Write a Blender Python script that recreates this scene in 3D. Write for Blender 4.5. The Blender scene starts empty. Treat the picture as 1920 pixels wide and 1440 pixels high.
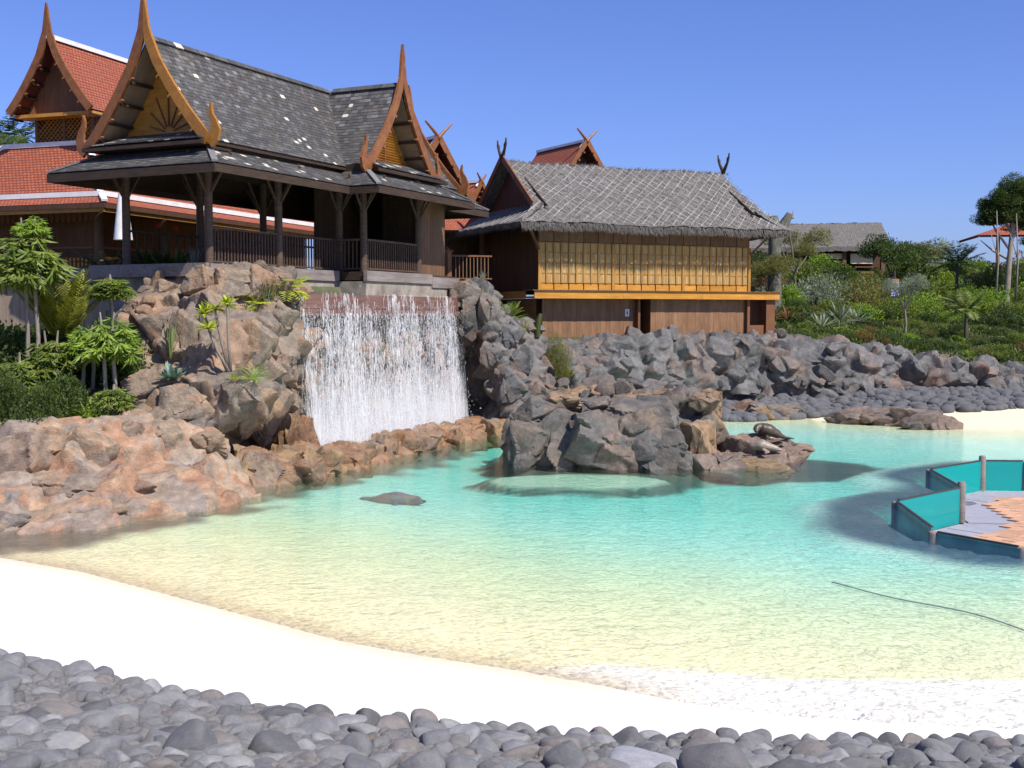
import bpy, bmesh, math, random
import numpy as np
from mathutils import Vector, Matrix, noise as mnoise

R = math.radians
scene = bpy.context.scene
col = scene.collection

# ---------------------------------------------------------------- camera, sky, sun, exposure
FPX = 2160.0                                   # focal length in pixels of the 1920 wide photograph
EYE = 4.0                                      # eye height above the pool's water level (z = 0)
PITCH = math.atan((720 - 590) / FPX)
cam_d = bpy.data.cameras.new('camera')
cam_d.sensor_width = 36.0
cam_d.lens = 36.0 * FPX / 1920.0
cam_d.clip_end = 9000.0
cam_d.clip_start = 0.05
cam = bpy.data.objects.new('camera', cam_d)
cam.location = (0, 0, EYE)
cam.rotation_euler = (math.pi / 2 - PITCH, 0, 0)
col.objects.link(cam)
scene.camera = cam

SUN_AZ, SUN_EL = R(44), R(51)                  # from behind the camera towards its right
world = bpy.data.worlds.new('World')
scene.world = world
world.use_nodes = True
wn = world.node_tree.nodes
wl = world.node_tree.links
sky = wn.new('ShaderNodeTexSky')
sky.sky_type = 'NISHITA'
sky.sun_disc = False
sky.sun_elevation = SUN_EL
sky.sun_rotation = math.pi - SUN_AZ
sky.altitude = 100
sky.air_density = 1.0
sky.dust_density = 0.9
sky.ozone_density = 3.0
tint = wn.new('ShaderNodeMix')
tint.data_type = 'RGBA'
tint.blend_type = 'MULTIPLY'
tint.inputs[0].default_value = 1.0
tint.inputs[7].default_value = (0.60, 0.69, 1.16, 1)
wl.new(sky.outputs[0], tint.inputs[6])
wl.new(tint.outputs[2], wn['Background'].inputs[0])
wn['Background'].inputs[1].default_value = 0.104

sun_d = bpy.data.lights.new('sun', 'SUN')
sun_d.energy = 4.9
sun_d.angle = R(0.53)
sun_d.color = (1.0, 0.955, 0.88)
sun = bpy.data.objects.new('sun', sun_d)
sdir = Vector((-math.sin(SUN_AZ) * math.cos(SUN_EL), math.cos(SUN_AZ) * math.cos(SUN_EL), -math.sin(SUN_EL)))
sun.rotation_euler = sdir.to_track_quat('-Z', 'Y').to_euler()
sun.location = (20, -20, 40)
col.objects.link(sun)

scene.view_settings.view_transform = 'Standard'
scene.view_settings.look = 'None'
scene.view_settings.exposure = 0.42
scene.view_settings.gamma = 1.0
scene.view_settings.use_curve_mapping = False
scene.render.engine = 'CYCLES'
scene.cycles.transparent_max_bounces = 24
scene.cycles.max_bounces = 6
scene.cycles.use_denoising = True

# ---------------------------------------------------------------- helpers
CP, SP = math.cos(PITCH), math.sin(PITCH)


def ray(px, py):
    x = (px - 960) / FPX
    y = (720 - py) / FPX
    return Vector((x, CP + y * SP, -SP + y * CP))


def at(px, py, Y):
    """world point seen at a pixel of the photograph, Y metres in front of the camera"""
    d = ray(px, py)
    t = Y / d.y
    return Vector((d.x * t, Y, EYE + d.z * t))


def gz(px, py, z):
    """world point seen at a pixel of the photograph, at height z"""
    d = ray(px, py)
    t = (z - EYE) / d.z
    return Vector((d.x * t, d.y * t, z))


def lerp(a, b, t):
    return a + (b - a) * t


class MB:
    """collects shapes of one part, then links them as one mesh object"""

    def __init__(self):
        self.v, self.f, self.m = [], [], []

    def add(self, vs, fs, mi=0):
        n = len(self.v)
        self.v.extend([tuple(p) for p in vs])
        self.f.extend([tuple(i + n for i in f) for f in fs])
        self.m.extend([mi] * len(fs))
        return self

    def box(self, c, s, rot=None, mi=0):
        x, y, z = s[0] / 2, s[1] / 2, s[2] / 2
        vs = [Vector(p) for p in ((-x, -y, -z), (x, -y, -z), (x, y, -z), (-x, y, -z), (-x, -y, z), (x, -y, z), (x, y, z), (-x, y, z))]
        if rot is not None:
            vs = [rot @ p for p in vs]
        c = Vector(c)
        return self.add([p + c for p in vs], [(3, 2, 1, 0), (4, 5, 6, 7), (0, 1, 5, 4), (1, 2, 6, 5), (2, 3, 7, 6), (3, 0, 4, 7)], mi)

    def lo(self, a, b, mi=0):
        """box from its low to its high corner"""
        return self.box([(a[i] + b[i]) / 2 for i in range(3)], [abs(b[i] - a[i]) for i in range(3)], None, mi)

    def bar(self, p, q, w, h, up=(0, 0, 1), mi=0):
        p, q = Vector(p), Vector(q)
        d = q - p
        L = d.length
        if L < 1e-6:
            return self
        x = d / L
        u = Vector(up)
        if abs(x.dot(u)) > 0.98:
            u = Vector((0, 1, 0))
        y = u.cross(x).normalized()
        z = x.cross(y)
        m = Matrix((x, y, z)).transposed()
        return self.box((p + q) / 2, (L, w, h), m, mi)

    def tube(self, pts, radii, n=8, mi=0):
        pts = [Vector(p) for p in pts]
        if not hasattr(radii, '__len__'):
            radii = [radii] * len(pts)
        vs, fs = [], []
        prev = None
        for i, p in enumerate(pts):
            d = (pts[min(i + 1, len(pts) - 1)] - pts[max(i - 1, 0)]).normalized()
            if prev is None:
                a = Vector((0, 0, 1)) if abs(d.z) < 0.9 else Vector((1, 0, 0))
                x = a.cross(d).normalized()
            else:
                x = (prev - d * prev.dot(d))
                x = x.normalized() if x.length > 1e-6 else Vector((1, 0, 0))
            prev = x
            y = d.cross(x)
            for k in range(n):
                t = 2 * math.pi * k / n
                vs.append(p + (x * math.cos(t) + y * math.sin(t)) * radii[i])
        for i in range(len(pts) - 1):
            for k in range(n):
                a, b = i * n + k, i * n + (k + 1) % n
                fs.append((a, b, b + n, a + n))
        fs.append(tuple(range(n))[::-1])
        fs.append(tuple(range((len(pts) - 1) * n, len(pts) * n)))
        return self.add(vs, fs, mi)

    def plate(self, poly, d, mi=0):
        """closed polygon (3D points) extruded by the vector d"""
        poly = [Vector(p) for p in poly]
        d = Vector(d)
        n = len(poly)
        vs = poly + [p + d for p in poly]
        fs = [tuple(range(n))[::-1], tuple(range(n, 2 * n))]
        fs += [(i, (i + 1) % n, n + (i + 1) % n, n + i) for i in range(n)]
        return self.add(vs, fs, mi)

    def ribbon(self, pts, widths, thick, origin, ax, ay, az, mi=0):
        """board following the 2D line pts in the plane (ax, ay), extruded along az"""
        o, ax, ay, az = Vector(origin), Vector(ax), Vector(ay), Vector(az)
        n = len(pts)
        L, Rr = [], []
        for i in range(n):
            a = Vector(pts[max(i - 1, 0)])
            b = Vector(pts[min(i + 1, n - 1)])
            d = (b - a).normalized()
            nn = Vector((-d.y, d.x))
            p = Vector(pts[i])
            L.append(p + nn * widths[i] / 2)
            Rr.append(p - nn * widths[i] / 2)
        vs = []
        for t in (0, thick):
            for p in L + Rr:
                vs.append(o + ax * p.x + ay * p.y + az * t)
        fs = []
        for i in range(n - 1):
            fs.append((i, i + 1, n + i + 1, n + i))
            fs.append((2 * n + i, 3 * n + i, 3 * n + i + 1, 2 * n + i + 1))
            fs.append((i, 2 * n + i, 2 * n + i + 1, i + 1))
            fs.append((n + i, n + i + 1, 3 * n + i + 1, 3 * n + i))
        fs.append((0, n, 3 * n, 2 * n))
        fs.append((n - 1, 2 * n - 1 + 0, 4 * n - 1, 3 * n - 1)[::1])
        return self.add(vs, fs, mi)

    def mesh(self, name, mats, smooth=False, sharp=None):
        me = bpy.data.meshes.new(name)
        me.from_pydata(self.v, [], self.f)
        for m in (mats if isinstance(mats, (list, tuple)) else [mats]):
            me.materials.append(m)
        if any(self.m):
            me.polygons.foreach_set('material_index', self.m)
        if smooth:
            me.polygons.foreach_set('use_smooth', [True] * len(me.polygons))
            if sharp:
                me.set_sharp_from_angle(angle=R(sharp))
        bm = bmesh.new()
        bm.from_mesh(me)
        bmesh.ops.recalc_face_normals(bm, faces=bm.faces)
        bm.to_mesh(me)
        bm.free()
        me.update()
        return me

    def build(self, name, mats, parent=None, smooth=False, sharp=None, kind=None):
        return link(name, self.mesh(name, mats, smooth, sharp), parent, kind=kind)


def link(name, me, parent=None, loc=None, rot=None, scale=None, kind=None, color=None):
    o = bpy.data.objects.new(name, me)
    col.objects.link(o)
    if parent is not None:
        o.parent = parent
    if loc is not None:
        o.location = loc
    if rot is not None:
        o.rotation_euler = rot
    if scale is not None:
        o.scale = scale
    if kind:
        o['kind'] = kind
    if color:
        o.color = (*color, 1)
    return o


def tag(o, label, cat, group=None):
    o['label'] = label
    o['category'] = cat
    if group:
        o['group'] = group
    return o


def thing(name, label, cat, loc=(0, 0, 0), rz=0.0, group=None, scale=1.0):
    o = bpy.data.objects.new(name, None)
    o.empty_display_size = 0.2
    col.objects.link(o)
    o.location = loc
    o.rotation_euler = (0, 0, rz)
    o.scale = (scale, scale, scale)
    return tag(o, label, cat, group)


def copy_tree(o, parent=None):
    c = o.copy()
    col.objects.link(c)
    if parent is not None:
        c.parent = parent
    for ch in [k for k in o.children]:
        copy_tree(ch, c)
    return c


def fast_mesh(name, V, F, mats, smooth=False, attr=None, mi=None, sharp=None):
    """numpy vertices (n,3) and faces (m,k) -> mesh"""
    V = np.asarray(V, dtype=np.float32)
    F = np.asarray(F, dtype=np.int32)
    me = bpy.data.meshes.new(name)
    me.vertices.add(len(V))
    me.vertices.foreach_set('co', V.ravel())
    k = F.shape[1]
    me.loops.add(F.size)
    me.loops.foreach_set('vertex_index', F.ravel())
    me.polygons.add(len(F))
    me.polygons.foreach_set('loop_start', np.arange(0, F.size, k, dtype=np.int32))
    me.polygons.foreach_set('loop_total', np.full(len(F), k, dtype=np.int32))
    for m in (mats if isinstance(mats, (list, tuple)) else [mats]):
        me.materials.append(m)
    if mi is not None:
        me.polygons.foreach_set('material_index', np.asarray(mi, dtype=np.int32))
    me.update(calc_edges=True)
    me.validate()
    me.polygons.foreach_set('use_smooth', np.full(len(me.polygons), bool(smooth)))
    if attr is not None:
        for nm, dom, typ, data in attr:
            a = me.attributes.new(nm, typ, dom)
            a.data.foreach_set('color' if typ == 'FLOAT_COLOR' else 'value', np.asarray(data, dtype=np.float32).ravel())
    if smooth and sharp:
        me.set_sharp_from_angle(angle=R(sharp))
    return me


# ---------------------------------------------------------------- materials
class NT:
    def __init__(self, name):
        self.mat = bpy.data.materials.new(name)
        self.mat.use_nodes = True
        self.t = self.mat.node_tree
        self.n = self.t.nodes
        self.b = self.n['Principled BSDF']
        self.out = self.n['Material Output']

    def node(self, typ, ins=None, **kw):
        o = self.n.new(typ)
        for k, v in kw.items():
            setattr(o, k, v)
        for k, v in (ins or {}).items():
            self.set(o, k, v)
        return o

    def set(self, o, k, v):
        s = o.inputs[k]
        if hasattr(v, 'is_output') or isinstance(v, bpy.types.NodeSocket):
            self.t.links.new(v, s)
        else:
            s.default_value = v

    def coords(self, stretch=(1, 1, 1), rnd=True, which='Object', rot=(0, 0, 0)):
        if which == 'World':
            src = self.node('ShaderNodeNewGeometry').outputs['Position']
        else:
            src = self.node('ShaderNodeTexCoord').outputs[which]
        if rnd:
            oi = self.node('ShaderNodeObjectInfo').outputs['Random']
            mu = self.node('ShaderNodeMath', {0: oi, 1: 71.0}, operation='MULTIPLY')
            src = self.node('ShaderNodeVectorMath', {0: src, 1: mu.outputs[0]}, operation='ADD').outputs[0]
        mp = self.node('ShaderNodeMapping', {0: src, 3: stretch, 2: rot})
        return mp.outputs[0]

    def noise(self, vec, scale, detail=4.0, rough=0.55, dist=0.0):
        return self.node('ShaderNodeTexNoise', {'Vector': vec, 'Scale': scale, 'Detail': detail, 'Roughness': rough, 'Distortion': dist}).outputs['Fac']

    def ramp(self, fac, stops, interp='LINEAR'):
        r = self.node('ShaderNodeValToRGB', {0: fac})
        r.color_ramp.interpolation = interp
        e = r.color_ramp.elements
        while len(e) < len(stops):
            e.new(0.5)
        for i, (p, c) in enumerate(stops):
            e[i].position = p
            e[i].color = (*c, 1) if len(c) == 3 else c
        return r.outputs[0]

    def mixc(self, fac, a, b, blend='MIX'):
        m = self.node('ShaderNodeMix', data_type='RGBA', blend_type=blend)
        self.set(m, 0, fac)
        self.set(m, 6, (*a, 1) if isinstance(a, tuple) and len(a) == 3 else a)
        self.set(m, 7, (*b, 1) if isinstance(b, tuple) and len(b) == 3 else b)
        return m.outputs[2]

    def math(self, op, a, b=0.0, clamp=False):
        m = self.node('ShaderNodeMath', {0: a, 1: b}, operation=op)
        m.use_clamp = clamp
        return m.outputs[0]

    def remap(self, v, a, b, c, d):
        return self.node('ShaderNodeMapRange', {0: v, 1: a, 2: b, 3: c, 4: d}).outputs[0]

    def bump(self, h, strength, dist=0.05, normal=None):
        ins = {'Height': h, 'Strength': strength, 'Distance': dist}
        if normal is not None:
            ins['Normal'] = normal
        return self.node('ShaderNodeBump', ins).outputs[0]

    def vary(self, colr, amount, rnd=None):
        """brightness different from object to object"""
        r = rnd if rnd is not None else self.node('ShaderNodeObjectInfo').outputs['Random']
        f = self.remap(r, 0, 1, 1 - amount, 1 + amount)
        return self.node('ShaderNodeVectorMath', {0: colr, 'Scale': f}, operation='SCALE').outputs[0]

    def fin(self, colr, rough=0.8, normal=None, spec=0.3, metal=0.0):
        self.set(self.b, 'Base Color', (*colr, 1) if isinstance(colr, tuple) and len(colr) == 3 else colr)
        self.set(self.b, 'Roughness', rough)
        self.set(self.b, 'Specular IOR Level', spec)
        self.set(self.b, 'Metallic', metal)
        if normal is not None:
            self.set(self.b, 'Normal', normal)
        return self.mat


def wood(name, c1, c2, stretch=(1, 1, 9), scale=2.2, rough=0.65, vary=0.12, bump=0.25, spec=0.3):
    """grain runs along the axis with the SMALL stretch"""
    m = NT(name)
    v = m.coords(stretch)
    n1 = m.noise(v, scale, 6, 0.6, 0.6)
    v2 = m.coords((1, 1, 1))
    n2 = m.noise(v2, 1.3, 4, 0.6)
    c = m.ramp(n1, [(0.28, c1), (0.72, c2)])
    c = m.mixc(m.remap(n2, 0.35, 0.75, 0.0, 0.35), c, tuple(x * 0.55 for x in c1))
    c = m.vary(c, vary)
    return m.fin(c, rough, m.bump(n1, bump, 0.02), spec)


def plain(name, c, rough=0.6, spec=0.4, var=0.12, scale=3.0, bump=0.1, metal=0.0):
    m = NT(name)
    v = m.coords((1, 1, 1))
    n = m.noise(v, scale, 6, 0.6)
    cc = m.ramp(n, [(0.3, tuple(x * (1 - var) for x in c)), (0.7, tuple(min(1, x * (1 + var)) for x in c))])
    return m.fin(cc, rough, m.bump(n, bump, 0.02), spec, metal)


def rock_mat(name, tints, obj_mix=0.5, big=0.5, rough=0.85, wet=0.0):
    """volcanic rockwork: patches of different stone colour, grain, pores"""
    m = NT(name)
    w = m.coords(which='World', rnd=False)
    v = m.coords()
    nb = m.noise(w, big, 5, 0.62, 0.4)
    k = len(tints)
    stops = [(0.34 + 0.32 * i / (k - 1), t) for i, t in enumerate(tints)]
    vc = m.node('ShaderNodeTexVoronoi', {'Vector': m.node('ShaderNodeVectorMath', {0: w, 1: m.node('ShaderNodeVectorMath', {0: m.node('ShaderNodeTexNoise', {'Vector': w, 'Scale': 1.6, 'Detail': 3.0}).outputs['Color'], 'Scale': 0.9}, operation='SCALE').outputs[0]}, operation='ADD').outputs[0], 'Scale': 1.15}).outputs['Color']
    vcr = m.node('ShaderNodeSeparateXYZ', {0: vc}).outputs[0]
    mixf = m.math('ADD', m.math('MULTIPLY', nb, 0.45), m.math('MULTIPLY', m.remap(vcr, 0, 1, 0.25, 0.75), 0.55))
    base = m.ramp(mixf, stops)
    oc = m.node('ShaderNodeObjectInfo').outputs['Color']
    base = m.mixc(obj_mix, base, oc)
    nm = m.noise(v, 3.2, 8, 0.66)
    base = m.mixc(m.remap(nm, 0.35, 0.7, 0, 1), m.mixc(1.0, base, (0.62, 0.60, 0.58), 'MULTIPLY'), m.mixc(1.0, base, (1.28, 1.22, 1.14), 'MULTIPLY'))
    nf = m.noise(v, 38, 5, 0.7)
    base = m.mixc(m.remap(nf, 0.3, 0.7, 0.0, 0.45), base, m.mixc(1.0, base, (0.45, 0.45, 0.45), 'MULTIPLY'))
    vor = m.node('ShaderNodeTexVoronoi', {'Vector': v, 'Scale': 5.0}, feature='DISTANCE_TO_EDGE').outputs['Distance']
    cr = m.remap(vor, 0.0, 0.05, 0.0, 1.0)
    h = m.math('ADD', m.math('MULTIPLY', nm, 1.0), m.math('MULTIPLY', nf, 0.22))
    h = m.math('ADD', h, m.math('MULTIPLY', cr, 0.10))
    nrm = m.bump(h, 0.75, 0.09)
    return m.fin(base, rough, nrm, 0.25 + wet)


def leaf_mat(name, c1, c2, rough=0.5, trans=0.3, spec=0.4, tcol=None):
    """leaf colour runs from c1 to c2 with the leaf's own 'tone'"""
    m = NT(name)
    a = m.node('ShaderNodeAttribute', attribute_name='tone').outputs['Fac']
    c = m.ramp(a, [(0.05, c1), (0.95, c2)])
    c = m.vary(c, 0.12)
    m.fin(c, rough, None, spec)
    tr = m.node('ShaderNodeBsdfTranslucent')
    m.set(tr, 'Color', m.mixc(1.0, c, tcol or (1.5, 1.6, 0.7), 'MULTIPLY'))
    mx = m.node('ShaderNodeMixShader', {0: trans})
    m.t.links.new(m.b.outputs[0], mx.inputs[1])
    m.t.links.new(tr.outputs[0], mx.inputs[2])
    m.t.links.new(mx.outputs[0], m.out.inputs[0])
    return m.mat


M = {}
M['dark_wood'] = wood('dark_timber', (0.028, 0.017, 0.011), (0.07, 0.042, 0.026))
M['post_wood'] = wood('post_timber', (0.06, 0.038, 0.026), (0.14, 0.088, 0.06))
M['gold_wood'] = wood('golden_varnished_timber', (0.36, 0.15, 0.022), (0.58, 0.28, 0.05), (1, 1, 6), 2.0, 0.45, 0.08)
M['barge_wood'] = wood('red_brown_varnished_timber', (0.17, 0.062, 0.022), (0.30, 0.12, 0.04), (1, 1, 1), 5.0, 0.45, 0.08)
M['gold_barge'] = wood('golden_brown_varnished_timber', (0.26, 0.105, 0.018), (0.40, 0.18, 0.032), (1, 1, 1), 5.0, 0.45, 0.08)
M['soffit'] = wood('pale_soffit_board', (0.20, 0.145, 0.095), (0.33, 0.25, 0.17), (8, 1, 1), 2.0)
M['plank_brown'] = wood('brown_plank', (0.115, 0.06, 0.03), (0.21, 0.115, 0.06), (5, 5, 0.7), 2.0)
M['plank_dark'] = wood('dark_brown_plank', (0.055, 0.027, 0.015), (0.11, 0.052, 0.028), (5, 5, 0.7), 2.0)
M['plank_red'] = wood('red_brown_plank', (0.14, 0.058, 0.024), (0.24, 0.105, 0.045), (5, 5, 0.7), 2.0)
M['deck_orange'] = wood('orange_deck_board', (0.40, 0.17, 0.02), (0.60, 0.28, 0.04), (0.6, 5, 5), 2.0)
M['grey_timber'] = wood('weathered_grey_timber', (0.16, 0.13, 0.115), (0.31, 0.265, 0.235), (0.6, 7, 7), 1.6, 0.85, 0.1, 0.5)
M['white_trim'] = plain('white_ridge_paint', (0.72, 0.70, 0.68), 0.6)
M['shingle_a'] = wood('dark_grey_shingle', (0.050, 0.049, 0.048), (0.115, 0.110, 0.106), (7, 1, 7), 3.0, 0.8, 0.3)
M['shingle_b'] = wood('brown_grey_shingle', (0.072, 0.064, 0.057), (0.15, 0.135, 0.118), (7, 1, 7), 3.0, 0.8, 0.3)
M['shingle_c'] = wood('mid_grey_shingle', (0.10, 0.098, 0.095), (0.19, 0.183, 0.175), (7, 1, 7), 3.0, 0.8, 0.3)
M['shingle_p'] = plain('bare_pale_shingle', (0.55, 0.50, 0.40), 0.8)
M['concrete'] = plain('weathered_concrete', (0.27, 0.235, 0.19), 0.9, 0.2, 0.4, 2.5, 0.5)
M['black'] = plain('near_black_shade_cloth', (0.012, 0.011, 0.011), 0.9, 0.1)
M['steel'] = plain('brushed_steel', (0.45, 0.45, 0.46), 0.4, 0.5, 0.1, 3, 0.05, 0.8)


def tile_mat():
    m = NT('red_clay_tiles')
    v = m.coords((1, 1, 1), False)
    w = m.node('ShaderNodeTexBrick', {'Vector': m.coords((1, 1, 1), False, 'UV'), 'Color1': (0.34, 0.085, 0.040, 1), 'Color2': (0.44, 0.125, 0.060, 1),
                                      'Mortar': (0.10, 0.028, 0.018, 1), 'Scale': 1.0, 'Mortar Size': 0.018, 'Brick Width': 0.16, 'Row Height': 0.13})
    n = m.noise(v, 1.2, 5, 0.6)
    c = m.mixc(m.remap(n, 0.3, 0.75, 0.0, 0.4), w.outputs[0], (0.20, 0.065, 0.04))
    return m.fin(c, 0.75, m.bump(m.math('SUBTRACT', 1.0, w.outputs[1]), 0.7, 0.03), 0.3)


M['tiles'] = tile_mat()


def thatch_mat():
    m = NT('grey_palm_thatch')
    v = m.coords((14, 2.2, 2.2), False)
    n = m.noise(v, 2.6, 8, 0.7)
    n2 = m.noise(m.coords((1, 1, 1), False), 9.0, 6, 0.7)
    n3 = m.noise(m.coords((1, 1, 1), False), 0.7, 4, 0.6)
    f = m.math('ADD', m.math('MULTIPLY', n, 0.6), m.math('MULTIPLY', n2, 0.4))
    c = m.ramp(f, [(0.34, (0.04, 0.037, 0.034)), (0.5, (0.15, 0.14, 0.128)), (0.68, (0.32, 0.305, 0.285))])
    c = m.mixc(m.remap(n3, 0.35, 0.7, 0.0, 0.35), c, (0.14, 0.115, 0.09))
    c = m.vary(c, 0.25)
    return m.fin(c, 0.95, m.bump(f, 1.0, 0.10), 0.1)


M['thatch'] = thatch_mat()
M['rope'] = plain('pale_rope', (0.38, 0.37, 0.35), 0.9, 0.2, 0.5, 1.5)

# ---------------------------------------------------------------- ground, pool floor, beach
def P2(px, py, z=0.0):
    p = gz(px, py, z)
    return (p.x, p.y)


near_shore = [(-16, 24.5), (-10.5, 21.0), P2(0, 1046), P2(150, 1072), P2(300, 1112), P2(480, 1160), P2(640, 1203), P2(800, 1232), P2(960, 1256), P2(1120, 1285), P2(1280, 1318),
              P2(1440, 1340), P2(1600, 1352), P2(1760, 1362), P2(1920, 1368), (8, 10.7), (14, 11.5), (21, 15)]
far_shore = [(26, 24), (24, 36), P2(1920, 806), P2(1800, 803), P2(1700, 797), P2(1600, 790), P2(1500, 784), P2(1360, 783), (5.5, 43.5), (2.0, 42.2), P2(950, 800), P2(850, 800), P2(700, 850), P2(600, 865),
             P2(460, 895), P2(290, 945), P2(150, 975), P2(0, 1005), (-13, 23.5)]
pool_poly = np.array(near_shore + far_shore, dtype=float)
near_line = np.array(near_shore, dtype=float)
gravel_line = np.array([(-40, 26), (-9.5, 16.2), P2(-200, 1160, .40), P2(0, 1209, .38), P2(320, 1272, .36), P2(640, 1322, .32), P2(960, 1347, .28), P2(1280, 1360, .24), P2(1600, 1368, .2), P2(1920, 1362, .2), (8, 9.9), (14, 10.4), (24, 12)])
land_line = [(-60, 20), (-30, 21), (-14, 22.8), (-10.2, 24.6), (-8.3, 28.6), (-7.0, 31.2), (-5.9, 33.0), (-1.9, 41.3), (-0.4, 42.4), (1.2, 43.6), (2.8, 45.2), (10, 48.6), (16, 50.2), (21.4, 50.4), (24, 49.5), (70, 44)]
land_poly = np.array(land_line + [(70, 400), (-60, 400)], dtype=float)


def seg_dist(x, y, line, closed=False):
    pts = np.asarray(line, dtype=float)
    d = np.full(x.shape, 1e9)
    n = len(pts)
    for i in range(n if closed else n - 1):
        a, b = pts[i], pts[(i + 1) % n]
        ab = b - a
        t = np.clip(((x - a[0]) * ab[0] + (y - a[1]) * ab[1]) / (ab @ ab + 1e-12), 0, 1)
        d = np.minimum(d, np.hypot(x - a[0] - t * ab[0], y - a[1] - t * ab[1]))
    return d


def inside(x, y, poly):
    r = np.zeros(x.shape, dtype=bool)
    n = len(poly)
    for i in range(n):
        x1, y1 = poly[i]
        x2, y2 = poly[(i + 1) % n]
        c = (y1 > y) != (y2 > y)
        with np.errstate(divide='ignore', invalid='ignore'):
            xi = (x2 - x1) * (y - y1) / (y2 - y1 + 1e-15) + x1
        r ^= c & (x < xi)
    return r


def sst(t):
    t = np.clip(t, 0, 1)
    return t * t * (3 - 2 * t)


def bed_line(x):
    """the timber retaining wall of the planting bed on the left"""
    return 33.8 + (np.maximum(x, -40) + 15.0) * (-1.9 / 6.44)


def zland(x, y):
    base = np.interp(x, [8, 16, 21.5, 30, 60], [3.1, 2.75, 2.0, 1.6, 1.4])
    wall_y = np.interp(x, [2.8, 10, 16, 21.4, 60], [45.2, 48.6, 50.2, 50.4, 46])
    hill = base + np.clip(y - wall_y - 0.8, 0, 30) * 0.185 * sst((x - 9.0) / 5.0)
    hill = hill + 0.25 * np.sin(x * 0.7 + 1.3) * np.cos(y * 0.5) * sst((y - wall_y - 2) / 4) * sst((x - 10) / 4)
    plat = np.full(x.shape, 4.85)
    t = sst((x + 1.4) / 1.2)
    z = plat * (1 - t) + hill * t
    bed = 1.35 + np.clip(y - 24.0, 0, 12) * 0.24
    tb = sst((y - bed_line(x)) / 0.5 - 0.6)
    zb = bed * (1 - tb) + 5.0 * tb
    return np.where(x < -8.2, zb, z)


DECK_CUT = np.array([(8.2, 19.9), (7.4, 21.2), (7.7, 24.5), (9.9, 26.4), (10.2, 29.4), (12.3, 31.3), (16, 31.6), (24, 30), (24, 16.5), (12, 18.5)])


def hz(x, y):
    x = np.atleast_1d(np.asarray(x, dtype=float))
    y = np.atleast_1d(np.asarray(y, dtype=float))
    ins = inside(x, y, pool_poly)
    dn = seg_dist(x, y, near_line)
    df = seg_dist(x, y, far_shore)
    right = sst((x - 4.0) / 3.0)
    kf = 0.22 * (1 - right) + 0.026 * right              # the rockwork falls off steeply, the far beach slowly
    sn = 0.017 * dn + 0.0011 * dn ** 2
    depth = 1.0 / (1.0 / np.maximum(sn, 1e-4) ** 4 + 1.0 / np.maximum(kf * df + 0.03 * (1 - right), 1e-4) ** 4 + 1.0 / 0.45 ** 4) ** 0.25
    isl_ = np.minimum(np.hypot((x - 2.75) / 3.3, (y - 32.2) / 3.2), np.hypot((x - 1.6) / 2.5, (y - 28.5) / 1.3))
    ksh = sst((1.15 - isl_) / 0.3)
    depth = depth * (1 - ksh) + np.minimum(depth, 0.13) * ksh
    kd = sst((1.9 - seg_dist(x, y, DECK_CUT, True)) / 0.7)
    depth = depth * (1 - kd) + np.minimum(depth, 0.15) * kd
    # outside the pool
    front = (dn < df)
    beach = 0.020 * dn + 0.058 * dn ** 2 / (dn + 1.6)
    dg = seg_dist(x, y, gravel_line)
    gy = np.interp(x, gravel_line[:, 0], gravel_line[:, 1])
    below = (y < gy)
    beach = np.where(below, beach + 0.16 * np.clip(dg, 0, 30) - 0.0, beach)
    beach = np.minimum(beach, 2.25)
    bank = 0.10 * df
    z = np.where(ins, -depth, np.where(front, beach, np.minimum(bank, 0.45)))
    sl = seg_dist(x, y, land_line)
    il = inside(x, y, land_poly)
    t = np.where(il, sst(sl / 0.7), 0.0)
    zl = zland(x, y)
    z = np.where(il, z * (1 - t) + zl * t, z)
    dk = inside(x, y, DECK_CUT)
    z = np.where(dk, np.minimum(z, -1.15), z)
    return z


def hz1(x, y):
    return float(hz(x, y)[0])


def grid_axis(a, b, step_in, lo, hi, far):
    xs = list(np.arange(lo, hi + 1e-6, step_in))
    s, p = step_in, lo
    L = []
    while p > a:
        s = min(s * 1.18, far)
        p -= s
        L.append(p)
    s, p = step_in, hi
    U = []
    while p < b:
        s = min(s * 1.18, far)
        p += s
        U.append(p)
    return np.array(L[::-1] + xs + U)


gx = grid_axis(-3000, 3000, 0.17, -12.5, 24.5, 400)
gy_ = grid_axis(-60, 5000, 0.17, 7.0, 51.0, 500)
GX, GY = np.meshgrid(gx, gy_)
fx, fy = GX.ravel(), GY.ravel()
fz = hz(fx, fy)
insP = inside(fx, fy, pool_poly)
dnear = seg_dist(fx, fy, near_line)
dfar = seg_dist(fx, fy, far_shore)
gyl = np.interp(fx, gravel_line[:, 0], gravel_line[:, 1])
white = np.array([0.78, 0.755, 0.71])
cream = np.array([0.90, 0.84, 0.58])
deepc = np.array([0.84, 0.88, 0.80])
tan_ = np.array([0.62, 0.50, 0.32])
gravel_c = np.array([0.10, 0.10, 0.10])
soil = np.array([0.040, 0.050, 0.018])
C = np.tile(white, (len(fx), 1))
wob = 0.25 * np.sin(fx * 1.7) + 0.18 * np.sin(fx * 3.9 + fy * 2.1)
apron = np.interp(fx, [-9, -3, 0.0, 1.2, 2.5, 5.2, 9], [0.0, 0.0, 0.0, 0.75, 1.15, 1.55, 1.6])  # the white apron reaches under the water on the right
C[insP] = white * 1.14
t = sst((dnear - apron + 0.02 * wob) / 0.14) * insP
cw = np.where((dnear < 6)[:, None], cream, cream)
mixd = sst((dnear - 3.5) / 7.0)[:, None]
floor_c = cream * (1 - mixd) + deepc * mixd
floor_far = cream * 0.95
farb = (sst((fx - 5) / 4) * (~insP) * (dfar < dnear))[:, None] * 0.85
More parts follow.
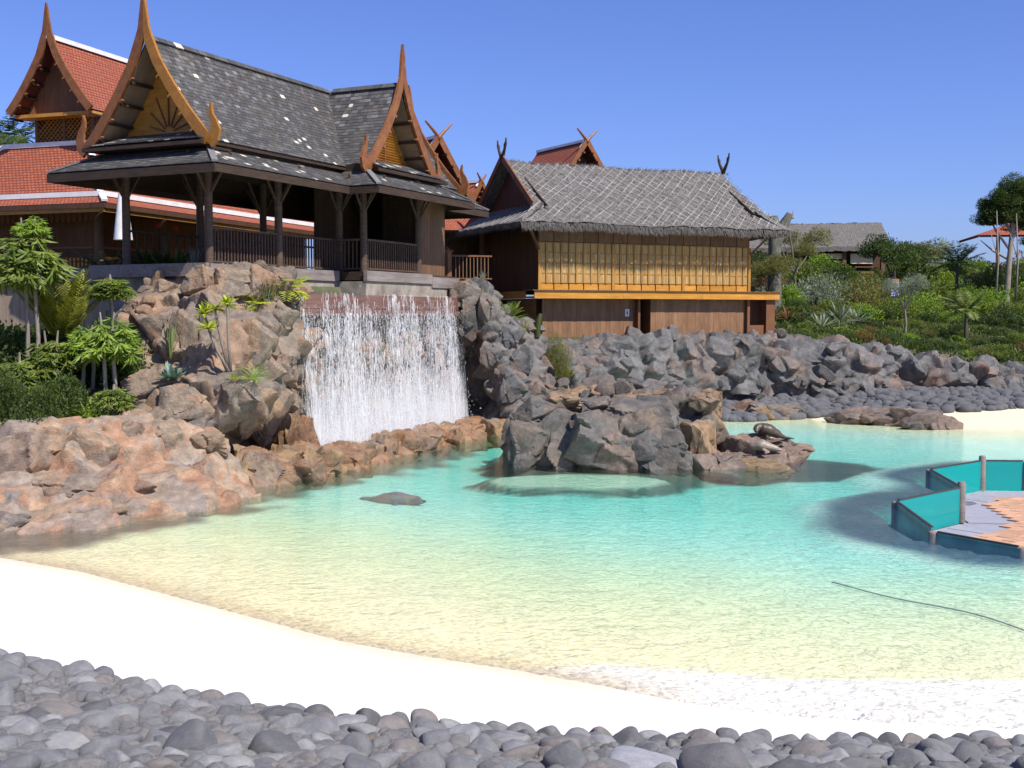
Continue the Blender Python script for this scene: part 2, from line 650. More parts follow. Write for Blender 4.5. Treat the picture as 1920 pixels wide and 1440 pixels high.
C = C * (1 - farb) + np.array([0.66, 0.56, 0.38]) * farb
mf = (sst((4.5 - dfar) / 4.0) * (fx > 5))[:, None]
floor_c = floor_c * (1 - mf) + floor_far * mf
C = C * (1 - t[:, None]) + floor_c * t[:, None]
wet = (np.exp(-(dnear / 0.42) ** 2) * sst((2.5 - fx) / 2) * (dnear < dfar))[:, None] * 0.75
C = C * (1 - wet) + np.array([0.60, 0.50, 0.32]) * wet
g = (sst((gyl - fy - 0.12) / 0.25) * (fy < 24))[:, None]
C = C * (1 - g) + gravel_c * g
il = inside(fx, fy, land_poly)
C[il] = soil
lefts = (~insP) & (fx < 4.5) & (dfar < dnear) & (~il)
C[lefts] = np.array([0.15, 0.12, 0.10])
nz1 = np.sin(fx * 2.3 + 1.7 * np.sin(fy * 1.9)) * 0.5 + np.sin(fy * 3.7 + 1.3 * np.sin(fx * 4.1)) * 0.3 + np.sin(fx * 7.1 + fy * 5.3) * 0.2


def paint(C, k, colr):
    return C * (1 - k[:, None]) + np.array(colr) * k[:, None]


# rough rock apron under the water along the rockwork and round the island
C = paint(C, sst((2.3 + 0.5 * nz1 - dfar) / 0.8) * (insP & (fx < 4.5) & (fx > -40)), (0.17, 0.14, 0.105))
ei = np.hypot((fx - 2.75) / 3.3, (fy - 32.2) / 3.2)
es = np.hypot((fx - 1.6) / 2.5, (fy - 28.5) / 1.3)
ep = np.hypot((fx - 7.2) / 2.6, (fy - 31.6) / 2.0)
C = paint(C, sst((1.22 + 0.06 * nz1 - np.minimum(ei, ep)) / 0.16) * insP, (0.15, 0.12, 0.095))
C = paint(C, sst((1.16 + 0.05 * nz1 - es) / 0.10) * insP, (0.10, 0.115, 0.10))
C = paint(C, sst((0.95 + 0.05 * nz1 - es) / 0.12) * insP, (0.70, 0.72, 0.56))
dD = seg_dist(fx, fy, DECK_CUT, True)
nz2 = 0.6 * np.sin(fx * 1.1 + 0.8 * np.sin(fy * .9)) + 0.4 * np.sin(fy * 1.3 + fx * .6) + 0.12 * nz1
C = paint(C, sst((1.45 + 0.45 * nz2 - dD) / 0.9) * (insP & (~inside(fx, fy, DECK_CUT))), (0.10, 0.145, 0.19))  # dark shading in the water outside the glass, painted on the floor
nx, ny = len(gx), len(gy_)
I = np.arange(nx * ny).reshape(ny, nx)
F = np.stack([I[:-1, :-1], I[:-1, 1:], I[1:, 1:], I[1:, :-1]], -1).reshape(-1, 4)

mt = NT('ground_zones')
zc = mt.node('ShaderNodeAttribute', attribute_name='zone').outputs['Color']
w0 = mt.coords(which='World', rnd=False)
nn1 = mt.noise(w0, 9.0, 6, 0.7)
nn2 = mt.noise(w0, 0.8, 5, 0.6)
cc = mt.mixc(mt.remap(nn1, 0.35, 0.7, 0.0, 0.16), zc, (0.35, 0.30, 0.2))
cc = mt.mixc(mt.remap(nn2, 0.45, 0.75, 0.0, 0.2), cc, (0.45, 0.42, 0.34))
wave = mt.node('ShaderNodeTexVoronoi', {'Vector': mt.coords((1, 1, 1), False, 'World'), 'Scale': 5.5}, feature='SMOOTH_F1').outputs['Distance']
nn3 = mt.noise(w0, 26, 4, 0.7)
hgt = mt.math('ADD', mt.math('MULTIPLY', wave, 0.5), mt.math('MULTIPLY', nn3, 0.35))
M['ground'] = mt.fin(cc, 0.95, mt.bump(hgt, 0.14, 0.05), 0.1)
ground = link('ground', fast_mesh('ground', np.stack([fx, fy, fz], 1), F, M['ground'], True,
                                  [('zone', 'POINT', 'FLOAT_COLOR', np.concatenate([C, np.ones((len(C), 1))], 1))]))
ground['kind'] = 'structure'

# ---------------------------------------------------------------- the sunken viewing deck outline (a zigzag of glass) and the pool water round it
DZ = -0.70
T = [P2(2200, 1050, .12), P2(1920, 1018, .12), P2(1750, 988, .12), P2(1680, 937, .12), P2(1803, 912, .12), P2(1743, 878, .12), P2(1842, 862, .12), P2(1925, 863, .12), P2(2060, 868, .12)]
T[0] = (T[1][0] + 3.2, T[1][1] - 1.0)
T[8] = (T[7][0] + 2.2, T[7][1] - 0.2)
deck_poly = [(T[1][0] + 9, T[1][1] - 2.2)] + T[0:9] + [(T[8][0] + 5, T[8][1] - 1.5)]
mw = NT('pool_water_surface')
W0 = mw.coords((1.0, 1.0, 1.0), False, 'World')
wn1 = mw.noise(W0, 3.1, 5, 0.6, 0.6)
wn2 = mw.noise(W0, 8.5, 4, 0.6, 0.8)
wn3 = mw.noise(W0, 24.0, 3, 0.6, 0.4)
hh = mw.math('ADD', mw.math('ADD', mw.math('MULTIPLY', wn1, 1.0), mw.math('MULTIPLY', wn2, 0.55)), mw.math('MULTIPLY', wn3, 0.16))
nrm = mw.bump(hh, 0.27, 0.16)
gl = mw.node('ShaderNodeBsdfGlossy', {'Roughness': 0.06, 'Normal': nrm, 'Color': (1, 1, 1, 1)})
# caustic light of the ripples, painted as bright lines into the surface's transparent colour
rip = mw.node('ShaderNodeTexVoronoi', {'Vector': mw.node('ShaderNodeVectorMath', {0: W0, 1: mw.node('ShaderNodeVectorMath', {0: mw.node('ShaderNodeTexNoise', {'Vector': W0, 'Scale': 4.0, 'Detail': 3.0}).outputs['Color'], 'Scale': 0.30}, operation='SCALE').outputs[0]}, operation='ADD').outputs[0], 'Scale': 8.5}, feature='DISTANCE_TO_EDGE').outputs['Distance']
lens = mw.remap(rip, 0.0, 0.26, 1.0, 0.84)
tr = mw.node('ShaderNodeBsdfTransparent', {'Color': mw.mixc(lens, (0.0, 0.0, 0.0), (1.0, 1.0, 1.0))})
fr = mw.node('ShaderNodeFresnel', {'IOR': 1.33, 'Normal': nrm})
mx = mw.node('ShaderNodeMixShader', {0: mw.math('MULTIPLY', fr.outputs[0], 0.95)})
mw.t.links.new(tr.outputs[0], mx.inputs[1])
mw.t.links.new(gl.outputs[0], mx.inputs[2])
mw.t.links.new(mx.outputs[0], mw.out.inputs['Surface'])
va = mw.node('ShaderNodeVolumeAbsorption', {'Color': (0.0, 0.865, 0.815, 1), 'Density': 0.52})
mw.t.links.new(va.outputs[0], mw.out.inputs['Volume'])
mw.n.remove(mw.b)
M['water'] = mw.mat


outline = [(-24, 18.5), (-6, 9.6), (8, 9.3), (22, 13), (27.5, 20)] + deck_poly + [(27.5, 30), (27, 38), (18, 43), (11, 46.5), (4, 45.5), (-3, 41.8), (-8, 32), (-12, 28), (-24, 27)]
from mathutils.geometry import tessellate_polygon
tris = tessellate_polygon([[Vector((x, y, 0)) for x, y in outline]])
n = len(outline)
wv = [(x, y, 0.0) for x, y in outline] + [(x, y, -2.6) for x, y in outline]
wf_ = []
for t in tris:
    a, b, c = t
    ar = (outline[b][0] - outline[a][0]) * (outline[c][1] - outline[a][1]) - (outline[b][1] - outline[a][1]) * (outline[c][0] - outline[a][0])
    if ar < 0:
        b, c = c, b
    wf_ += [(a, b, c), (a + n, c + n, b + n)]
for i in range(n):
    wf_.append((i, i + n, (i + 1) % n + n, (i + 1) % n))
wme = bpy.data.meshes.new('water')
wme.from_pydata(wv, [], wf_)
bm = bmesh.new()
bm.from_mesh(wme)
bmesh.ops.recalc_face_normals(bm, faces=bm.faces)
bm.to_mesh(wme)
bm.free()
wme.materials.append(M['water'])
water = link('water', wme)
water['kind'] = 'structure'

# ---------------------------------------------------------------- viewing deck: paved floor below the water level behind glass
mp = NT('clay_pavers')
M['paver'] = mp.fin(mp.vary(mp.ramp(mp.noise(mp.coords(), 6, 6, .7), [(.3, (0.42, 0.22, 0.13)), (.7, (0.56, 0.34, 0.22))]), .15), .85, mp.bump(mp.noise(mp.coords(), 30, 4), .3, .01), .2)
M['slate'] = plain('lavender_grey_slab', (0.30, 0.29, 0.33), 0.7, 0.3, 0.12, 4, 0.2)
M['moat'] = plain('dark_submerged_concrete', (0.045, 0.055, 0.065), 0.9, 0.1, 0.4, 2.0, 0.4)
deck = thing('viewing_deck', 'sunken viewing deck paved in terracotta and grey behind teal glass', 'deck', (T[1][0] + 2, T[1][1] + 3, DZ))
dl = Vector((-deck.location.x, -deck.location.y, -deck.location.z))
b = MB()
b.plate([Vector((x, y, -2.4)) + dl for x, y in deck_poly], (0, 0, 2.4 + DZ - 0.03))
b.build('foundation', M['slate'], deck)
# paver pieces: a band of grey slabs along the glass, terracotta inside
inner = []
cen = Vector((np.mean([p[0] for p in deck_poly]), np.mean([p[1] for p in deck_poly])))
din = seg_dist
dpoly = np.array(deck_poly)
pv_grey = MB(); pv_grey.box((0, 0, 0), (0.60, 0.60, 0.03))
pv_red = MB(); pv_red.box((0, 0, 0), (0.575, 0.285, 0.03))
mg, mr = pv_grey.mesh('slab', M['slate']), pv_red.mesh('paver', M['paver'])
random.seed(5)
ca, sa = math.cos(R(38)), math.sin(R(38))
cells = []
for i in range(-30, 60):
    for j in range(-60, 60):
        lx, ly = i * 0.60 + (0.3 if j % 2 else 0), j * 0.30
        x, y = T[1][0] + ca * lx - sa * ly, T[1][1] + sa * lx + ca * ly
        if x < y * 0.465:
            cells.append((x, y))
cells = np.array(cells)
okc = inside(cells[:, 0], cells[:, 1], dpoly) & (seg_dist(cells[:, 0], cells[:, 1], dpoly[1:-1]) > 1.05)
cells = sorted([tuple(c) for c in cells[okc]], key=lambda c: c[0] ** 2 + c[1] ** 2)[:299]
for x, y in cells:
    link('paver', mr, deck, (x + dl.x, y + dl.y, -0.012 + random.uniform(-.003, .003)), (0, 0, R(38) + random.uniform(-.01, .01)))
# grey border strip slabs, laid just inside every glass panel
for i in range(1, 9):
    a, c_ = Vector((*T[i - 1], 0)), Vector((*T[i], 0))
    d = (c_ - a)
    L = d.length
    d.normalize()
    nr = Vector((d.y, -d.x, 0))
    k = max(1, int(L / 0.75))
    for q in range(k):
        p = a + d * (L * (q + 0.5) / k) + nr * 0.62
        if inside(np.array([p.x]), np.array([p.y]), dpoly)[0]:
            s = link('border_slab', mg, deck, (p.x + dl.x, p.y + dl.y, -0.016 + 0.0007 * ((q * 7 + i * 3) % 9)), (0, 0, math.atan2(d.y, d.x)), (L / k / 0.6 * 0.98, 1.5, 1))
mgl = NT('teal_glass')
mgl.set(mgl.b, 'Base Color', (0.03, 0.55, 0.52, 1))
mgl.set(mgl.b, 'Roughness', 0.08)
tg = mgl.node('ShaderNodeBsdfTransparent', {'Color': (0.45, 0.95, 0.92, 1)})
tlg = mgl.node('ShaderNodeBsdfTranslucent', {'Color': (0.03, 0.62, 0.58, 1)})
mxt = mgl.node('ShaderNodeMixShader', {0: 0.45})
mgl.t.links.new(mgl.b.outputs[0], mxt.inputs[1])
mgl.t.links.new(tlg.outputs[0], mxt.inputs[2])
mxg = mgl.node('ShaderNodeMixShader', {0: 0.75})
mgl.t.links.new(tg.outputs[0], mxg.inputs[1])
mgl.t.links.new(mxt.outputs[0], mxg.inputs[2])
mgl.t.links.new(mxg.outputs[0], mgl.out.inputs[0])
M['glass'] = mgl.mat
M['frame'] = plain('dark_bronze_frame', (0.05, 0.045, 0.04), 0.5)
M['panel'] = plain('dim_blue_green_panel', (0.10, 0.24, 0.26), 0.3, 0.5, 0.3)
bar = thing('glass_barrier', 'zigzag barrier of teal glass panels between timber posts holding back the pool', 'barrier', (T[2][0], T[2][1], DZ))
bl = -Vector(bar.location)
for i in range(1, 9):
    a, c_ = Vector((*T[i - 1], 0)), Vector((*T[i], 0))
    d = (c_ - a).normalized()
    p, q = a + d * 0.10, c_ - d * 0.10
    clear = i in (4, 6, 7, 8)
    b = MB()
    lift = 0.0 if i > 2 else -0.06               # the two near sides barely rise above the water
    b.bar(p + bl + Vector((0, 0, -0.31 + lift)), q + bl + Vector((0, 0, -0.31 + lift)), 0.03, 0.80)
    gp = b.build('glass_panel' if clear else 'dark_panel', M['glass'] if clear else M['panel'], bar)
    b = MB()
    b.bar(p + bl + Vector((0, 0, 0.105 + lift)), q + bl + Vector((0, 0, 0.105 + lift)), 0.05, 0.03)
    b.build('top_rail', M['frame'], gp)
pm = MB(); pm.tube([(0, 0, 0), (0, 0, .9), (0, 0, .93)], [.095, .09, .07], 12)
pmesh = pm.mesh('post', M['grey_timber'], True, 40)
for i, p in enumerate(T):
    link('post', pmesh, bar, Vector((p[0], p[1], DZ)) + bl, None, (1, 1, 1.0 if i in (4, 6, 8) else 0.84 if i > 2 else 0.79))

# ---------------------------------------------------------------- roofs covered with single shingles
SHM = [M['shingle_a'], M['shingle_b'], M['shingle_c'], M['shingle_p']]


class Shingles:
    """collects single shingles; the largest in view become objects, the rest one part"""

    def __init__(self):
        self.items = []

    def patch(self, P, rows, width, ulen, keep=None, seed=0, pale=0.02, v0=0.0, v1=1.0):
        """P(u, v): u metres along the eave, v 0..1 from eave to ridge; ulen(v) -> (u0, u1)"""
        rng = random.Random(seed)
        for r in range(rows):
            va = v0 + (v1 - v0) * r / rows
            vb = v0 + (v1 - v0) * (r + 1) / rows
            vm = (va + vb) / 2
            u0, u1 = ulen(vm)
            u = u0 - rng.random() * width
            while u < u1:
                w = width * rng.uniform(0.75, 1.2)
                a, c = max(u, u0), min(u + w, u1)
                u += w
                if c - a < 0.05:
                    continue
                um = (a + c) / 2
                if keep is not None and not keep(um, vm):
                    continue
                o, e = Vector(P(um, va)), Vector(P(um, vb))
                du = Vector(P(um + 0.05, vm)) - Vector(P(um - 0.05, vm))
                up = e - o
                L = up.length
                x, y = du.normalized(), up.normalized()
                z = x.cross(y).normalized()
                if z.z < 0:
                    z = -z
                    x = -x
                y = z.cross(x)
                mi = 3 if rng.random() < pale else rng.choice((0, 0, 1, 1, 2))
                tilt = 0.035 * rng.uniform(0.7, 1.4)
                self.items.append(((o + e) / 2 + z * 0.03, x, y, z, (c - a) - 0.012, L * 1.12, tilt, mi))

    def finish(self, parent, mw, name='shingle', nmax=295):
        camp = Vector((0, 0, EYE))

        def size(it):
            p = mw @ it[0]
            n = (mw.to_3x3() @ it[3]).normalized()
            d = camp - p
            f = max(0.0, n.dot(d.normalized()))
            pr = p.x / p.y * FPX + 960
            if pr < 20 or pr > 1920:
                f *= 0.01
            return f * it[4] * it[5] / d.length_squared
        order = sorted(self.items, key=size, reverse=True)
        unit = []
        for k in range(4):
            b = MB()
            b.box((0, 0, 0), (1, 1, 1))
            unit.append(b.mesh(name, SHM[k]))
        for it in order[:nmax]:
            c, x, y, z, w, L, tilt, mi = it
            o = link(name, unit[mi], parent)
            yy = (y + z * -tilt * 2).normalized()
            zz = x.cross(yy)
            m = Matrix((x * w, yy * L, zz * 0.022)).transposed().to_4x4()
            m.translation = c
            o.matrix_local = m
        b = MB()
        for c, x, y, z, w, L, tilt, mi in order[nmax:]:
            yy = (y + z * -tilt * 2).normalized()
            zz = x.cross(yy)
            b.box(c, (w, L, 0.022), Matrix((x, yy, zz)).transposed(), mi)
        if b.v:
            b.build(name + '_courses', SHM, parent, kind='stuff')


def prof(t, sag=0.28):
    """height fraction of a swept roof, t = 0 at the ridge and 1 at the eave"""
    return 1 - t - sag * t * (1 - t)


# ---------------------------------------------------------------- the open pavilion above the waterfall (shingle roof, two pointed gables)
PF = 5.33
PYAW = math.atan2(0.9026, 0.4305)
PO = Vector((-8.11, 31.0, PF))
pav = thing('pavilion', 'open timber pavilion with dark shingle roof and tall pointed gables above the waterfall', 'pavilion', PO, PYAW)
pav_mw = Matrix.Translation(PO) @ Matrix.Rotation(PYAW, 4, 'Z')


def Z(z):
    return z - PF


RZ, EZ, HW = 11.33, 8.53, 2.05
BC, WA = 1.45, 7.76            # ridge lines: main roof at b = BC, wing at a = WA
A0, A1 = -0.62, 12.9


def main_pt(side):
    def P(u, v):
        t = 1 - v
        return (u, BC - side * HW * t, Z(EZ + (RZ - EZ) * prof(t)))
    return P


def wing_pt(side):
    def P(u, v):
        t = 1 - v
        return (WA + side * HW * t, u, Z(EZ + (RZ - EZ) * prof(t)))
    return P


def slope_board(P, u0, u1, n=10, under=0.09, nu=1):
    """roof deck following P, with a thickness"""
    b = MB()
    vs = []
    for k in range(n + 1):
        for j in (0, 1):
            p = Vector(P(u0 if j == 0 else u1, k / n))
            vs.append(p)
    top = list(vs)
    lowv = [p - Vector((0, 0, under)) for p in vs]
    N = len(top)
    fs, low_ = [], []
    for k in range(n):
        a, c, d, e = 2 * k, 2 * k + 1, 2 * k + 3, 2 * k + 2
        fs.append((a, c, d, e))
        low_.append((N + a, N + e, N + d, N + c))
        fs.append((a, e, N + e, N + a))
        fs.append((c, N + c, N + d, d))
    fs.append((0, N, N + 1, 1))
    fs.append((2 * n, 2 * n + 1, N + 2 * n + 1, N + 2 * n))
    b.add(top + lowv, fs, 0)
    b.f += low_
    b.m += [1] * len(low_)
    return b


for nm, P, u0, u1 in (('roof_slope', main_pt(1), A0, A1), ('roof_slope', main_pt(-1), A0, A1), ('wing_roof_slope', wing_pt(-1), -1.30, BC - .1), ('wing_roof_slope', wing_pt(1), -1.30, BC - .1)):
    slope_board(P, u0, u1).build(nm, [M['dark_wood'], M['soffit']], pav)
S = Shingles()
S.patch(main_pt(1), 27, 0.19, lambda v: (A0, A1), lambda u, v: abs(u - WA) > HW * (1 - v) - 0.04, 1, 0.016)
S.patch(wing_pt(-1), 27, 0.19, lambda v: (-1.32, BC - HW * (1 - v) + 2 * HW * (1 - v)), lambda u, v: (BC - u) > HW * (1 - v) - 0.04, 2, 0.006)
S.patch(wing_pt(1), 27, 0.19, lambda v: (-1.32, BC), lambda u, v: (BC - u) > HW * (1 - v) - 0.04, 3, 0.01)
# ridge caps, one piece each
x = A0
rng = random.Random(3)
rc_b = MB(); rc_b.box((0, 0, 0), (0.305, 0.19, 0.03))
rcm = [rc_b.mesh('ridge_cap', M['shingle_a']), rc_b.mesh('ridge_cap', M['shingle_p'])]
while x < A1:
    if not (WA - .12 < x + .16 < WA + .12):
        for q in (-1, 1):
            link('ridge_cap', rcm[1 if rng.random() < .1 else 0], pav, (x + .16, BC + q * 0.075, Z(RZ + 0.015)), (-q * R(48), 0, 0))
    x += 0.32
y = -1.32
while y < BC - 0.3:
    for q in (-1, 1):
        link('ridge_cap', rcm[0], pav, (WA + q * 0.075, y + 0.16, Z(RZ + 0.022)), (q * R(48), 0, math.pi / 2))
    y += 0.32

# lower skirt roof all round (o: outline at the eave, i: at the wall)
SO, SI = Z(7.80), Z(8.36)


def trap(o1, o2, i1, i2, z0, z1):
    o1, o2, i1, i2 = [Vector((*p, 0)) for p in (o1, o2, i1, i2)]
    L = (o2 - o1).length
    dd = (o2 - o1) / L

    def P(u, v):
        base = o1 + dd * u
        inn = i1 - (i1 - o1).project(dd) + 0 * dd          # foot of the inner edge
        off = (i1 - o1) - (i1 - o1).project(dd)
        p = base + off * v
        return (p.x, p.y, z0 + (z1 - z0) * (v ** 1.12))

    def ul(v):
        a = (i1 - o1).dot(dd) * v
        c = L + ((i2 - o2).dot(dd)) * v
        return (a, c)
    return P, ul


skirt = [((-1.45, -1.45), (4.6, -1.45), (-0.4, -0.4), (5.65, -0.4)),
         ((4.6, -1.45), (4.6, -2.47), (5.65, -0.4), (5.65, -1.42)),
         ((4.6, -2.47), (10.7, -2.47), (5.65, -1.42), (9.65, -1.42)),
         ((10.7, -2.47), (10.7, -1.45), (9.65, -1.42), (9.65, -0.4)),
         ((10.7, -1.45), (13.8, -1.45), (9.65, -0.4), (12.75, -0.4)),
         ((13.8, -1.45), (13.8, 4.3), (12.75, -0.4), (12.75, 3.25)),
         ((13.8, 4.3), (-1.45, 4.3), (12.75, 3.25), (-0.4, 3.25)),
         ((-1.45, 4.3), (-1.45, -1.45), (-0.4, 3.25), (-0.4, -0.4))]
bs, bf = MB(), MB()
for k, (o1, o2, i1, i2) in enumerate(skirt):
    P, ul = trap(o1, o2, i1, i2, SO, SI)
    vs = [(*o1, SO - .01), (*o2, SO - .01), (*i2, SI - .01), (*i1, SI - .01)]
    low = [(p[0], p[1], p[2] - 0.07) for p in vs]
    bs.add(vs + low, [(0, 1, 2, 3), (7, 6, 5, 4), (0, 4, 5, 1), (1, 5, 6, 2), (2, 6, 7, 3), (3, 7, 4, 0)])
    d = (Vector((*o2, 0)) - Vector((*o1, 0))).normalized()
    nr = Vector((d.y, -d.x, 0))
    bf.bar(Vector((*o1, SO - 0.12)) + nr * 0.012 * (k % 2) - nr * .02, Vector((*o2, SO - 0.12)) + nr * 0.012 * (k % 2) - nr * .02, 0.045, 0.19 + 0.004 * k)
    pale = 0.045 if k in (0, 2) else 0.015
    S.patch(P, 9, 0.19, ul, None, 20 + k, pale)
bs.build('skirt_roof', M['dark_wood'], pav)
bf.build('eave_board', M['dark_wood'], pav)
# hips of the skirt
b = MB()
for o, i in (((-1.45, -1.45), (-0.4, -0.4)), ((4.6, -2.47), (5.65, -1.42)), ((10.7, -2.47), (9.65, -1.42)), ((-1.45, 4.3), (-0.4, 3.25)), ((13.8, -1.45), (12.75, -0.4))):
    b = MB()
    b.bar((*o, SO + .05), (*i, SI + .05), 0.16, 0.05)
    b.build('hip_cap', M['shingle_c'], pav)

# dark band between the two roofs, ceiling
b = MB()
b.lo((-0.38, -0.38, Z(8.24)), (12.73, 3.2, Z(8.62)))
b.lo((5.67, -1.40, Z(8.245)), (9.63, -0.385, Z(8.615)))
b.build('attic_band', M['dark_wood'], pav)
# pent strips at the foot of the gables
P, ul = trap((-0.98, 3.45), (-0.98, -0.62), (0.15, 3.0), (0.15, -0.15), Z(8.52), Z(8.9))
S.patch(P, 7, 0.19, ul, None, 41, 0.03)
b = MB()
b.add([(-0.98, 3.5, Z(8.5)), (-0.98, -0.62, Z(8.5)), (0.15, -0.2, Z(8.88)), (0.15, 3.1, Z(8.88)), (-0.98, 3.5, Z(8.40)), (-0.98, -0.62, Z(8.40)), (0.15, -0.2, Z(8.4)), (0.15, 3.1, Z(8.4))],
      [(0, 1, 2, 3), (7, 6, 5, 4), (0, 4, 5, 1), (1, 5, 6, 2), (2, 6, 7, 3), (3, 7, 4, 0)])
b.build('gable_pent', M['dark_wood'], pav)
b = MB()
P, ul = trap((WA - 2.05, -1.76), (WA + 2.35, -1.76), (WA - 1.65, -0.9), (WA + 1.65, -0.9), Z(8.50), Z(8.86))
S.patch(P, 6, 0.19, ul, None, 42, 0.12)
b.add([(WA - 2.05, -1.76, Z(8.48)), (WA + 2.35, -1.76, Z(8.48)), (WA + 1.65, -0.9, Z(8.84)), (WA - 1.65, -0.9, Z(8.84)), (WA - 2.05, -1.76, Z(8.38)), (WA + 2.35, -1.76, Z(8.38)), (WA + 1.65, -0.9, Z(8.38)), (WA - 1.65, -0.9, Z(8.38))],
      [(0, 1, 2, 3), (7, 6, 5, 4), (0, 4, 5, 1), (1, 5, 6, 2), (2, 6, 7, 3), (3, 7, 4, 0)])
b.build('gable_pent', M['dark_wood'], pav)
S.finish(pav, pav_mw)


def barge_line(hw, ez, rz, tip, n=10):
    pts = [(0.0, tip), (0.035, tip - 0.35), (0.09, rz + 0.22), (0.16, rz - 0.06)]
    wd = [0.03, 0.10, 0.19, 0.27]
    for k in range(1, n + 1):
        t = 0.11 + (1.02 - 0.11) * k / n
        pts.append((hw * t + 0.02, ez + (rz - ez) * prof(t) + 0.02))
        wd.append(0.27 + 0.03 * (k / n))
    return pts, wd


HOOK = [(0.0, -0.10), (0.13, 0.03), (0.19, 0.20), (0.14, 0.38), (0.07, 0.52), (0.05, 0.66), (0.08, 0.80)]
HW_ = [0.30, 0.32, 0.26, 0.18, 0.12, 0.08, 0.03]


def gable(parent, origin, ax, az, hw, ez, rz, tip, mats, thick=0.09, hook=True, face_in=0.85, style='sun', teeth=True):
    """pointed gable in the plane through origin: ax runs along the gable, az points out of it"""
    ay = Vector((0, 0, 1))
    ax, az = Vector(ax), Vector(az)
    for s in (1, -1):
        pts, wd = barge_line(hw, ez, rz, tip)
        b = MB()
        b.ribbon(pts, wd, thick, origin, ax * s, ay, az)
        if teeth:
            for k in range(5, len(pts) - 1, 2):
                p = Vector(pts[k])
                b.box(Vector(origin) + ax * s * (p.x - 0.16) + ay * (p.y - 0.10) + az * (thick / 2), (0.10, 0.10, 0.05), Matrix.Rotation(0.6, 3, az))
        bb = b.build('barge_board', mats[0] if s < 0 else mats[-1], parent)
        if hook:
            b = MB()
            e = Vector(pts[-1])
            hp = [(e.x + 0.02 + p[0] * 1.15, e.y + 0.02 + p[1] * 1.15) for p in HOOK]
            b.ribbon(hp, [w * 1.1 for w in HW_], thick * 0.9, Vector(origin) + az * 0.006, ax * s, ay, az)
            b.build('hook_finial', mats[0] if s < 0 else mats[-1], bb)
        # battens across the underside of the overhang
        for k in (5, 7, 9, 11, 13):
            if k < len(pts):
                bt = MB()
                p = Vector(pts[k])
                bt.bar(Vector(origin) + ax * s * (p.x - 0.05) + ay * (p.y - 0.17), Vector(origin) + ax * s * (p.x - 0.05) + ay * (p.y - 0.17) - az * face_in, 0.09, 0.07)
                bt.build('batten', M['dark_wood'], parent)
    # tympanum
    o = Vector(origin) - az * face_in
    k = 8
    poly = []
    for q in range(k + 1):
        t = 1.0 - q / k
        poly.append((hw * t * 0.97, ez + (rz - ez) * prof(t) - 0.09))
    pl = [o + ax * p[0] + ay * p[1] for p in poly] + [o - ax * p[0] + ay * p[1] for p in poly[::-1][1:]]
    pl = [p for p in pl]
    b = MB()
    b.plate([o + ax * hw * 0.97 + ay * (ez - 0.05)] + pl + [o - ax * hw * 0.97 + ay * (ez - 0.05)], -az * 0.06)
    ty = b.build('tympanum', mats[1], parent)
    if style == 'sun':
        b0 = o + ay * (ez + 0.42) + az * 0.02
        for q in range(7):
            an = R(90 + (q - 3) * 24)
            ln = [0.72, 0.85, 1.05, 1.45, 1.05, 0.85, 0.72][q]
            d = ax * math.cos(an) + ay * math.sin(an)
            b = MB()
            b.bar(b0 + d * 0.18, b0 + d * ln, 0.03, 0.045, az)
            b.build('ray', mats[2], ty)
        b = MB()
        b.bar(o - ax * hw * 0.8 + ay * (ez + 0.38) + az * .02, o + ax * hw * 0.8 + ay * (ez + 0.38) + az * .02, 0.08, 0.05)
        b.build('rail', mats[0], ty)
    elif style == 'louver':
        z = ez + 0.1
        while z < rz - 0.35:
            t = None
            for q in range(60):
                tt = q / 60
                if ez + (rz - ez) * prof(tt) < z + 0.30:
                    t = tt
                    break
            if t is None or t * hw < 0.08:
                z += 0.085
                continue
            b = MB()
            b.bar(o - ax * hw * t * .98 + ay * z + az * 0.03, o + ax * hw * t * .98 + ay * z + az * 0.03, 0.012, 0.07, az + ay * 0.8)
            b.build('slat', mats[2], ty)
            z += 0.085
        b = MB()
        b.bar(o + ay * (ez) + az * 0.05, o + ay * (rz - 0.4) + az * 0.05, 0.05, 0.06, az)
        b.build('mullion', mats[0], ty)
    return ty


gable(pav, (A0 - 0.06, BC, 0), (0, 1, 0), (-1, 0, 0), HW, Z(EZ), Z(RZ), Z(12.52), (M['gold_barge'], M['gold_wood'], M['barge_wood']), style='sun')
gable(pav, (WA, -1.36, 0), (1, 0, 0), (0, -1, 0), HW, Z(EZ), Z(RZ), Z(12.62), (M['barge_wood'], M['gold_wood'], M['gold_wood'], M['barge_wood']), style='louver', face_in=0.7)
gable(pav, (A1 + 0.06, BC, 0), (0, -1, 0), (1, 0, 0), HW, Z(EZ), Z(RZ), Z(12.5), (M['barge_wood'], M['gold_wood'], M['barge_wood']), style='')

# posts with Y braces
def post(p, h=2.95, br=((1, 0), (-1, 0), (0, 1), (0, -1))):
    b = MB()
    b.tube([(*p, 0.0), (*p, h)], [0.12, 0.105], 10)
    o = b.build('post', M['post_wood'], pav, True, 50)
    for d in br:
        b = MB()
        b.bar((p[0], p[1], h - 1.15), (p[0] + d[0] * 0.78, p[1] + d[1] * 0.78, h - 0.02), 0.05, 0.06)
        b.build('brace', M['post_wood'], o)


mp_ = [(0, 0), (3.05, 0), (6.17, 0), (0, 2.9), (3.05, 2.9), (6.1, 2.9), (9.2, 2.9), (12.2, 2.9), (12.2, 0)]
for p in mp_:
    br = [(1, 0), (-1, 0)]
    br += [(0, -1)] if p[1] == 0 else [(0, 1)]
    post(p, 2.95, br)
for p in ((5.95, -1.05), (9.3, -1.05)):
    post(p, 2.95, [(1, 0), (-1, 0), (0, -1)])


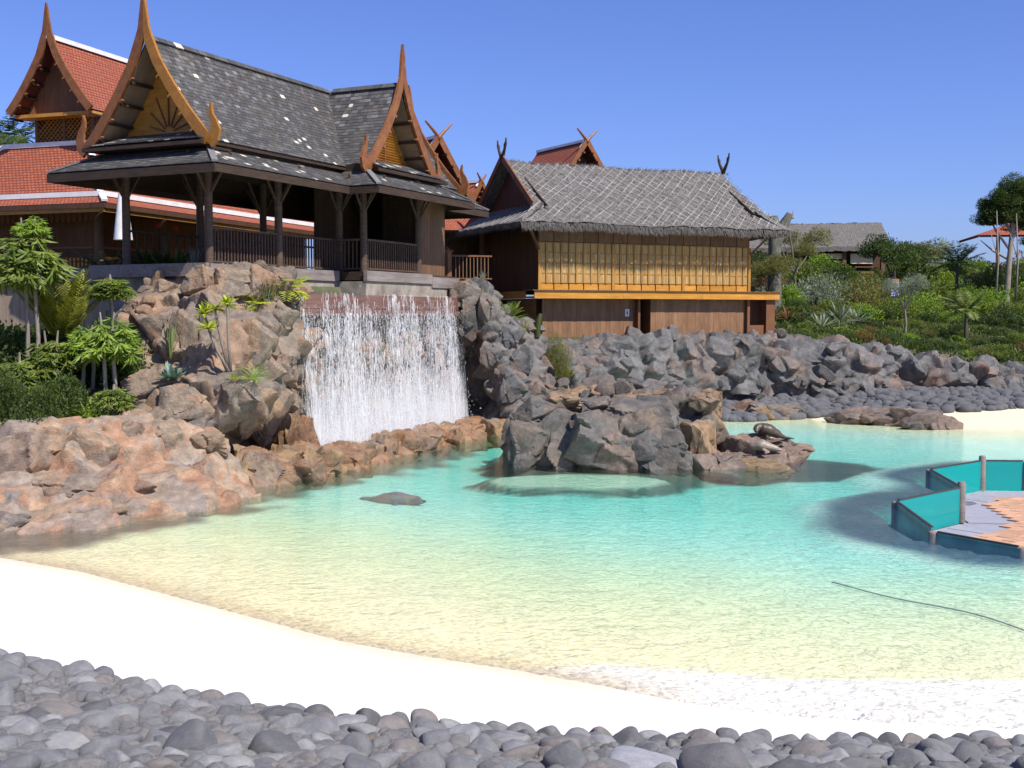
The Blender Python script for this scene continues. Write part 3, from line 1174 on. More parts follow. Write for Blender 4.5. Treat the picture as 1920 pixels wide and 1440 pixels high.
def railing(parent, p, q, mat_r, mat_b, h=1.0, step=0.135, name='railing', w=0.035):
    p, q = Vector(p), Vector(q)
    b = MB()
    b.bar(p + Vector((0, 0, h)), q + Vector((0, 0, h)), 0.08, 0.06)
    b.bar(p + Vector((0, 0, 0.10)), q + Vector((0, 0, 0.10)), 0.055, 0.05)
    o = b.build(name, mat_r, parent)
    L = (q - p).length
    n = int(L / step)
    bm_ = MB()
    bm_.box((0, 0, 0), (w, w, h - 0.12))
    me = bm_.mesh('baluster', mat_b)
    for k in range(1, n):
        c = p + (q - p) * (k / n)
        link('baluster', me, o, (c.x, c.y, 0.10 + (h - 0.12) / 2))
    return o


railing(pav, (0.1, 0, 0), (2.95, 0, 0), M['post_wood'], M['post_wood'])
railing(pav, (3.15, 0, 0), (6.05, 0, 0), M['post_wood'], M['post_wood'])
railing(pav, (5.95, -0.05, 0), (5.95, -0.95, 0), M['post_wood'], M['post_wood'])
railing(pav, (6.05, -1.05, 0), (9.2, -1.05, 0), M['post_wood'], M['post_wood'])
for a, c in ((0, 3.05), (3.05, 6.1), (6.1, 9.2)):
    railing(pav, (a + .1, 2.9, 0), (c - .1, 2.9, 0), M['dark_wood'], M['dark_wood'], step=0.3)

# floor slab and weathered edge beam
b = MB()
b.lo((-0.5, -0.30, -0.26), (12.8, 3.5, -0.002))
b.lo((5.6, -1.32, -0.262), (11.4, -0.302, -0.003))
b.build('floor_slab', M['dark_wood'], pav)
b = MB()
b.lo((-0.45, -0.42, -0.30), (5.55, -0.305, 0.02))
b.lo((-0.63, -0.42, -0.31), (-0.505, 3.7, 0.03))
b.lo((5.50, -1.46, -0.30), (9.55, -1.325, 0.02))
b.lo((9.58, -1.45, -0.42), (11.5, -1.325, -0.06))
b.build('edge_beam', M['grey_timber'], pav)
b = MB()
b.lo((-0.4, -0.36, -1.2), (5.52, 3.4, -0.304))
b.lo((5.52, -1.40, -1.2), (11.45, 3.4, -0.306))
b.build('base_wall', M['concrete'], pav)
# timber walls at the far end of the wing
pk = MB(); pk.box((0, 0, 1.42), (0.19, 0.04, 2.9)); pkm = pk.mesh('plank', M['plank_brown']); pkd = pk.mesh('plank', M['dark_wood'])  # inner planks darker: the shade under the roof is put into their colour
for k in range(9):
    link('plank', pkm, pav, (9.45 + 0.2 * k, -1.02, 0.02), (0, 0, 0))
for k in range(7):
    link('plank', pkd, pav, (9.48, -0.86 + 0.2 * k, 0.02), (0, 0, math.pi / 2))
for k in range(10):
    link('plank', pkd, pav, (7.2 + 0.2 * k, 1.6, 0.02), (0, 0, 0))
b = MB()
b.lo((9.2, 3.0, 0), (12.3, 3.08, 2.9)); b.lo((12.2, -0.2, 0), (12.28, 2.95, 2.9)); b.lo((6.3, 3.0, 1.9), (9.19, 3.08, 2.9)); b.lo((11.2, -1.0, 0), (11.26, 0.0, 2.9))
b.build('back_wall', M['dark_wood'], pav)

# ---------------------------------------------------------------- waterfall trough: long beam over which the water runs
tr_ = thing('waterfall_trough', 'long reddish timber trough beam with water running over its lip', 'trough', pav_mw @ Vector((5.9, -1.6, -1.35)), PYAW)
b = MB()
for z0, z1, o in ((-0.0, 0.19, 0.0), (0.195, 0.40, 0.015), (0.405, 0.60, 0.0)):
    b.lo((-4.75, -0.24 - o, z0), (4.9, -0.06, z1))
M['wet_wood'] = wood('wet_red_brown_timber', (0.13, 0.062, 0.045), (0.24, 0.125, 0.095), (0.5, 6, 6), 2.0, 0.3, 0.05, 0.3, 0.5)
b.build('beam', M['wet_wood'], tr_)
b = MB()
b.lo((-4.75, -0.055, 0.3), (4.9, 0.25, 0.56))
b.build('channel', M['wet_wood'], tr_)

# ---------------------------------------------------------------- thatched hut on stilts behind the rock wall
HO = Vector((1.065, 46.0, 3.1))
HYAW = math.atan2(0.407, 0.914)
hut = thing('thatched_hut', 'long wooden hut with netted grey thatch roof and golden bamboo front behind the rock wall', 'hut', HO, HYAW)


def H(z):
    return z - 3.1


LH, DH = 10.1, 5.8
# lower storey of vertical boards
M['plank_hut'] = wood('light_brown_plank', (0.17, 0.085, 0.04), (0.30, 0.165, 0.085), (5, 5, 0.7), 2.0)
pm_ = MB(); pm_.box((0, 0, 0), (0.215, 0.05, 1.75)); pme = pm_.mesh('plank', M['plank_hut'])
pm2 = MB(); pm2.box((0, 0, 0), (0.215, 0.05, 1.75)); pme2 = pm2.mesh('plank', M['plank_hut'])
rng = random.Random(8)
for k in range(44):
    s = 0.22 + 0.22 * k
    if 4.45 < s < 4.95:
        continue
    o = link('plank', pme if s < 4.5 else pme2, hut, (s, (-0.06 if s < 4.5 else -0.34) + rng.uniform(-.006, .006), 0.68), None, (1, 1, 1.0))
for k in range(24):
    link('plank', pme, hut, (0.05 + rng.uniform(-.006, .006), 0.5 + 0.22 * k, 0.68), (0, 0, math.pi / 2))
b = MB()
b.lo((0.1, 0.40, -0.4), (LH, DH, 1.55))
b.build('core', M['plank_dark'], hut)
for s in (4.40, 4.98):
    b = MB()
    b.lo((s - .05, -0.36, -0.2), (s + .05, 0.34, 1.55))
    b.build('door_post', M['plank_red'], hut)
b = MB()
b.lo((9.62, -0.55, -0.3), (9.75, 0.28, 1.56))
b.build('pier', M['plank_red'], hut)
b = MB()
b.lo((10.55, -0.62, -0.3), (11.0, -0.12, 1.56))
b.build('pier', M['plank_red'], hut)
b = MB()
b.lo((9.75, -0.5, -0.3), (10.55, -0.42, 0.45))
b.build('pier_rail', M['plank_red'], hut)
b = MB()
b.lo((9.75, 0.2, -0.3), (10.95, 0.28, 1.56))
b.build('pier', M['plank_red'], hut)
# deck
b = MB()
b.lo((-0.55, -0.72, H(4.66)), (11.1, 0.25, H(4.72)))
b.build('deck_soffit', M['plank_dark'], hut)
for s0, s1 in ((-0.55, 3.4), (3.41, 7.2), (7.21, 11.12)):
    b = MB()
    b.lo((s0, -0.78, H(4.64)), (s1, -0.725, H(4.94)))
    b.build('fascia_board', M['deck_orange'], hut)
b = MB()
b.lo((-0.62, 0.0, H(4.64)), (-0.555, 5.6, H(4.94)))
b.build('fascia_board', M['deck_orange'], hut)
b = MB()
b.lo((11.105, -0.72, H(4.64)), (11.16, 0.3, H(4.94)))
b.build('fascia_board', M['deck_orange'], hut)
db = MB(); db.box((0, 0, 0), (11.85, 0.128, 0.035)); dbm = db.mesh('deck_board', M['plank_brown'])
for k in range(7):
    link('deck_board', dbm, hut, (5.28, -0.78 + 0.135 * k, H(4.962)))
# bamboo front


def bamboo_mat():
    m = NT('split_bamboo_panel')
    v = m.coords((1, 1, 1))
    st = m.noise(m.coords((24, 24, 0.5)), 1.6, 5, 0.7)
    n = m.noise(v, 3.5, 6, 0.7)
    c = m.ramp(st, [(0.3, (0.20, 0.115, 0.04)), (0.5, (0.35, 0.225, 0.085)), (0.68, (0.60, 0.48, 0.26))])
    c = m.mixc(m.remap(n, 0.4, 0.7, 0, 0.55), c, (0.40, 0.20, 0.04))
    return m.fin(c, 0.6, m.bump(st, 0.6, 0.02), 0.3)


M['bamboo'] = bamboo_mat()
M['stud'] = wood('golden_stud', (0.30, 0.145, 0.025), (0.46, 0.24, 0.05), (4, 4, 0.6), 2.0, 0.5, 0.12)
b = MB()
b.lo((0, 0.06, H(4.98)), (LH, DH, H(7.5)))
b.build('wall_core', M['plank_dark'], hut)
N = 30
sp = LH / N
zr = [H(5.28), H(5.66), H(6.07), H(6.48), H(6.88)]
bp = {}
for r in range(4):
    mb = MB(); mb.box((0, 0, 0), (sp - 0.085, 0.035, zr[r + 1] - zr[r] - 0.035))
    me = mb.mesh('bamboo_panel', M['bamboo'])
    for k in range(N):
        link('bamboo_panel', me, hut, ((k + 0.5) * sp, 0.03 + rng.uniform(-.008, .008), (zr[r] + zr[r + 1]) / 2))
sb = MB(); sb.box((0, 0, 0), (0.075, 0.07, zr[4] - zr[0] + 0.02)); sme = sb.mesh('stud', M['stud'])
sb2 = MB(); sb2.box((0, 0, 0), (0.13, 0.085, zr[4] - H(4.99))); sme2 = sb2.mesh('stud', M['stud'])
for k in range(N + 1):
    big_ = k % 10 == 0
    link('stud', sme2 if big_ else sme, hut, (k * sp + (0.03 if k == 0 else -0.03 if k == N else 0), 0.004, (zr[0] + zr[4]) / 2 if not big_ else (H(4.99) + zr[4]) / 2))
for z in zr:
    b = MB()
    b.lo((0.01, -0.004, z - 0.013), (LH - .01, 0.012, z + 0.013))
    b.build('wall_rail', M['stud'], hut)
mb = MB(); mb.box((0, 0, 0), (sp * 2 - 0.05, 0.04, 0.24)); me = mb.mesh('skirting_panel', M['deck_orange'])
for k in range(N // 2):
    link('skirting_panel', me, hut, ((k + 0.5) * sp * 2, 0.035, H(5.12)))
mb = MB(); mb.box((0, 0, 0), (LH / 15 - 0.03, 0.04, 0.56)); me = mb.mesh('wall_board', M['plank_brown'])
for k in range(15):
    link('wall_board', me, hut, ((k + 0.5) * LH / 15, 0.03 + rng.uniform(-.006, .006), H(7.20)))
mb = MB(); mb.box((0, 0, 0), (0.27, 0.04, 2.5)); me = mb.mesh('plank', M['plank_dark'])
for k in range(21):
    link('plank', me, hut, (-0.03 + rng.uniform(-.006, .006), 0.14 + 0.275 * k, H(6.24)), (0, 0, math.pi / 2))
b = MB()
b.bar((LH + .02, -0.05, H(6.6)), (LH + .75, -0.55, H(7.5)), 0.09, 0.09)
b.bar((-.02, -0.05, H(6.6)), (-.75, -0.65, H(7.5)), 0.09, 0.09)
b.bar((-0.06, 5.75, H(5.0)), (-0.06, 5.75, H(7.4)), 0.14, 0.14)
b.build('brace', M['plank_brown'], hut)

# thatch: ridge at t = 2.9
HRZ, HEZ = H(10.42), H(7.62)
TM = 2.9
rs = np.random.RandomState(4)


def thatch_pt(s, t):
    """height of the thatch surface: main slopes with rounded eaves, lowered ends"""
    w = abs(t - TM) / 3.95
    z = HRZ + (HEZ - HRZ) * (w ** 0.94)
    z += 0.025 * math.sin(s * 1.3 + t) + 0.015 * math.sin(s * 3.1 - 2 * t)
    z -= 0.03 * math.sin(math.pi * min(max(s / LH, 0), 1))
    return z


S0, S1 = -0.32, 10.65


def end_s(t, w_end):
    return 0


ns, nt_ = 90, 34
vs, fs = [], []
for j in range(nt_ + 1):
    t = -1.05 + (TM + 1.05) * j / nt_
    k = j / nt_
    a = -1.25 + (1.25 + S0) * min(1, k / 0.27) if k < 0.27 else S0
    a = lerp(-1.2, S0, sst(np.array(k / 0.30)).item()) if k < 0.30 else S0
    c = lerp(11.45, S1, sst(np.array(k / 0.30)).item() * 0.6 + 0.4 * min(1, k / 0.9))
    for i in range(ns + 1):
        s = a + (c - a) * i / ns
        vs.append((s, t, thatch_pt(s, t) + rng.uniform(-.025, .025)))
for j in range(nt_):
    for i in range(ns):
        p = j * (ns + 1) + i
        fs.append((p, p + 1, p + ns + 2, p + ns + 1))
back = [(x, 2 * TM - y, z) for x, y, z in vs]
nb_ = len(vs)
V = vs + back
Fq = fs + [(a + nb_, d + nb_, c + nb_, b_ + nb_) for a, b_, c, d in fs]
low = [(x, y, z - 0.24) for x, y, z in V]
NV = len(V)
Fq += [(NV + d, NV + c, NV + b_, NV + a) for a, b_, c, d in Fq[:]]
# edges of the thatch
for base in (0, nb_):
    for i in range(ns):
        Fq.append((base + i, NV + base + i, NV + base + i + 1, base + i + 1))
    for j in range(nt_):
        for e in (0, ns):
            p = base + j * (ns + 1) + e
            q = p + ns + 1
            Fq.append((p, q, NV + q, NV + p))
link('thatch', fast_mesh('thatch', V, Fq, M['thatch'], True, sharp=50), hut)
# left end: skirt below the gablet


def end_skirt(s_in, s_out, sgn, nm):
    n, m = 46, 12
    vs = []
    for j in range(m + 1):
        k = j / m
        for i in range(n + 1):
            t = lerp(-0.25 - 0.8 * k, 6.05 + 0.8 * k, i / n)
            ss = lerp(s_in, s_out, k)
            corner = min(1, min(i, n - i) / 6.0)
            ss = lerp(s_in + (s_out - s_in) * k * 0.85, ss, corner)
            vs.append((ss + rng.uniform(-.02, .02), t, lerp(H(8.42), H(7.58), k ** 0.85) + rng.uniform(-.025, .025)))
    fs = []
    for j in range(m):
        for i in range(n):
            p = j * (n + 1) + i
            fs.append((p, p + 1, p + n + 2, p + n + 1))
    N0 = len(vs)
    V = vs + [(x, y, z - 0.22) for x, y, z in vs]
    fs += [(N0 + d, N0 + c, N0 + b_, N0 + a) for a, b_, c, d in fs[:]]
    for i in range(n):
        p = m * (n + 1) + i
        fs.append((p, p + 1, N0 + p + 1, N0 + p))
    return link(nm, fast_mesh(nm, V, fs, M['thatch'], True, sharp=50), hut)


end_skirt(0.15, -1.45, -1, 'thatch_skirt')
end_skirt(10.2, 11.6, 1, 'thatch_skirt')
# gablet boards, barge and crossed horns
for s, az in ((-0.34, -1), (10.67, 1)):
    b = MB()
    b.plate([(s - az * 0.55, -0.35, H(8.30)), (s - az * 0.55, 6.15, H(8.30)), (s - az * 0.55, TM, H(10.3))], (-az * 0.05, 0, 0))
    b.build('gablet', M['plank_dark'], hut)
    for q in (-1, 1):
        b = MB()
        b.bar((s, TM + q * 3.0, H(8.38)), (s, TM - q * 0.05, H(10.60)), 0.07, 0.24) if az < 0 else b.bar((s - .4, TM + q * 2.6, H(8.5)), (s - .4, TM, H(10.2)), 0.07, 0.1)
        b.build('barge_board', M['plank_red'] if az < 0 else M['plank_dark'], hut)
        b = MB()
        hp = [(s, TM - q * 0.02, H(10.42)), (s, TM + q * 0.16, H(10.68)), (s, TM + q * 0.30, H(10.86)), (s, TM + q * 0.36, H(11.05)), (s, TM + q * 0.42, H(11.14)), (s, TM + q * 0.44, H(11.30))]
        b.tube(hp, [0.085, 0.08, 0.06, 0.075, 0.045, 0.03], 6)
        b.build('horn_finial', M['dark_wood'], hut)
# straw fringe hanging along the eaves
fr_v, fr_f = [], []
for q in range(5200):
    if rng.random() < 0.72:
        s = rng.uniform(-1.25, 11.45)
        base = Vector((s, -1.05 + rng.uniform(-.02, .08), thatch_pt(s, -1.05) - rng.uniform(.0, .24)))
        d = Vector((rng.uniform(-.25, .25), -0.55, -1.0)).normalized()
        side = Vector((1, 0.2, 0))
    else:
        t = rng.uniform(-1.0, 6.9)
        e = min(1, min(t + 1.05, 6.85 - t) / 0.9)
        base = Vector((lerp(-1.22, -1.45, max(e, 0)) + rng.uniform(-.03, .05), t, H(7.58) - rng.uniform(0, .2)))
        d = Vector((-0.55, rng.uniform(-.25, .25), -1.0)).normalized()
        side = Vector((0.2, 1, 0))
    L = rng.uniform(0.08, 0.26)
    w = 0.012
    k = len(fr_v)
    fr_v += [base - side * w, base + side * w, base + d * L + side * w * .3]
    fr_f.append((k, k + 1, k + 2))
link('straw_fringe', fast_mesh('straw_fringe', [tuple(v) for v in fr_v], fr_f, M['thatch']), hut, kind='stuff')
# loose straw ends standing up all over the slope and the ridge
fr_v, fr_f = [], []
for q in range(9000):
    s = rng.uniform(S0, 10.9)
    t = TM - 3.9 * (rng.random() if q > 900 else rng.uniform(0, 0.02))
    base = Vector((s, t, thatch_pt(s, t)))
    d = Vector((rng.uniform(-.5, .5), -0.9 if q > 900 else rng.uniform(-.6, .6), rng.uniform(-.45, .1) if q > 900 else .5)).normalized()
    L = rng.uniform(0.06, 0.16)
    side = d.cross(Vector((0, -.6, .8))).normalized() * 0.010
    k = len(fr_v)
    fr_v += [base - side, base + side, base + d * L + Vector((0, -.02, .03))]
    fr_f.append((k, k + 1, k + 2))
link('loose_straw', fast_mesh('loose_straw', [tuple(v) for v in fr_v], fr_f, M['thatch']), hut, kind='stuff')
# rope net over the thatch
b = MB()
slope = 3.95 / math.cos(math.atan2(HRZ - HEZ, 3.95))
for fam in (1, -1):
    for q in range(-16, 36):
        pts = []
        for k in range(21):
            w = k / 20
            t = TM - 3.93 * w
            s = q * 0.46 + fam * (w - 0.5) * (3.1 if fam > 0 else 4.6) + 0.05 * math.sin(q * 2.7 + 5 * w)
            lo_ = S0 if w < .72 else lerp(S0, -1.15, (w - .72) / .28)
            hi_ = S1 + 0.7 * w
            if lo_ <= s <= hi_:
                pts.append((s, t, thatch_pt(s, t) + 0.035))
        if len(pts) > 2:
            b.tube(pts, 0.0115, 4)
for q in range(0, 18):
    t = 0.0 + q * 0.36
    pts = []
    for k in range(5):
        kk = k / 4
        pts.append((lerp(0.05, -1.40, kk), lerp(t, t + (t - TM) * 0.22, kk), lerp(H(8.42), H(7.58), kk ** .85) + .04))
    b.tube(pts, 0.0115, 4)
b.build('roof_netting', M['rope'], hut, kind='stuff')

# notice on the hut's lower wall, extinguisher in the doorway
pst = thing('notice', 'small white paper notice pinned on the dark boards under the hut deck', 'notice', hut_p := (Matrix.Translation(HO) @ Matrix.Rotation(HYAW, 4, 'Z') @ Vector((3.98, -0.10, 0.98))), HYAW)
b = MB(); b.box((0, 0, 0), (0.19, 0.01, 0.30))
M['paper'] = plain('white_paper', (0.75, 0.75, 0.74), 0.7)
M['ink'] = plain('dark_ink', (0.10, 0.10, 0.11), 0.7)
M['red'] = plain('red_paint', (0.35, 0.03, 0.02), 0.4)
M['cream'] = plain('cream_board', (0.72, 0.55, 0.30), 0.7)
b.build('sheet', M['paper'], pst)
b = MB(); b.plate([(-.02, -.008, .06), (.02, -.008, .06), (.035, -.008, -.02), (.015, -.008, -.1), (-.015, -.008, -.1), (-.035, -.008, -.02)], (0, .002, 0)); b.box((0, -.007, .09), (.035, .002, .035))
b.build('figure_mark', M['ink'], pst)
ex = thing('fire_extinguisher', 'red fire extinguisher hanging in the dark doorway under the hut', 'extinguisher', Matrix.Translation(HO) @ Matrix.Rotation(HYAW, 4, 'Z') @ Vector((4.72, 0.28, 0.75)), HYAW)
b = MB(); b.tube([(0, 0, 0), (0, 0, .03), (0, 0, .38), (0, 0, .45), (0, 0, .48)], [.06, .075, .075, .05, .025], 10)
b.build('cylinder', M['red'], ex, True, 40)
b = MB(); b.tube([(0, 0, .48), (.02, -.02, .56), (.10, -.03, .5), (.11, -.04, .2)], .014, 6); b.box((0.03, 0, .54), (.14, .03, .03))
b.build('hose', M['frame'], ex)

# ---------------------------------------------------------------- red tiled buildings


def tile_roof(name, polys, parent, mat=None, thick=0.10):
    """each polygon starts with its two eave points; UV in metres along the eave and up the slope"""
    me = bpy.data.meshes.new(name)
    V, Fa, UV = [], [], []
    for poly in polys:
        P = [Vector(p) for p in poly]
        x = (P[1] - P[0]).normalized()
        nrm = x.cross(P[2] - P[0]).normalized()
        if nrm.z < 0:
            nrm = -nrm
        y = nrm.cross(x)
        n0 = len(V)
        V += [tuple(p) for p in P]
        Fa.append(tuple(range(n0, n0 + len(P))))
        UV += [((p - P[0]).dot(x), (p - P[0]).dot(y)) for p in P]
        n1 = len(V)
        V += [tuple(p - nrm * thick) for p in P]
        Fa.append(tuple(range(n1, n1 + len(P)))[::-1])
        UV += [(0, 0)] * len(P)
        k = len(P)
        for i in range(k):
            j = (i + 1) % k
            Fa.append((n0 + i, n1 + i, n1 + j, n0 + j))
            UV += [(0, 0)] * 4
    me.from_pydata(V, [], Fa)
    u = me.uv_layers.new(name='UVMap')
    u.data.foreach_set('uv', np.array(UV, dtype=np.float32).ravel())
    me.materials.append(mat or M['tiles'])
    return link(name, me, parent)


RBY = R(71)
RO = Vector((-14.26, 40.0, 5.0))
red = thing('red_roofed_house', 'large wooden house with red tiled roof, white ridges and a pointed lattice tower', 'house', RO, RBY)


def K(z):
    return z - 5.0


XL, YL = 16.0, 9.5
# local x runs away to the right, local y to the left
o1 = 1.25
A_, B_, C_, D_ = (-o1, YL + o1), (-o1, -o1), (XL, -o1), (XL, YL + o1)
z0, z1 = K(7.72), K(8.00)
tile_roof('verandah_roof', [[(*A_, z0), (*B_, z0), (-o1 + .55, -o1 + .55, z1), (-o1 + .55, YL + o1, z1)], [(*B_, z0), (*C_, z0), (XL, -o1 + .55, z1), (-o1 + .55, -o1 + .55, z1)]], red)
b = MB()
e = -o1 + .57
b.bar((e, YL + o1, z1 + .08), (e, e, z1 + .08), 0.16, 0.17)
b.bar((e, e - .02, z1 + .083), (XL, e - .02, z1 + .083), 0.16, 0.17)
b.bar((e - .02, e - .02, z1 + .05), (-o1 - .02, -o1 - .02, z0 + .07), 0.20, 0.08)
b.build('white_ridge', M['white_trim'], red)
b = MB()
b.bar((-o1 - .03, YL + o1, z0 - .10), (-o1 - .03, -o1 - .03, z0 - .10), 0.05, 0.16)
b.bar((-o1, -o1 - .03, z0 - .105), (XL, -o1 - .03, z0 - .105), 0.05, 0.16)
b.build('fascia_board', M['plank_dark'], red)
b = MB()
b.bar((-o1 + .05, YL + o1, z0 - .24), (-o1 + .05, -o1 + .04, z0 - .24), 0.05, 0.13)
b.bar((-o1, -o1 + .05, z0 - .245), (XL, -o1 + .05, z0 - .245), 0.05, 0.13)
b.build('eave_board', M['gold_wood'], red)
# main hip roof
e = -o1 + .75
z2, z3 = K(8.03), K(10.08)
tx0, ty0, tx1, ty1 = 1.15, 1.25, 8.0, 5.0
tile_roof('main_roof', [[(e, YL, z2), (e, e, z2), (tx0, ty0, z3), (tx0, ty1, z3)], [(e, e, z2), (XL, e, z2), (tx1 + 3, ty0, z3), (tx0, ty0, z3)], [(XL, YL, z2), (e, YL, z2), (tx0, ty1, z3), (tx1 + 3, ty1, z3)]], red)
b = MB()
b.bar((tx0, ty0 - .05, z3 + .05), (tx0, ty1, z3 + .05), 0.18, 0.16)
b.bar((tx0, ty1, z3 + .05), (e, YL, z2 + .08), 0.18, 0.16)
b.bar((tx0, ty0, z3 + .055), (e, e, z2 + .08), 0.20, 0.16)
b.build('white_ridge', M['white_trim'], red)
b = MB()
b.lo((e + .3, e + .3, K(7.6)), (XL, YL, K(8.02)))
b.build('roof_core', M['plank_dark'], red)
# walls under the roof
b = MB()
b.lo((0.9, 0.9, K(4.6)), (XL, YL, K(7.9)))
b.build('wall', M['plank_red'], red)
for p in ((0, 0), (0, 3.2), (0, 6.4), (3.6, 0), (7.2, 0), (10.8, 0)):
    b = MB()
    b.tube([(*p, K(4.6)), (*p, K(7.7))], [.17, .15], 8)
    b.build('post', M['plank_brown'], red, True, 50)
railing(red, (0, 0.2, K(5.33)), (0, 3.05, K(5.33)), M['plank_red'], M['gold_wood'], 1.0, 0.16, w=0.07)
railing(red, (0, 3.35, K(5.33)), (0, 6.3, K(5.33)), M['plank_red'], M['gold_wood'], 1.0, 0.16, w=0.07)
railing(red, (0.2, 0, K(5.33)), (3.4, 0, K(5.33)), M['plank_red'], M['gold_wood'], 1.0, 0.16, w=0.07)
b = MB()
b.lo((-0.1, -0.1, K(4.4)), (XL, YL, K(5.3)))
b.build('floor', M['plank_brown'], red)
# carved frieze boards under the eaves
fz = MB()
for k in range(26):
    y = 0.2 + k * 0.24
    fz.plate([(0.02, y, K(7.62)), (0.02, y + .23, K(7.62)), (0.02, y + .2, K(7.3)), (0.02, y + .115, K(7.2)), (0.02, y + .03, K(7.3))], (0.03, 0, 0))
fz.build('frieze', M['plank_red'], red)
# tower with lattice screens and a gabled roof
ty, tw = 2.40, 1.22
b = MB()
b.lo((1.35, ty - tw, K(9.9)), (6.0, ty + tw, K(11.35)))
b.build('tower_core', M['plank_dark'], red)
b = MB()
for yy in (ty - tw, ty, ty + tw):
    b.lo((1.22, yy - .06, K(9.9)), (1.34, yy + .06, K(11.4)))
for z in (10.05, 11.33):
    b.lo((1.215, ty - tw, K(z) - .05), (1.345, ty + tw, K(z) + .05))
b.lo((1.35, ty - tw - .08, K(9.9)), (1.5, ty - tw, K(11.4)))
b.build('lattice_frame', M['plank_red'], red)
b = MB()
for k in range(-6, 16):
    for s in (-1, 1):
        y0 = ty - tw + k * 0.19
        pa, pb = Vector((1.28 + .012 * s, y0, K(10.08))), Vector((1.28 + .012 * s, y0 + s * 1.24, K(11.30)))
        # clip to the frame
        d = pb - pa
        ta, tb_ = 0.0, 1.0
        lo_, hi_ = ty - tw, ty + tw
        if abs(d.y) > 0:
            t1, t2 = (lo_ - pa.y) / d.y, (hi_ - pa.y) / d.y
            ta, tb_ = max(ta, min(t1, t2)), min(tb_, max(t1, t2))
        if tb_ - ta > 0.05:
            b.bar(pa + d * ta, pa + d * tb_, 0.02, 0.055, (1, 0, 0))
b.build('lattice', M['gold_wood'], red, kind='stuff')
tz0, tz1, thw = K(11.2), K(13.75), 1.72


def tw_pt(sd):
    def P(u, v):
        t = 1 - v
        return (u, ty + sd * thw * t, tz0 + (tz1 - tz0) * prof(t))
    return P


for sd in (1, -1):
    P = tw_pt(sd)
    polys = []
    for k in range(10):
        a, c = k / 10, (k + 1) / 10
        q = [P(0.55, a), P(6.4, a), P(6.4, c), P(0.55, c)]
        polys.append(q)
    tile_roof('tower_roof', polys, red, thick=0.05)
    b = MB()
    for k in range(10):
        b.bar(Vector(P(0.62, k / 10)) + Vector((0, 0, .05)), Vector(P(0.62, (k + 1) / 10)) + Vector((0, 0, .05)), 0.10, 0.09)
    b.build('white_verge', M['white_trim'], red)
b = MB()
b.bar((0.45, ty, tz1 + .05), (6.4, ty, tz1 + .05), 0.2, 0.16)
b.build('white_ridge', M['white_trim'], red)
gable(red, (0.52, ty, 0), (0, 1, 0), (-1, 0, 0), thw, tz0, tz1, K(14.95), (M['barge_wood'], M['plank_red'], M['barge_wood']), hook=False, face_in=0.6, style='', thick=0.08)
b = MB()
b.lo((0.7, ty - thw * .98, tz0 - .16), (1.3, ty + thw * .98, tz0 - .04))
b.build('tie_beam', M['gold_wood'], red)


def crossed_gable(name, label, px, py, Y, half, drop, length, yaw, fin=0.9, wall_h=2.5, white=True):
    """house end with a steep red gable and crossed finials; its gable faces local -y, the ridge runs along +y"""
    p = at(px, py, Y)
    zb = p.z - drop - wall_h
    t = thing(name, label, 'house', (p.x, p.y, zb), yaw)
    ez, rz = wall_h, wall_h + drop
    for s in (-1, 1):
        tile_roof('roof_slope', [[(s * half, 0, ez), (s * half, length, ez), (0, length, rz), (0, 0, rz)]], t)
        b = MB()
        b.bar((s * (half + .06), -0.05, ez - .12), (0, -0.05, rz + 0.03), 0.09, 0.26)
        b.build('barge_board', M['barge_wood'], t)
        b = MB()
        b.tube([(s * 0.02, -0.05, rz - .02), (-s * 0.28 * fin, -0.05, rz + 0.30 * fin), (-s * 0.62 * fin, -0.05, rz + 0.62 * fin)], [0.085, 0.07, 0.04], 6)
        b.build('crossed_finial', M['barge_wood'], t)
        for k in range(1, 6):
            b = MB()
            f = k / 6
            b.box((s * half * f, -0.02, ez + drop * (1 - f) - .22), (0.10, 0.5, 0.08))
            b.build('purlin', M['plank_red'], t)
    if white:
        b = MB()
        b.bar((0, 0.05, rz + .06), (0, length, rz + .06), 0.2, 0.14)
        b.bar((-half * .18, 0.12, rz - drop * .18 + .1), (0, 0.12, rz + .1), 0.1, 0.1)
        b.build('white_ridge', M['white_trim'], t)
    b = MB()
    b.plate([(-half * .9, 0.75, ez), (half * .9, 0.75, ez), (0, 0.75, rz - .2)], (0, .1, 0))
    b.build('gable_wall', M['plank_dark'], t)
    b = MB()
    b.lo((-half * .85, 0.8, 0), (half * .85, length, ez + .05))
    b.build('wall', M['plank_dark'], t)
    return t


crossed_gable('red_gabled_house', 'steep red gable with crossed finials just behind the pavilion end', 822, 258, 52, 1.95, 3.1, 6, R(32), 1.1, 3.8)
crossed_gable('red_gabled_house', 'small distant red roof with crossed finials between pavilion and hut', 902, 342, 66, 1.7, 2.0, 9, R(60), 0.8, 4)
crossed_gable('red_gabled_house', 'red gable with crossed finials rising above the thatch ridge of the hut', 1100, 265, 64, 1.9, 2.6, 5.2, R(30), 1.05, 5)
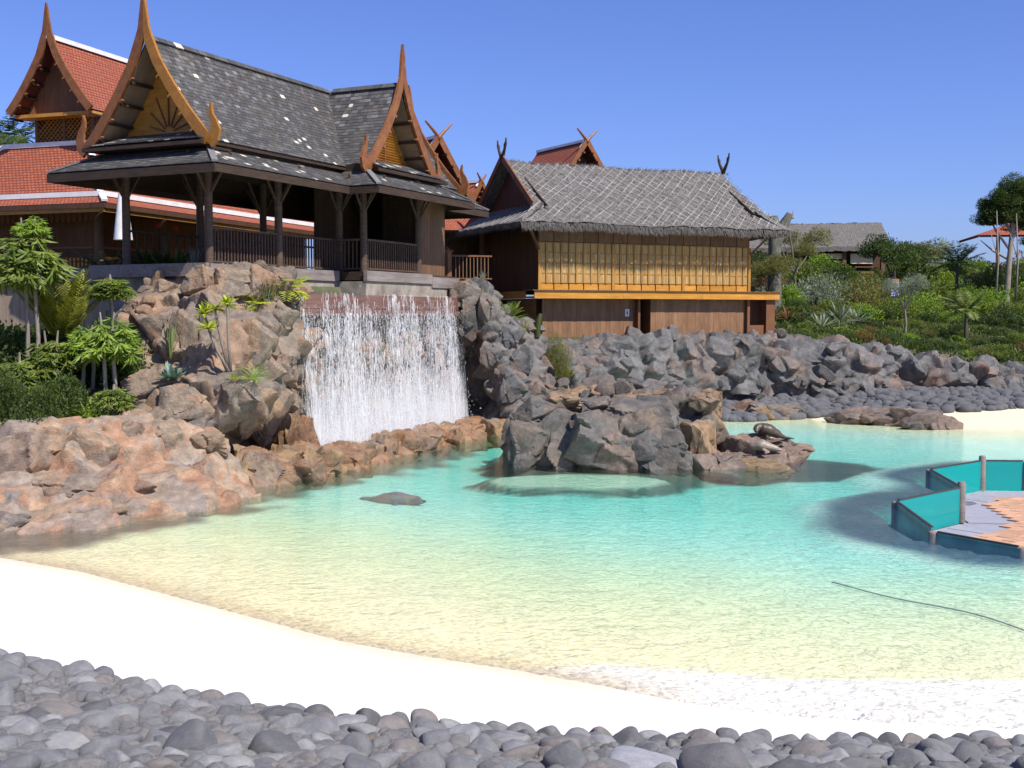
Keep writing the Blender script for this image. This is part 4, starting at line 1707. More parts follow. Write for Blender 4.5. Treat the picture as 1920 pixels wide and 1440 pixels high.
# low sunlit red roof over the passage and what stands under it
pg = thing('passage_shelter', 'low orange tiled shelter roof over the dark passage between pavilion and hut', 'shelter', (-2.4, 51.0, 4.9), R(8))
tile_roof('roof', [[(-1.3, -0.9, 2.75), (3.6, -0.9, 2.75), (3.6, 0.9, 3.9), (-1.3, 0.9, 3.9)]], pg)
b = MB()
b.lo((-1.4, 1.0, 0), (3.7, 1.1, 3.7))
b.build('back_wall', M['plank_dark'], pg)
b = MB()
for x in (-1.1, 1.0, 3.3):
    b.lo((x - .09, -0.7, 0), (x + .09, -0.52, 2.75))
b.build('post', M['plank_red'], pg)
rl = thing('passage_railing', 'red brown railing with a stout newel post across the passage beside the pavilion', 'railing', at(838, 527, 43.4), R(14))
b = MB(); b.tube([(0, 0, 0), (0, 0, 1.12), (0, 0, 1.18), (0, 0, 1.28)], [.19, .19, .12, .03], 8); b.box((0, 0, 1.12), (.42, .42, .07)); b.build('newel_post', M['plank_red'], rl)
b = MB(); b.box((-.62, 0, .5), (.85, .1, 1.0)); b.build('panel', M['plank_red'], rl)
railing(rl, (0.2, 0, 0), (1.75, 0.1, 0), M['plank_red'], M['plank_brown'], 0.95, 0.13)
# person-sized plants and posts are dark there; a closed white parasol stands behind the pavilion's first bay
pa = thing('closed_parasol', 'closed white parasol standing behind the first bay of the pavilion', 'parasol', at(232, 500, 37.0) - Vector((0, 0, .2)), 0)
b = MB(); b.tube([(0, 0, 0), (0, 0, 3.2)], .03, 8); b.build('pole', M['steel'], pa)
b = MB(); b.tube([(0, 0, 1.05), (0, 0, 1.5), (0, 0, 2.4), (0, 0, 3.15)], [.30, .25, .14, .04], 10); b.build('folded_canopy', M['white_trim'], pa, True, 60)

# ---------------------------------------------------------------- timber retaining wall of the planting bed (left)
tw_ = thing('retaining_wall', 'grey timber retaining wall of planks under a thick cracked beam behind the palms', 'wall', (-15.0, 33.8, 3.4), math.atan2(-1.9, 6.44))
b = MB()
rr = random.Random(2)
pts = []
for k in range(0, 25):
    pts.append((-6 + k * 0.55, 0.02 * math.sin(k * .9), 1.60 + 0.025 * math.sin(k * 1.3)))
for k in range(24):
    b.bar(pts[k], pts[k + 1], 0.42, 0.19)
b.build('beam', M['grey_timber'], tw_, True, 30)
b = MB()
for k in range(24):
    b.bar(Vector(pts[k]) + Vector((0, .03, .205)), Vector(pts[k + 1]) + Vector((0, .03, .205)), 0.38, 0.2)
b.build('beam', M['grey_timber'], tw_, True, 30)
pb_ = MB(); pb_.box((0, 0, 0), (0.235, 0.05, 1.9)); pbm = pb_.mesh('plank', wood('pale_grey_plank', (0.28, 0.205, 0.14), (0.42, 0.325, 0.235), (6, 6, 0.6), 1.6, 0.85, 0.12, 0.4))
for k in range(50):
    link('plank', pbm, tw_, (-5.0 + 0.245 * k, -0.06 + rr.uniform(-.01, .01), 0.50))

# ---------------------------------------------------------------- far thatched hall, small red roof, broken trunk
fh = thing('thatched_hall', 'distant long hall with brown thatch roof on the planted hill', 'hall', (18.2, 76, 5.6), R(4))
L = 10.2
vs, fs = [], []
nn = 60
for sd in (0, 1):
    for j in range(13):
        for i in range(nn + 1):
            w = j / 12
            y = 2.6 - 3.3 * w if sd == 0 else 2.6 + 3.3 * w
            vs.append((lerp(-4.2, L - 3.0 - 0.6 * w, i / nn), y, 4.42 - 1.75 * w + 0.25 * (i / nn) + rng.uniform(-.04, .04)))
for sd in (0, 1):
    for j in range(12):
        for i in range(nn):
            p = sd * 13 * (nn + 1) + j * (nn + 1) + i
            fs.append((p, p + 1, p + nn + 2, p + nn + 1))
N0 = len(vs)
vs2 = vs + [(x, y, z - 0.3) for x, y, z in vs]
fs += [(N0 + d, N0 + c, N0 + b_, N0 + a) for a, b_, c, d in fs[:]]
for sd in (0, 1):
    for i in range(nn):
        p = sd * 13 * (nn + 1) + 12 * (nn + 1) + i
        fs.append((p, p + 1, N0 + p + 1, N0 + p))
    for j in range(12):
        for e_ in (0, nn):
            p = sd * 13 * (nn + 1) + j * (nn + 1) + e_
            q = p + nn + 1
            fs.append((p, q, N0 + q, N0 + p))
M['thatch_brown'] = M['thatch'].copy()
link('thatch', fast_mesh('thatch', vs2, fs, M['thatch'], True, sharp=50), fh)
b = MB()
b.lo((-3.5, 1.2, -3), (6.6, 4, 2.7))
b.build('wall', M['plank_dark'], fh)
b = MB()
for x in (-2.5, 0.6, 3.6, 6.2):
    b.lo((x - .12, -.35, -3), (x + .12, -.1, 2.75))
b.build('post', M['plank_brown'], fh)
for x0, x1, z0_, z1_ in ((2.05, 3.55, 2.05, 2.4), (4.05, 5.55, 1.75, 2.4)):
    b = MB(); b.lo((x0, -0.2, z0_), (x1, -0.12, z1_)); b.build('hanging_board', M['cream'], fh)
b = MB(); b.lo((4.3, -0.3, 1.1), (5.6, -.2, 1.25)); b.lo((4.3, -0.3, 1.5), (5.6, -.22, 1.56)); b.build('rail', M['plank_red'], fh)

rk = thing('red_roof_kiosk', 'small open kiosk with low red tiled roof beside the tall tree on the hill', 'kiosk', (at(1946, 470, 72).x, 72, 4.5), R(-8), None, 1.0)
rk.scale = (1.35, 1.2, 1.0)
tile_roof('roof', [[(-3.0, -1.5, 4.35), (3.0, -1.5, 4.35), (0.5, 0.5, 5.6), (-0.3, 0.5, 5.6)], [(-3.0, 2.5, 4.3), (-3.0, -1.5, 4.35), (-0.3, 0.5, 5.6)], [(3, -1.5, 4.35), (3, 2.5, 4.3), (.5, .5, 5.6)]], rk, thick=.14)
b = MB()
for x in (-2.0, 0.0, 2.3):
    b.lo((x - .07, -1.1, -2), (x + .07, -.96, 4.35))
b.build('post', M['plank_red'], rk)


# ---------------------------------------------------------------- rockwork
def sphere_dirs(sub):
    bm = bmesh.new()
    bmesh.ops.create_icosphere(bm, subdivisions=sub, radius=1.0)
    V = np.array([v.co[:] for v in bm.verts])
    F = np.array([[v.index for v in f.verts] for f in bm.faces])
    bm.free()
    V /= np.linalg.norm(V, axis=1)[:, None]
    return V, F


def sin_noise(P, scale, seed, octaves=4):
    """cheap smooth noise for whole arrays"""
    rs = np.random.RandomState(seed)
    out = np.zeros(len(P))
    amp, tot = 1.0, 0.0
    for o in range(octaves):
        acc = np.zeros(len(P))
        for k in range(5):
            d = rs.normal(size=3)
            d *= scale * (2 ** o) * (0.6 + 0.8 * rs.rand()) / np.linalg.norm(d)
            acc += np.sin(P @ d + rs.rand() * 6.28 + 0.8 * np.sin(P @ (d[[1, 2, 0]] * 0.7) + rs.rand() * 6.28))
        out += amp * acc / 5
        tot += amp
        amp *= 0.5
    return out / tot


DIR4, FAC4 = sphere_dirs(4)
DIR5, FAC5 = sphere_dirs(5)
DIR3, FAC3 = sphere_dirs(3)


def rock_shape(seed, npl=13, rough=0.05, hi=False, soft=14.0, scoop=0.10, foot=False, ridge=0.0, steps=0.0):
    """angular weathered block: planes cut from a ball, rounded, with scooped faces and grain"""
    rs = np.random.RandomState(seed)
    D, Fc = (DIR5, FAC5) if hi else (DIR4, FAC4)
    nrm = rs.normal(size=(npl, 3))
    nrm /= np.linalg.norm(nrm, axis=1)[:, None]
    d = rs.uniform(0.52, 0.92, npl)
    dots = D @ nrm.T
    rr = np.where(dots > 0.05, d[None, :] / np.maximum(dots, 0.05), 9.0)
    rr = np.minimum(rr, 1.25)
    r = -np.log(np.exp(-soft * rr).sum(1)) / soft
    r = np.clip(r, 0.25, 1.2)
    r *= 1 + scoop * sin_noise(D, 2.6, seed + 1, 2) + rough * sin_noise(D, 7.0, seed + 2, 3 if not hi else 4)
    if steps:                                    # broken ledges: each patch of the block sits a little higher or lower
        cd = rs.normal(size=(16, 3))
        cd /= np.linalg.norm(cd, axis=1)[:, None]
        Dw = D + 0.12 * np.stack([sin_noise(D, 3.0, seed + 20 + q, 2) for q in range(3)], 1)
        j = np.argmax(Dw @ cd.T, axis=1)
        g = rs.normal(size=(16, 3)) * 0.16
        r *= 1 + steps * rs.uniform(-1, 1, 16)[j] + ((D - cd[j]) * g[j]).sum(1)
    if ridge:                                    # hollows scooped between sharp ridges
        r *= 1 - ridge * np.abs(sin_noise(D, 2.9, seed + 3, 2)) - 0.45 * ridge * np.abs(sin_noise(D, 6.5, seed + 4, 2))
    V = D * r[:, None]
    if foot:                                     # standing stone: below its middle it goes straight down
        zm = -0.1
        lowr = D[:, 2] < zm
        hor = np.hypot(D[:, 0], D[:, 1])
        k = np.where(lowr, np.minimum(1.0 / np.maximum(hor, 0.35), 1.9), 1.0)
        V[:, :2] *= k[:, None] ** 0.85
    V -= (V.max(0) + V.min(0)) / 2
    V /= (V.max(0) - V.min(0)) / 2            # fits the unit box
    return V, Fc


def stone_mesh(name, mat, seed, **kw):
    V, Fc = rock_shape(seed, **kw)
    return fast_mesh(name, V, Fc, mat, True, sharp=34)


M['rock_tan'] = rock_mat('tan_volcanic_rock', [(0.20, 0.175, 0.155), (0.34, 0.26, 0.18), (0.22, 0.20, 0.18), (0.40, 0.25, 0.155), (0.27, 0.23, 0.19)], 0.35, 0.45)
M['rock_shelf'] = rock_mat('grey_tan_and_rust_rock', [(0.24, 0.23, 0.22), (0.43, 0.30, 0.20), (0.30, 0.27, 0.24), (0.41, 0.235, 0.15), (0.40, 0.31, 0.225), (0.27, 0.25, 0.235)], 0.12, 0.5)
M['rock_grey'] = rock_mat('blue_grey_lava_rock', [(0.105, 0.108, 0.112), (0.19, 0.19, 0.19), (0.135, 0.137, 0.14), (0.25, 0.17, 0.13), (0.115, 0.117, 0.12), (0.175, 0.175, 0.172)], 0.35, 0.4)
M['rock_island'] = rock_mat('island_lava_rock', [(0.125, 0.12, 0.115), (0.17, 0.16, 0.15), (0.26, 0.185, 0.13), (0.145, 0.14, 0.135)], 0.55, 0.5)
M['rock_wet'] = rock_mat('wet_orange_rock', [(0.20, 0.115, 0.07), (0.33, 0.17, 0.085), (0.22, 0.16, 0.12), (0.38, 0.25, 0.12), (0.17, 0.15, 0.13)], 0.35, 0.6, 0.4, 0.3)
STONES = {k: [stone_mesh('stone', M[k], 100 + i, npl=8 + i % 5, soft=34.0, scoop=0.045, rough=0.02, ridge=0.08) for i in range(12)] for k in ('rock_tan', 'rock_grey', 'rock_island', 'rock_wet')}
HI = {k: [stone_mesh('boulder', M[k], 300 + i, npl=12 + i % 5, hi=True, rough=0.022, scoop=0.04, soft=45.0, ridge=0.10, steps=0.055) for i in range(8)] for k in STONES}
SMOOTH = {k: [stone_mesh('boulder', M[k], 500 + i, npl=9 + i % 4, hi=True, soft=20.0, rough=0.03, scoop=0.08, foot=True, ridge=0.14, steps=0.03) for i in range(7)] for k in ('rock_tan',)}


FOOT = {k: [stone_mesh('boulder', M[k], 700 + i, npl=12 + i % 5, hi=True, soft=40.0, rough=0.025, scoop=0.05, foot=True, ridge=0.10, steps=0.06) for i in range(7)] for k in ('rock_island', 'rock_wet')}


def resample(rows, nu, nv):
    """rows of 3D control points -> smooth grid (nv, nu, 3)"""
    A = np.array([[tuple(p) for p in r] for r in rows], dtype=float)
    m, n = A.shape[:2]

    def interp(A, k):
        n = A.shape[0]
        x = np.linspace(0, n - 1, k)
        i = np.clip(np.floor(x).astype(int), 0, n - 2)
        f = (x - i)[:, None, None]
        p0, p1, p2, p3 = A[np.clip(i - 1, 0, n - 1)], A[i], A[i + 1], A[np.clip(i + 2, 0, n - 1)]
        return 0.5 * (2 * p1 + (p2 - p0) * f + (2 * p0 - 5 * p1 + 4 * p2 - p3) * f ** 2 + (3 * p1 - p0 - 3 * p2 + p3) * f ** 3)
    B = interp(A, nv)
    return interp(B.transpose(1, 0, 2), nu).transpose(1, 0, 2)


def surf_normals(G, closed=False):
    du = np.gradient(G, axis=1)
    if closed:
        du[:, 0] = du[:, -1] = (G[:, 1] - G[:, -2]) / 2
    dv = np.gradient(G, axis=0)
    n = np.cross(du, dv)
    n /= np.linalg.norm(n, axis=2)[:, :, None] + 1e-9
    return n


def facet_field(P, size, seed, amp, slope=2.8, tilt=0.28, lean=0.9):
    """relief of piled angular blocks: the upper envelope of tilted flat tops with steep polygonal sides"""
    rs = np.random.RandomState(seed)
    cents = []
    for i in rs.permutation(len(P))[:7000]:
        p = P[i]
        if all(((p - q) ** 2).sum() > (size * 0.58) ** 2 for q in cents):
            cents.append(p)
        if len(cents) > 1000:
            break
    W = P + 0.10 * size * np.stack([sin_noise(P, 2.4 / size, seed + q, 2) for q in (5, 6, 7)], 1)
    h = np.full(len(P), -amp * 1.15)
    for c in cents:
        Rj = size * rs.uniform(0.55, 1.05)
        dirs = rs.normal(size=(6, 3))
        dirs /= np.linalg.norm(dirs, axis=1)[:, None]
        d = W - c
        m = np.linalg.norm(d, axis=1)
        near = m < Rj * 2.2
        dn = d[near]
        mm = np.maximum((dn @ dirs.T * rs.uniform(.85, 1.3, 6)).max(1), m[near] * 0.62)
        a = rs.uniform(-0.35, 0.75) * amp
        g = rs.normal(size=3) * tilt
        g[2] -= tilt * lean                       # faces lean back, undersides stay in shade
        top = a + dn @ g
        side = a + slope * (Rj * 0.53 - mm)
        b_ = np.minimum(top, side)
        h[near] = np.maximum(h[near], b_)
    return h


def rock_surface(name, rows, mat, parent, res=0.07, size=0.8, amp=0.35, seed=0, closed=False, flip=False, tints=None, inset=0.0, slope=2.8, sharp=38, color=(0.2, 0.18, 0.16)):
    A = np.array([[tuple(p) for p in r] for r in rows], dtype=float)
    lu = max(np.linalg.norm(np.diff(A, axis=1), axis=2).sum(1))
    lv = max(np.linalg.norm(np.diff(A, axis=0), axis=2).sum(0))
    nu, nv = max(12, int(lu / res)), max(8, int(lv / res))
    G = resample(rows, nu, nv)
    Nn = surf_normals(G, closed)
    if flip:
        Nn = -Nn
    P = G.reshape(-1, 3)
    Nf = Nn.reshape(-1, 3)
    h = facet_field(P, size, seed, amp, slope)
    h2 = facet_field(P, size * 0.45, seed + 50, amp * 0.36, 2.0, 0.22)
    h = h + 0.55 * h2 + 0.035 * sin_noise(P, 4.0, seed + 9, 4) - inset
    h = np.clip(h, -amp * 1.6, amp * 1.5)
    Q = P + Nf * h[:, None]
    if closed:
        Qg = Q.reshape(nv, nu, 3)
        Qg[:, -1] = Qg[:, 0]
        Q = Qg.reshape(-1, 3)
    I = np.arange(nu * nv).reshape(nv, nu)
    F = np.stack([I[:-1, :-1], I[:-1, 1:], I[1:, 1:], I[1:, :-1]], -1).reshape(-1, 4)
    if flip:
        F = F[:, ::-1]
    off = np.array(parent.location) if parent is not None else np.zeros(3)
    o = link(name, fast_mesh(name, Q - off, F, mat, True, sharp=sharp), parent, color=color)
    return o, G, Nn, h.reshape(nv, nu)


RT = {'tan': [(0.31, 0.245, 0.175), (0.25, 0.21, 0.165), (0.35, 0.27, 0.185), (0.27, 0.235, 0.195), (0.33, 0.235, 0.165)],
      'grey': [(0.185, 0.182, 0.18), (0.24, 0.235, 0.228), (0.14, 0.14, 0.143), (0.29, 0.205, 0.155), (0.20, 0.197, 0.19)],
      'island': [(0.155, 0.148, 0.142), (0.19, 0.182, 0.172), (0.13, 0.127, 0.123), (0.22, 0.175, 0.14)],
      'orange': [(0.34, 0.21, 0.115), (0.30, 0.20, 0.13), (0.36, 0.25, 0.14), (0.26, 0.18, 0.13)],
      'wet': [(0.30, 0.15, 0.075), (0.24, 0.15, 0.10), (0.34, 0.24, 0.12), (0.22, 0.13, 0.085)],
      'dark': [(0.085, 0.08, 0.078), (0.11, 0.10, 0.095), (0.13, 0.12, 0.115)],
      'sand': [(0.42, 0.28, 0.185), (0.43, 0.31, 0.205), (0.33, 0.255, 0.195), (0.41, 0.235, 0.15)]}


def scatter(parent, G, Nn, Hh, matkey, tints, count, smin, smax, seed, out=0.0, keep=None, name='stone', elong=1.5):
    rs = np.random.RandomState(seed)
    rng = random.Random(seed)
    nv, nu = G.shape[:2]
    done = []
    tries = 0
    off = Vector(parent.location)
    while len(done) < count and tries < count * 14:
        tries += 1
        i, j = rs.randint(nv), rs.randint(nu)
        p = G[i, j] + Nn[i, j] * (Hh[i, j] + out)
        if keep is not None and not keep(p):
            continue
        s = smin + (smax - smin) * rng.random() ** 1.7
        if any(((p - q) ** 2).sum() < (0.62 * (s + r)) ** 2 for q, r in done):
            continue
        done.append((p, s))
        me = rng.choice(STONES[matkey])
        link(name, me, parent, Vector(p) - off - Vector(Nn[i, j]) * s * 0.10, (rng.uniform(-3.1, 3.1), rng.uniform(-0.6, 0.6), rng.uniform(-3.1, 3.1)),
             (s * rng.uniform(0.8, elong), s * rng.uniform(0.7, 1.1), s * rng.uniform(0.65, 1.0)), color=rng.choice(tints))
    return done


BR = random.Random(77)


def boulder(parent, px0, py0, px1, py1, Y, tint, matkey='rock_tan', depth=0.8, name='boulder', smooth=False, grow_=1.06, rz=None, k=None):
    """block whose outline fills this part of the view, standing Y metres in front of the camera"""
    c = at((px0 + px1) / 2, (py0 + py1) / 2, Y)
    sx = (px1 - px0) / 2 / FPX * Y * grow_
    sz = (py1 - py0) / 2 / FPX * Y * grow_
    lst = FOOT[matkey] if smooth and matkey in FOOT else SMOOTH[matkey] if smooth else HI[matkey]
    me = lst[k % len(lst)] if k is not None else BR.choice(lst)
    off = Vector(parent.location)
    if smooth:                                   # standing stones reach down to the ground they stand in
        top = c.z + sz
        bot = min(c.z - sz, max(hz1(c.x, c.y), -1.6) - 0.12)
        c.z, sz = (top + bot) / 2, (top - bot) / 2
    return link(name, me, parent, c - off, (BR.uniform(-.08, .08), BR.uniform(-.12, .12), BR.choice((0, math.pi)) + BR.uniform(-.15, .15) if rz is None else rz),
                (sx, max(sx, min(sz, sx)) * depth, sz), color=tint)


def px_rows(rows):
    return [[at(*p) for p in r] for r in rows]


# --- cliff on the left of the waterfall
lc = thing('rock_cliff', 'tan brown craggy rock cliff left of the waterfall with a dark hollow', 'cliff', at(400, 880, 29))
rows = px_rows([
    [(170, 700, 31.5), (238, 575, 31.2), (305, 522, 31.3), (360, 500, 31.6), (440, 500, 32.0), (505, 508, 32.6), (548, 540, 33.2), (572, 600, 34.5)],
    [(180, 730, 30), (245, 600, 30), (310, 545, 30.2), (370, 530, 30.3), (440, 535, 30.6), (503, 545, 31.0), (550, 570, 32.0), (574, 640, 34)],
    [(195, 770, 28.8), (255, 660, 29.2), (325, 620, 29.0), (395, 610, 29.0), (465, 610, 29.4), (515, 620, 30.0), (552, 640, 31.4), (576, 690, 33.6)],
    [(215, 800, 27.8), (268, 735, 28.0), (335, 715, 28.0), (405, 710, 27.9), (475, 712, 28.2), (522, 705, 29.2), (550, 705, 30.8), (576, 740, 33.4)],
    [(225, 830, 26.9), (275, 790, 27.0), (340, 785, 26.9), (405, 785, 27.0), (455, 775, 27.6), (495, 762, 28.8), (538, 750, 30.4), (574, 790, 33.2)],
    [(225, 880, 26.6), (280, 860, 26.6), (345, 850, 26.8), (400, 850, 27.8), (440, 835, 30.4), (490, 825, 31.8), (535, 810, 32.4), (572, 830, 33.6)],
    [(225, 920, 26.6), (285, 905, 26.6), (350, 895, 27.0), (410, 890, 28.0), (450, 875, 30.6), (500, 868, 32.0), (535, 862, 32.5), (572, 866, 33.6)]])
_, G, Nn, Hh = rock_surface('rock_core', rows, M['rock_tan'], lc, 0.065, 0.95, 0.46, 3, flip=True, inset=0.14, color=(0.235, 0.19, 0.16))
scatter(lc, G, Nn, Hh, 'rock_tan', RT['tan'], 60, 0.16, 0.52, 5)
for q in [(q_[0], q_[1], q_[2], q_[3], q_[4] - .3) for q_ in [(395, 500, 470, 560, 30.4), (455, 498, 520, 565, 30.6), (500, 505, 556, 575, 31.0), (340, 498, 400, 560, 30.2), (530, 545, 566, 615, 31.4), (351, 502, 417, 568, 31.0), (410, 498, 465, 545, 31.3), (460, 500, 530, 555, 31.6), (286, 524, 336, 560, 30.6), (236, 556, 300, 596, 30.4), (322, 580, 378, 670, 29.0),
          (375, 575, 440, 660, 29.2), (440, 600, 520, 690, 29.3), (490, 560, 560, 640, 30.6), (392, 690, 500, 760, 28.0), (425, 720, 525, 810, 28.4), (495, 665, 556, 730, 29.8), (250, 690, 330, 770, 28.2),
          (300, 720, 400, 800, 27.4)]]:
    boulder(lc, *q, BR.choice(RT['tan']), 'rock_tan', 0.75)
# --- low sandy shelf of boulders at the pool's left edge
sh = thing('rock_ledge', 'low ledge of wide sandy orange boulders at the pool edge under the palms', 'ledge', at(200, 980, 23.5))
for (x0, y0, x1, y1, Y, c, sm) in [(-60, 805, 130, 915, 24.2, 0, 0), (110, 797, 228, 905, 24.6, 1, 0), (205, 785, 275, 870, 25.3, 2, 0), (255, 782, 345, 850, 25.6, 1, 0), (340, 800, 430, 860, 26.0, 0, 0),
                                   (60, 885, 215, 955, 23.2, 2, 1), (275, 868, 330, 925, 24.8, 5, 0), (318, 858, 405, 922, 25.4, 6, 0), (390, 862, 470, 908, 26.2, 1, 1),
                                   (-60, 955, 60, 1022, 21.4, 4, 1), (80, 935, 250, 982, 22.5, 0, 1), (220, 890, 300, 940, 23.8, 3, 0)]:
    t = RT['sand'][c % 4] if c < 4 else {4: (0.20, 0.19, 0.185), 5: (0.21, 0.205, 0.20), 6: (0.36, 0.155, 0.085)}[c]
    boulder(sh, x0, y0, x1, y1 + 8, Y, t, 'rock_tan', 0.85, smooth=bool(sm), grow_=0.98)
rows = px_rows([[(-250, 800, 26.4), (0, 803, 26.2), (150, 800, 26.4), (300, 790, 26.8), (430, 820, 27.6)], [(-250, 830, 24.6), (0, 818, 24.8), (150, 812, 25.1), (300, 815, 25.9), (430, 845, 27.0)],
                [(-250, 890, 23.8), (0, 878, 24.0), (150, 870, 24.3), (300, 862, 25.1), (440, 875, 26.6)], [(-250, 925, 22.8), (0, 912, 23.0), (150, 905, 23.5), (300, 892, 24.4), (450, 893, 26.2)],
                [(-250, 985, 21.6), (0, 965, 21.9), (150, 948, 22.6), (300, 920, 23.8), (465, 905, 26)], [(-250, 1040, 20.6), (0, 1012, 21.0), (150, 980, 22.0), (300, 948, 23.3), (480, 915, 25.8)],
                [(-250, 1100, 19.6), (0, 1075, 20.0), (150, 1030, 21.2), (300, 990, 22.6), (490, 945, 25.2)], [(-250, 1200, 18.6), (0, 1180, 19.0), (150, 1130, 20.2), (300, 1080, 21.8), (500, 1010, 24.6)]])
rock_surface('rock_core', rows, M['rock_shelf'], sh, 0.05, 1.5, 0.34, 13, flip=True, color=(0.42, 0.285, 0.19), inset=0.02, slope=1.6)

# --- wet rocks along the foot of the waterfall
wl_ = thing('rock_ledge', 'row of wet orange rocks along the foot of the waterfall', 'ledge', at(720, 850, 33))
for (x0, y0, x1, y1, Y, c) in [(455, 850, 530, 905, 27.2, 4), (515, 845, 605, 900, 28.2, 0), (575, 838, 640, 896, 29.0, 2), (620, 842, 695, 880, 30.3, 0), (682, 832, 708, 868, 31.4, 5), (700, 826, 745, 862, 32.2, 3), (735, 820, 792, 854, 33.4, 2), (770, 810, 830, 845, 34.6, 3),
                               (820, 803, 870, 838, 36.0, 0), (862, 795, 915, 828, 37.2, 2), (895, 787, 952, 826, 38.0, 6)]:
    t = {0: (0.32, 0.175, 0.09), 2: (0.30, 0.20, 0.10), 3: (0.26, 0.16, 0.115), 4: (0.22, 0.19, 0.17), 5: (0.13, 0.11, 0.10), 6: (0.42, 0.28, 0.13)}[c]
    boulder(wl_, x0, y0, x1, y1 + 7, Y, t, 'rock_wet', 1.0, smooth=True, grow_=1.14)
rows = px_rows([[(440, 862, 28.0), (530, 850, 29.2), (620, 842, 31.2), (710, 826, 33.4), (800, 808, 36.0), (890, 792, 39.0), (960, 785, 40.5)],
                [(440, 856, 27.4), (530, 850, 28.3), (620, 845, 30.2), (710, 832, 32.4), (800, 812, 35.2), (890, 796, 38.2), (960, 788, 39.6)],
                [(440, 885, 26.7), (530, 882, 27.7), (620, 870, 29.4), (710, 854, 31.6), (800, 834, 34.6), (890, 816, 37.6), (960, 806, 39.0)],
                [(440, 912, 26.3), (530, 908, 27.2), (620, 892, 29.0), (710, 876, 31.0), (800, 850, 34.2), (890, 830, 37.2), (960, 820, 38.6)],
                [(440, 940, 26.0), (530, 935, 26.9), (620, 915, 28.8), (710, 896, 30.8), (800, 868, 34.0), (890, 846, 37.0), (960, 834, 38.4)]])
rock_surface('rock_core', rows, M['rock_wet'], wl_, 0.05, 0.8, 0.22, 63, flip=True, color=(0.31, 0.19, 0.10))
# --- rock face behind the falling water
bw = thing('rock_backdrop_cliff', 'dark wet rock face behind the falling water', 'cliff', pav_mw @ Vector((6, -1.0, -5.3)))
rows = []
for z, bb in ((4.15, -1.25), (3.2, -1.15), (2.2, -1.2), (1.2, -1.3), (0.4, -1.55), (-0.5, -1.9)):
    rows.append([pav_mw @ Vector((a, bb, Z(z))) for a in (-0.6, 1.0, 3, 5, 7, 9, 11, 12.2)])
_, G, Nn, Hh = rock_surface('rock_core', rows, M['rock_wet'], bw, 0.09, 1.1, 0.32, 23, flip=True, inset=0.1, color=(0.15, 0.115, 0.10))
scatter(bw, G, Nn, Hh, 'rock_wet', RT['dark'] + [(0.22, 0.13, 0.09)], 26, 0.2, 0.5, 6)
for (x0, y0, x1, y1, Y) in [(540, 780, 600, 850, 30.6), (520, 740, 565, 850, 30.9)]:
    boulder(bw, x0, y0, x1, y1, Y, (0.36, 0.19, 0.085), 'rock_wet', 0.6, smooth=True)

# --- cliff on the right of the waterfall
rc = thing('rock_cliff', 'grey brown rock cliff right of the waterfall with a cycad on top', 'cliff', at(930, 800, 39))
rows = px_rows([
    [(815, 545, 41.6), (850, 535, 41.4), (885, 528, 41.4), (915, 540, 41.6), (935, 580, 42), (970, 605, 42.6), (1005, 625, 43.2), (1045, 680, 44), (1075, 700, 44.6)],
    [(820, 570, 40.8), (845, 560, 40.4), (885, 558, 40.2), (920, 570, 40.4), (945, 600, 40.6), (975, 630, 41.2), (1010, 655, 42), (1045, 705, 43), (1085, 720, 43.8)],
    [(835, 625, 40.9), (850, 620, 40.2), (885, 620, 39.8), (925, 635, 39.6), (950, 655, 39.8), (985, 680, 40.4), (1015, 695, 41.2), (1050, 720, 42.2), (1095, 735, 43)],
    [(850, 690, 41.8), (860, 690, 41.6), (900, 690, 40.8), (930, 690, 39.7), (955, 700, 39.2), (990, 715, 39.6), (1020, 720, 40.4), (1060, 735, 41.4), (1105, 745, 42.4)],
    [(850, 745, 42.2), (865, 745, 42.0), (900, 745, 41.2), (935, 740, 39.8), (960, 745, 38.6), (995, 745, 38.8), (1025, 745, 39.6), (1070, 750, 40.6), (1115, 755, 41.6)],
    [(850, 815, 42), (865, 812, 41.6), (900, 810, 40.6), (935, 808, 39.2), (965, 812, 37.6), (1000, 810, 37.8), (1030, 800, 38.6), (1080, 795, 39.6), (1120, 790, 40.6)]])
_, G, Nn, Hh = rock_surface('rock_core', rows, M['rock_grey'], rc, 0.075, 0.95, 0.45, 33, flip=True, inset=0.1, color=(0.22, 0.195, 0.175))
scatter(rc, G, Nn, Hh, 'rock_grey', RT['grey'] + RT['tan'][:2], 50, 0.18, 0.55, 7)
for q in [(842, 528, 905, 580, 40.5, 0), (885, 545, 940, 640, 40.0, 0), (850, 575, 895, 640, 40.0, 0), (925, 595, 985, 660, 40.2, 1), (900, 640, 945, 690, 39.6, 1), (945, 650, 1000, 720, 39.9, 1), (860, 660, 920, 760, 41.0, 2), (935, 690, 990, 760, 39.0, 1)]:
    boulder(rc, *q[:4], q[4] - .35, (RT['tan'], RT['grey'], RT['dark'])[q[5]][BR.randrange(3)], 'rock_grey', 0.8)

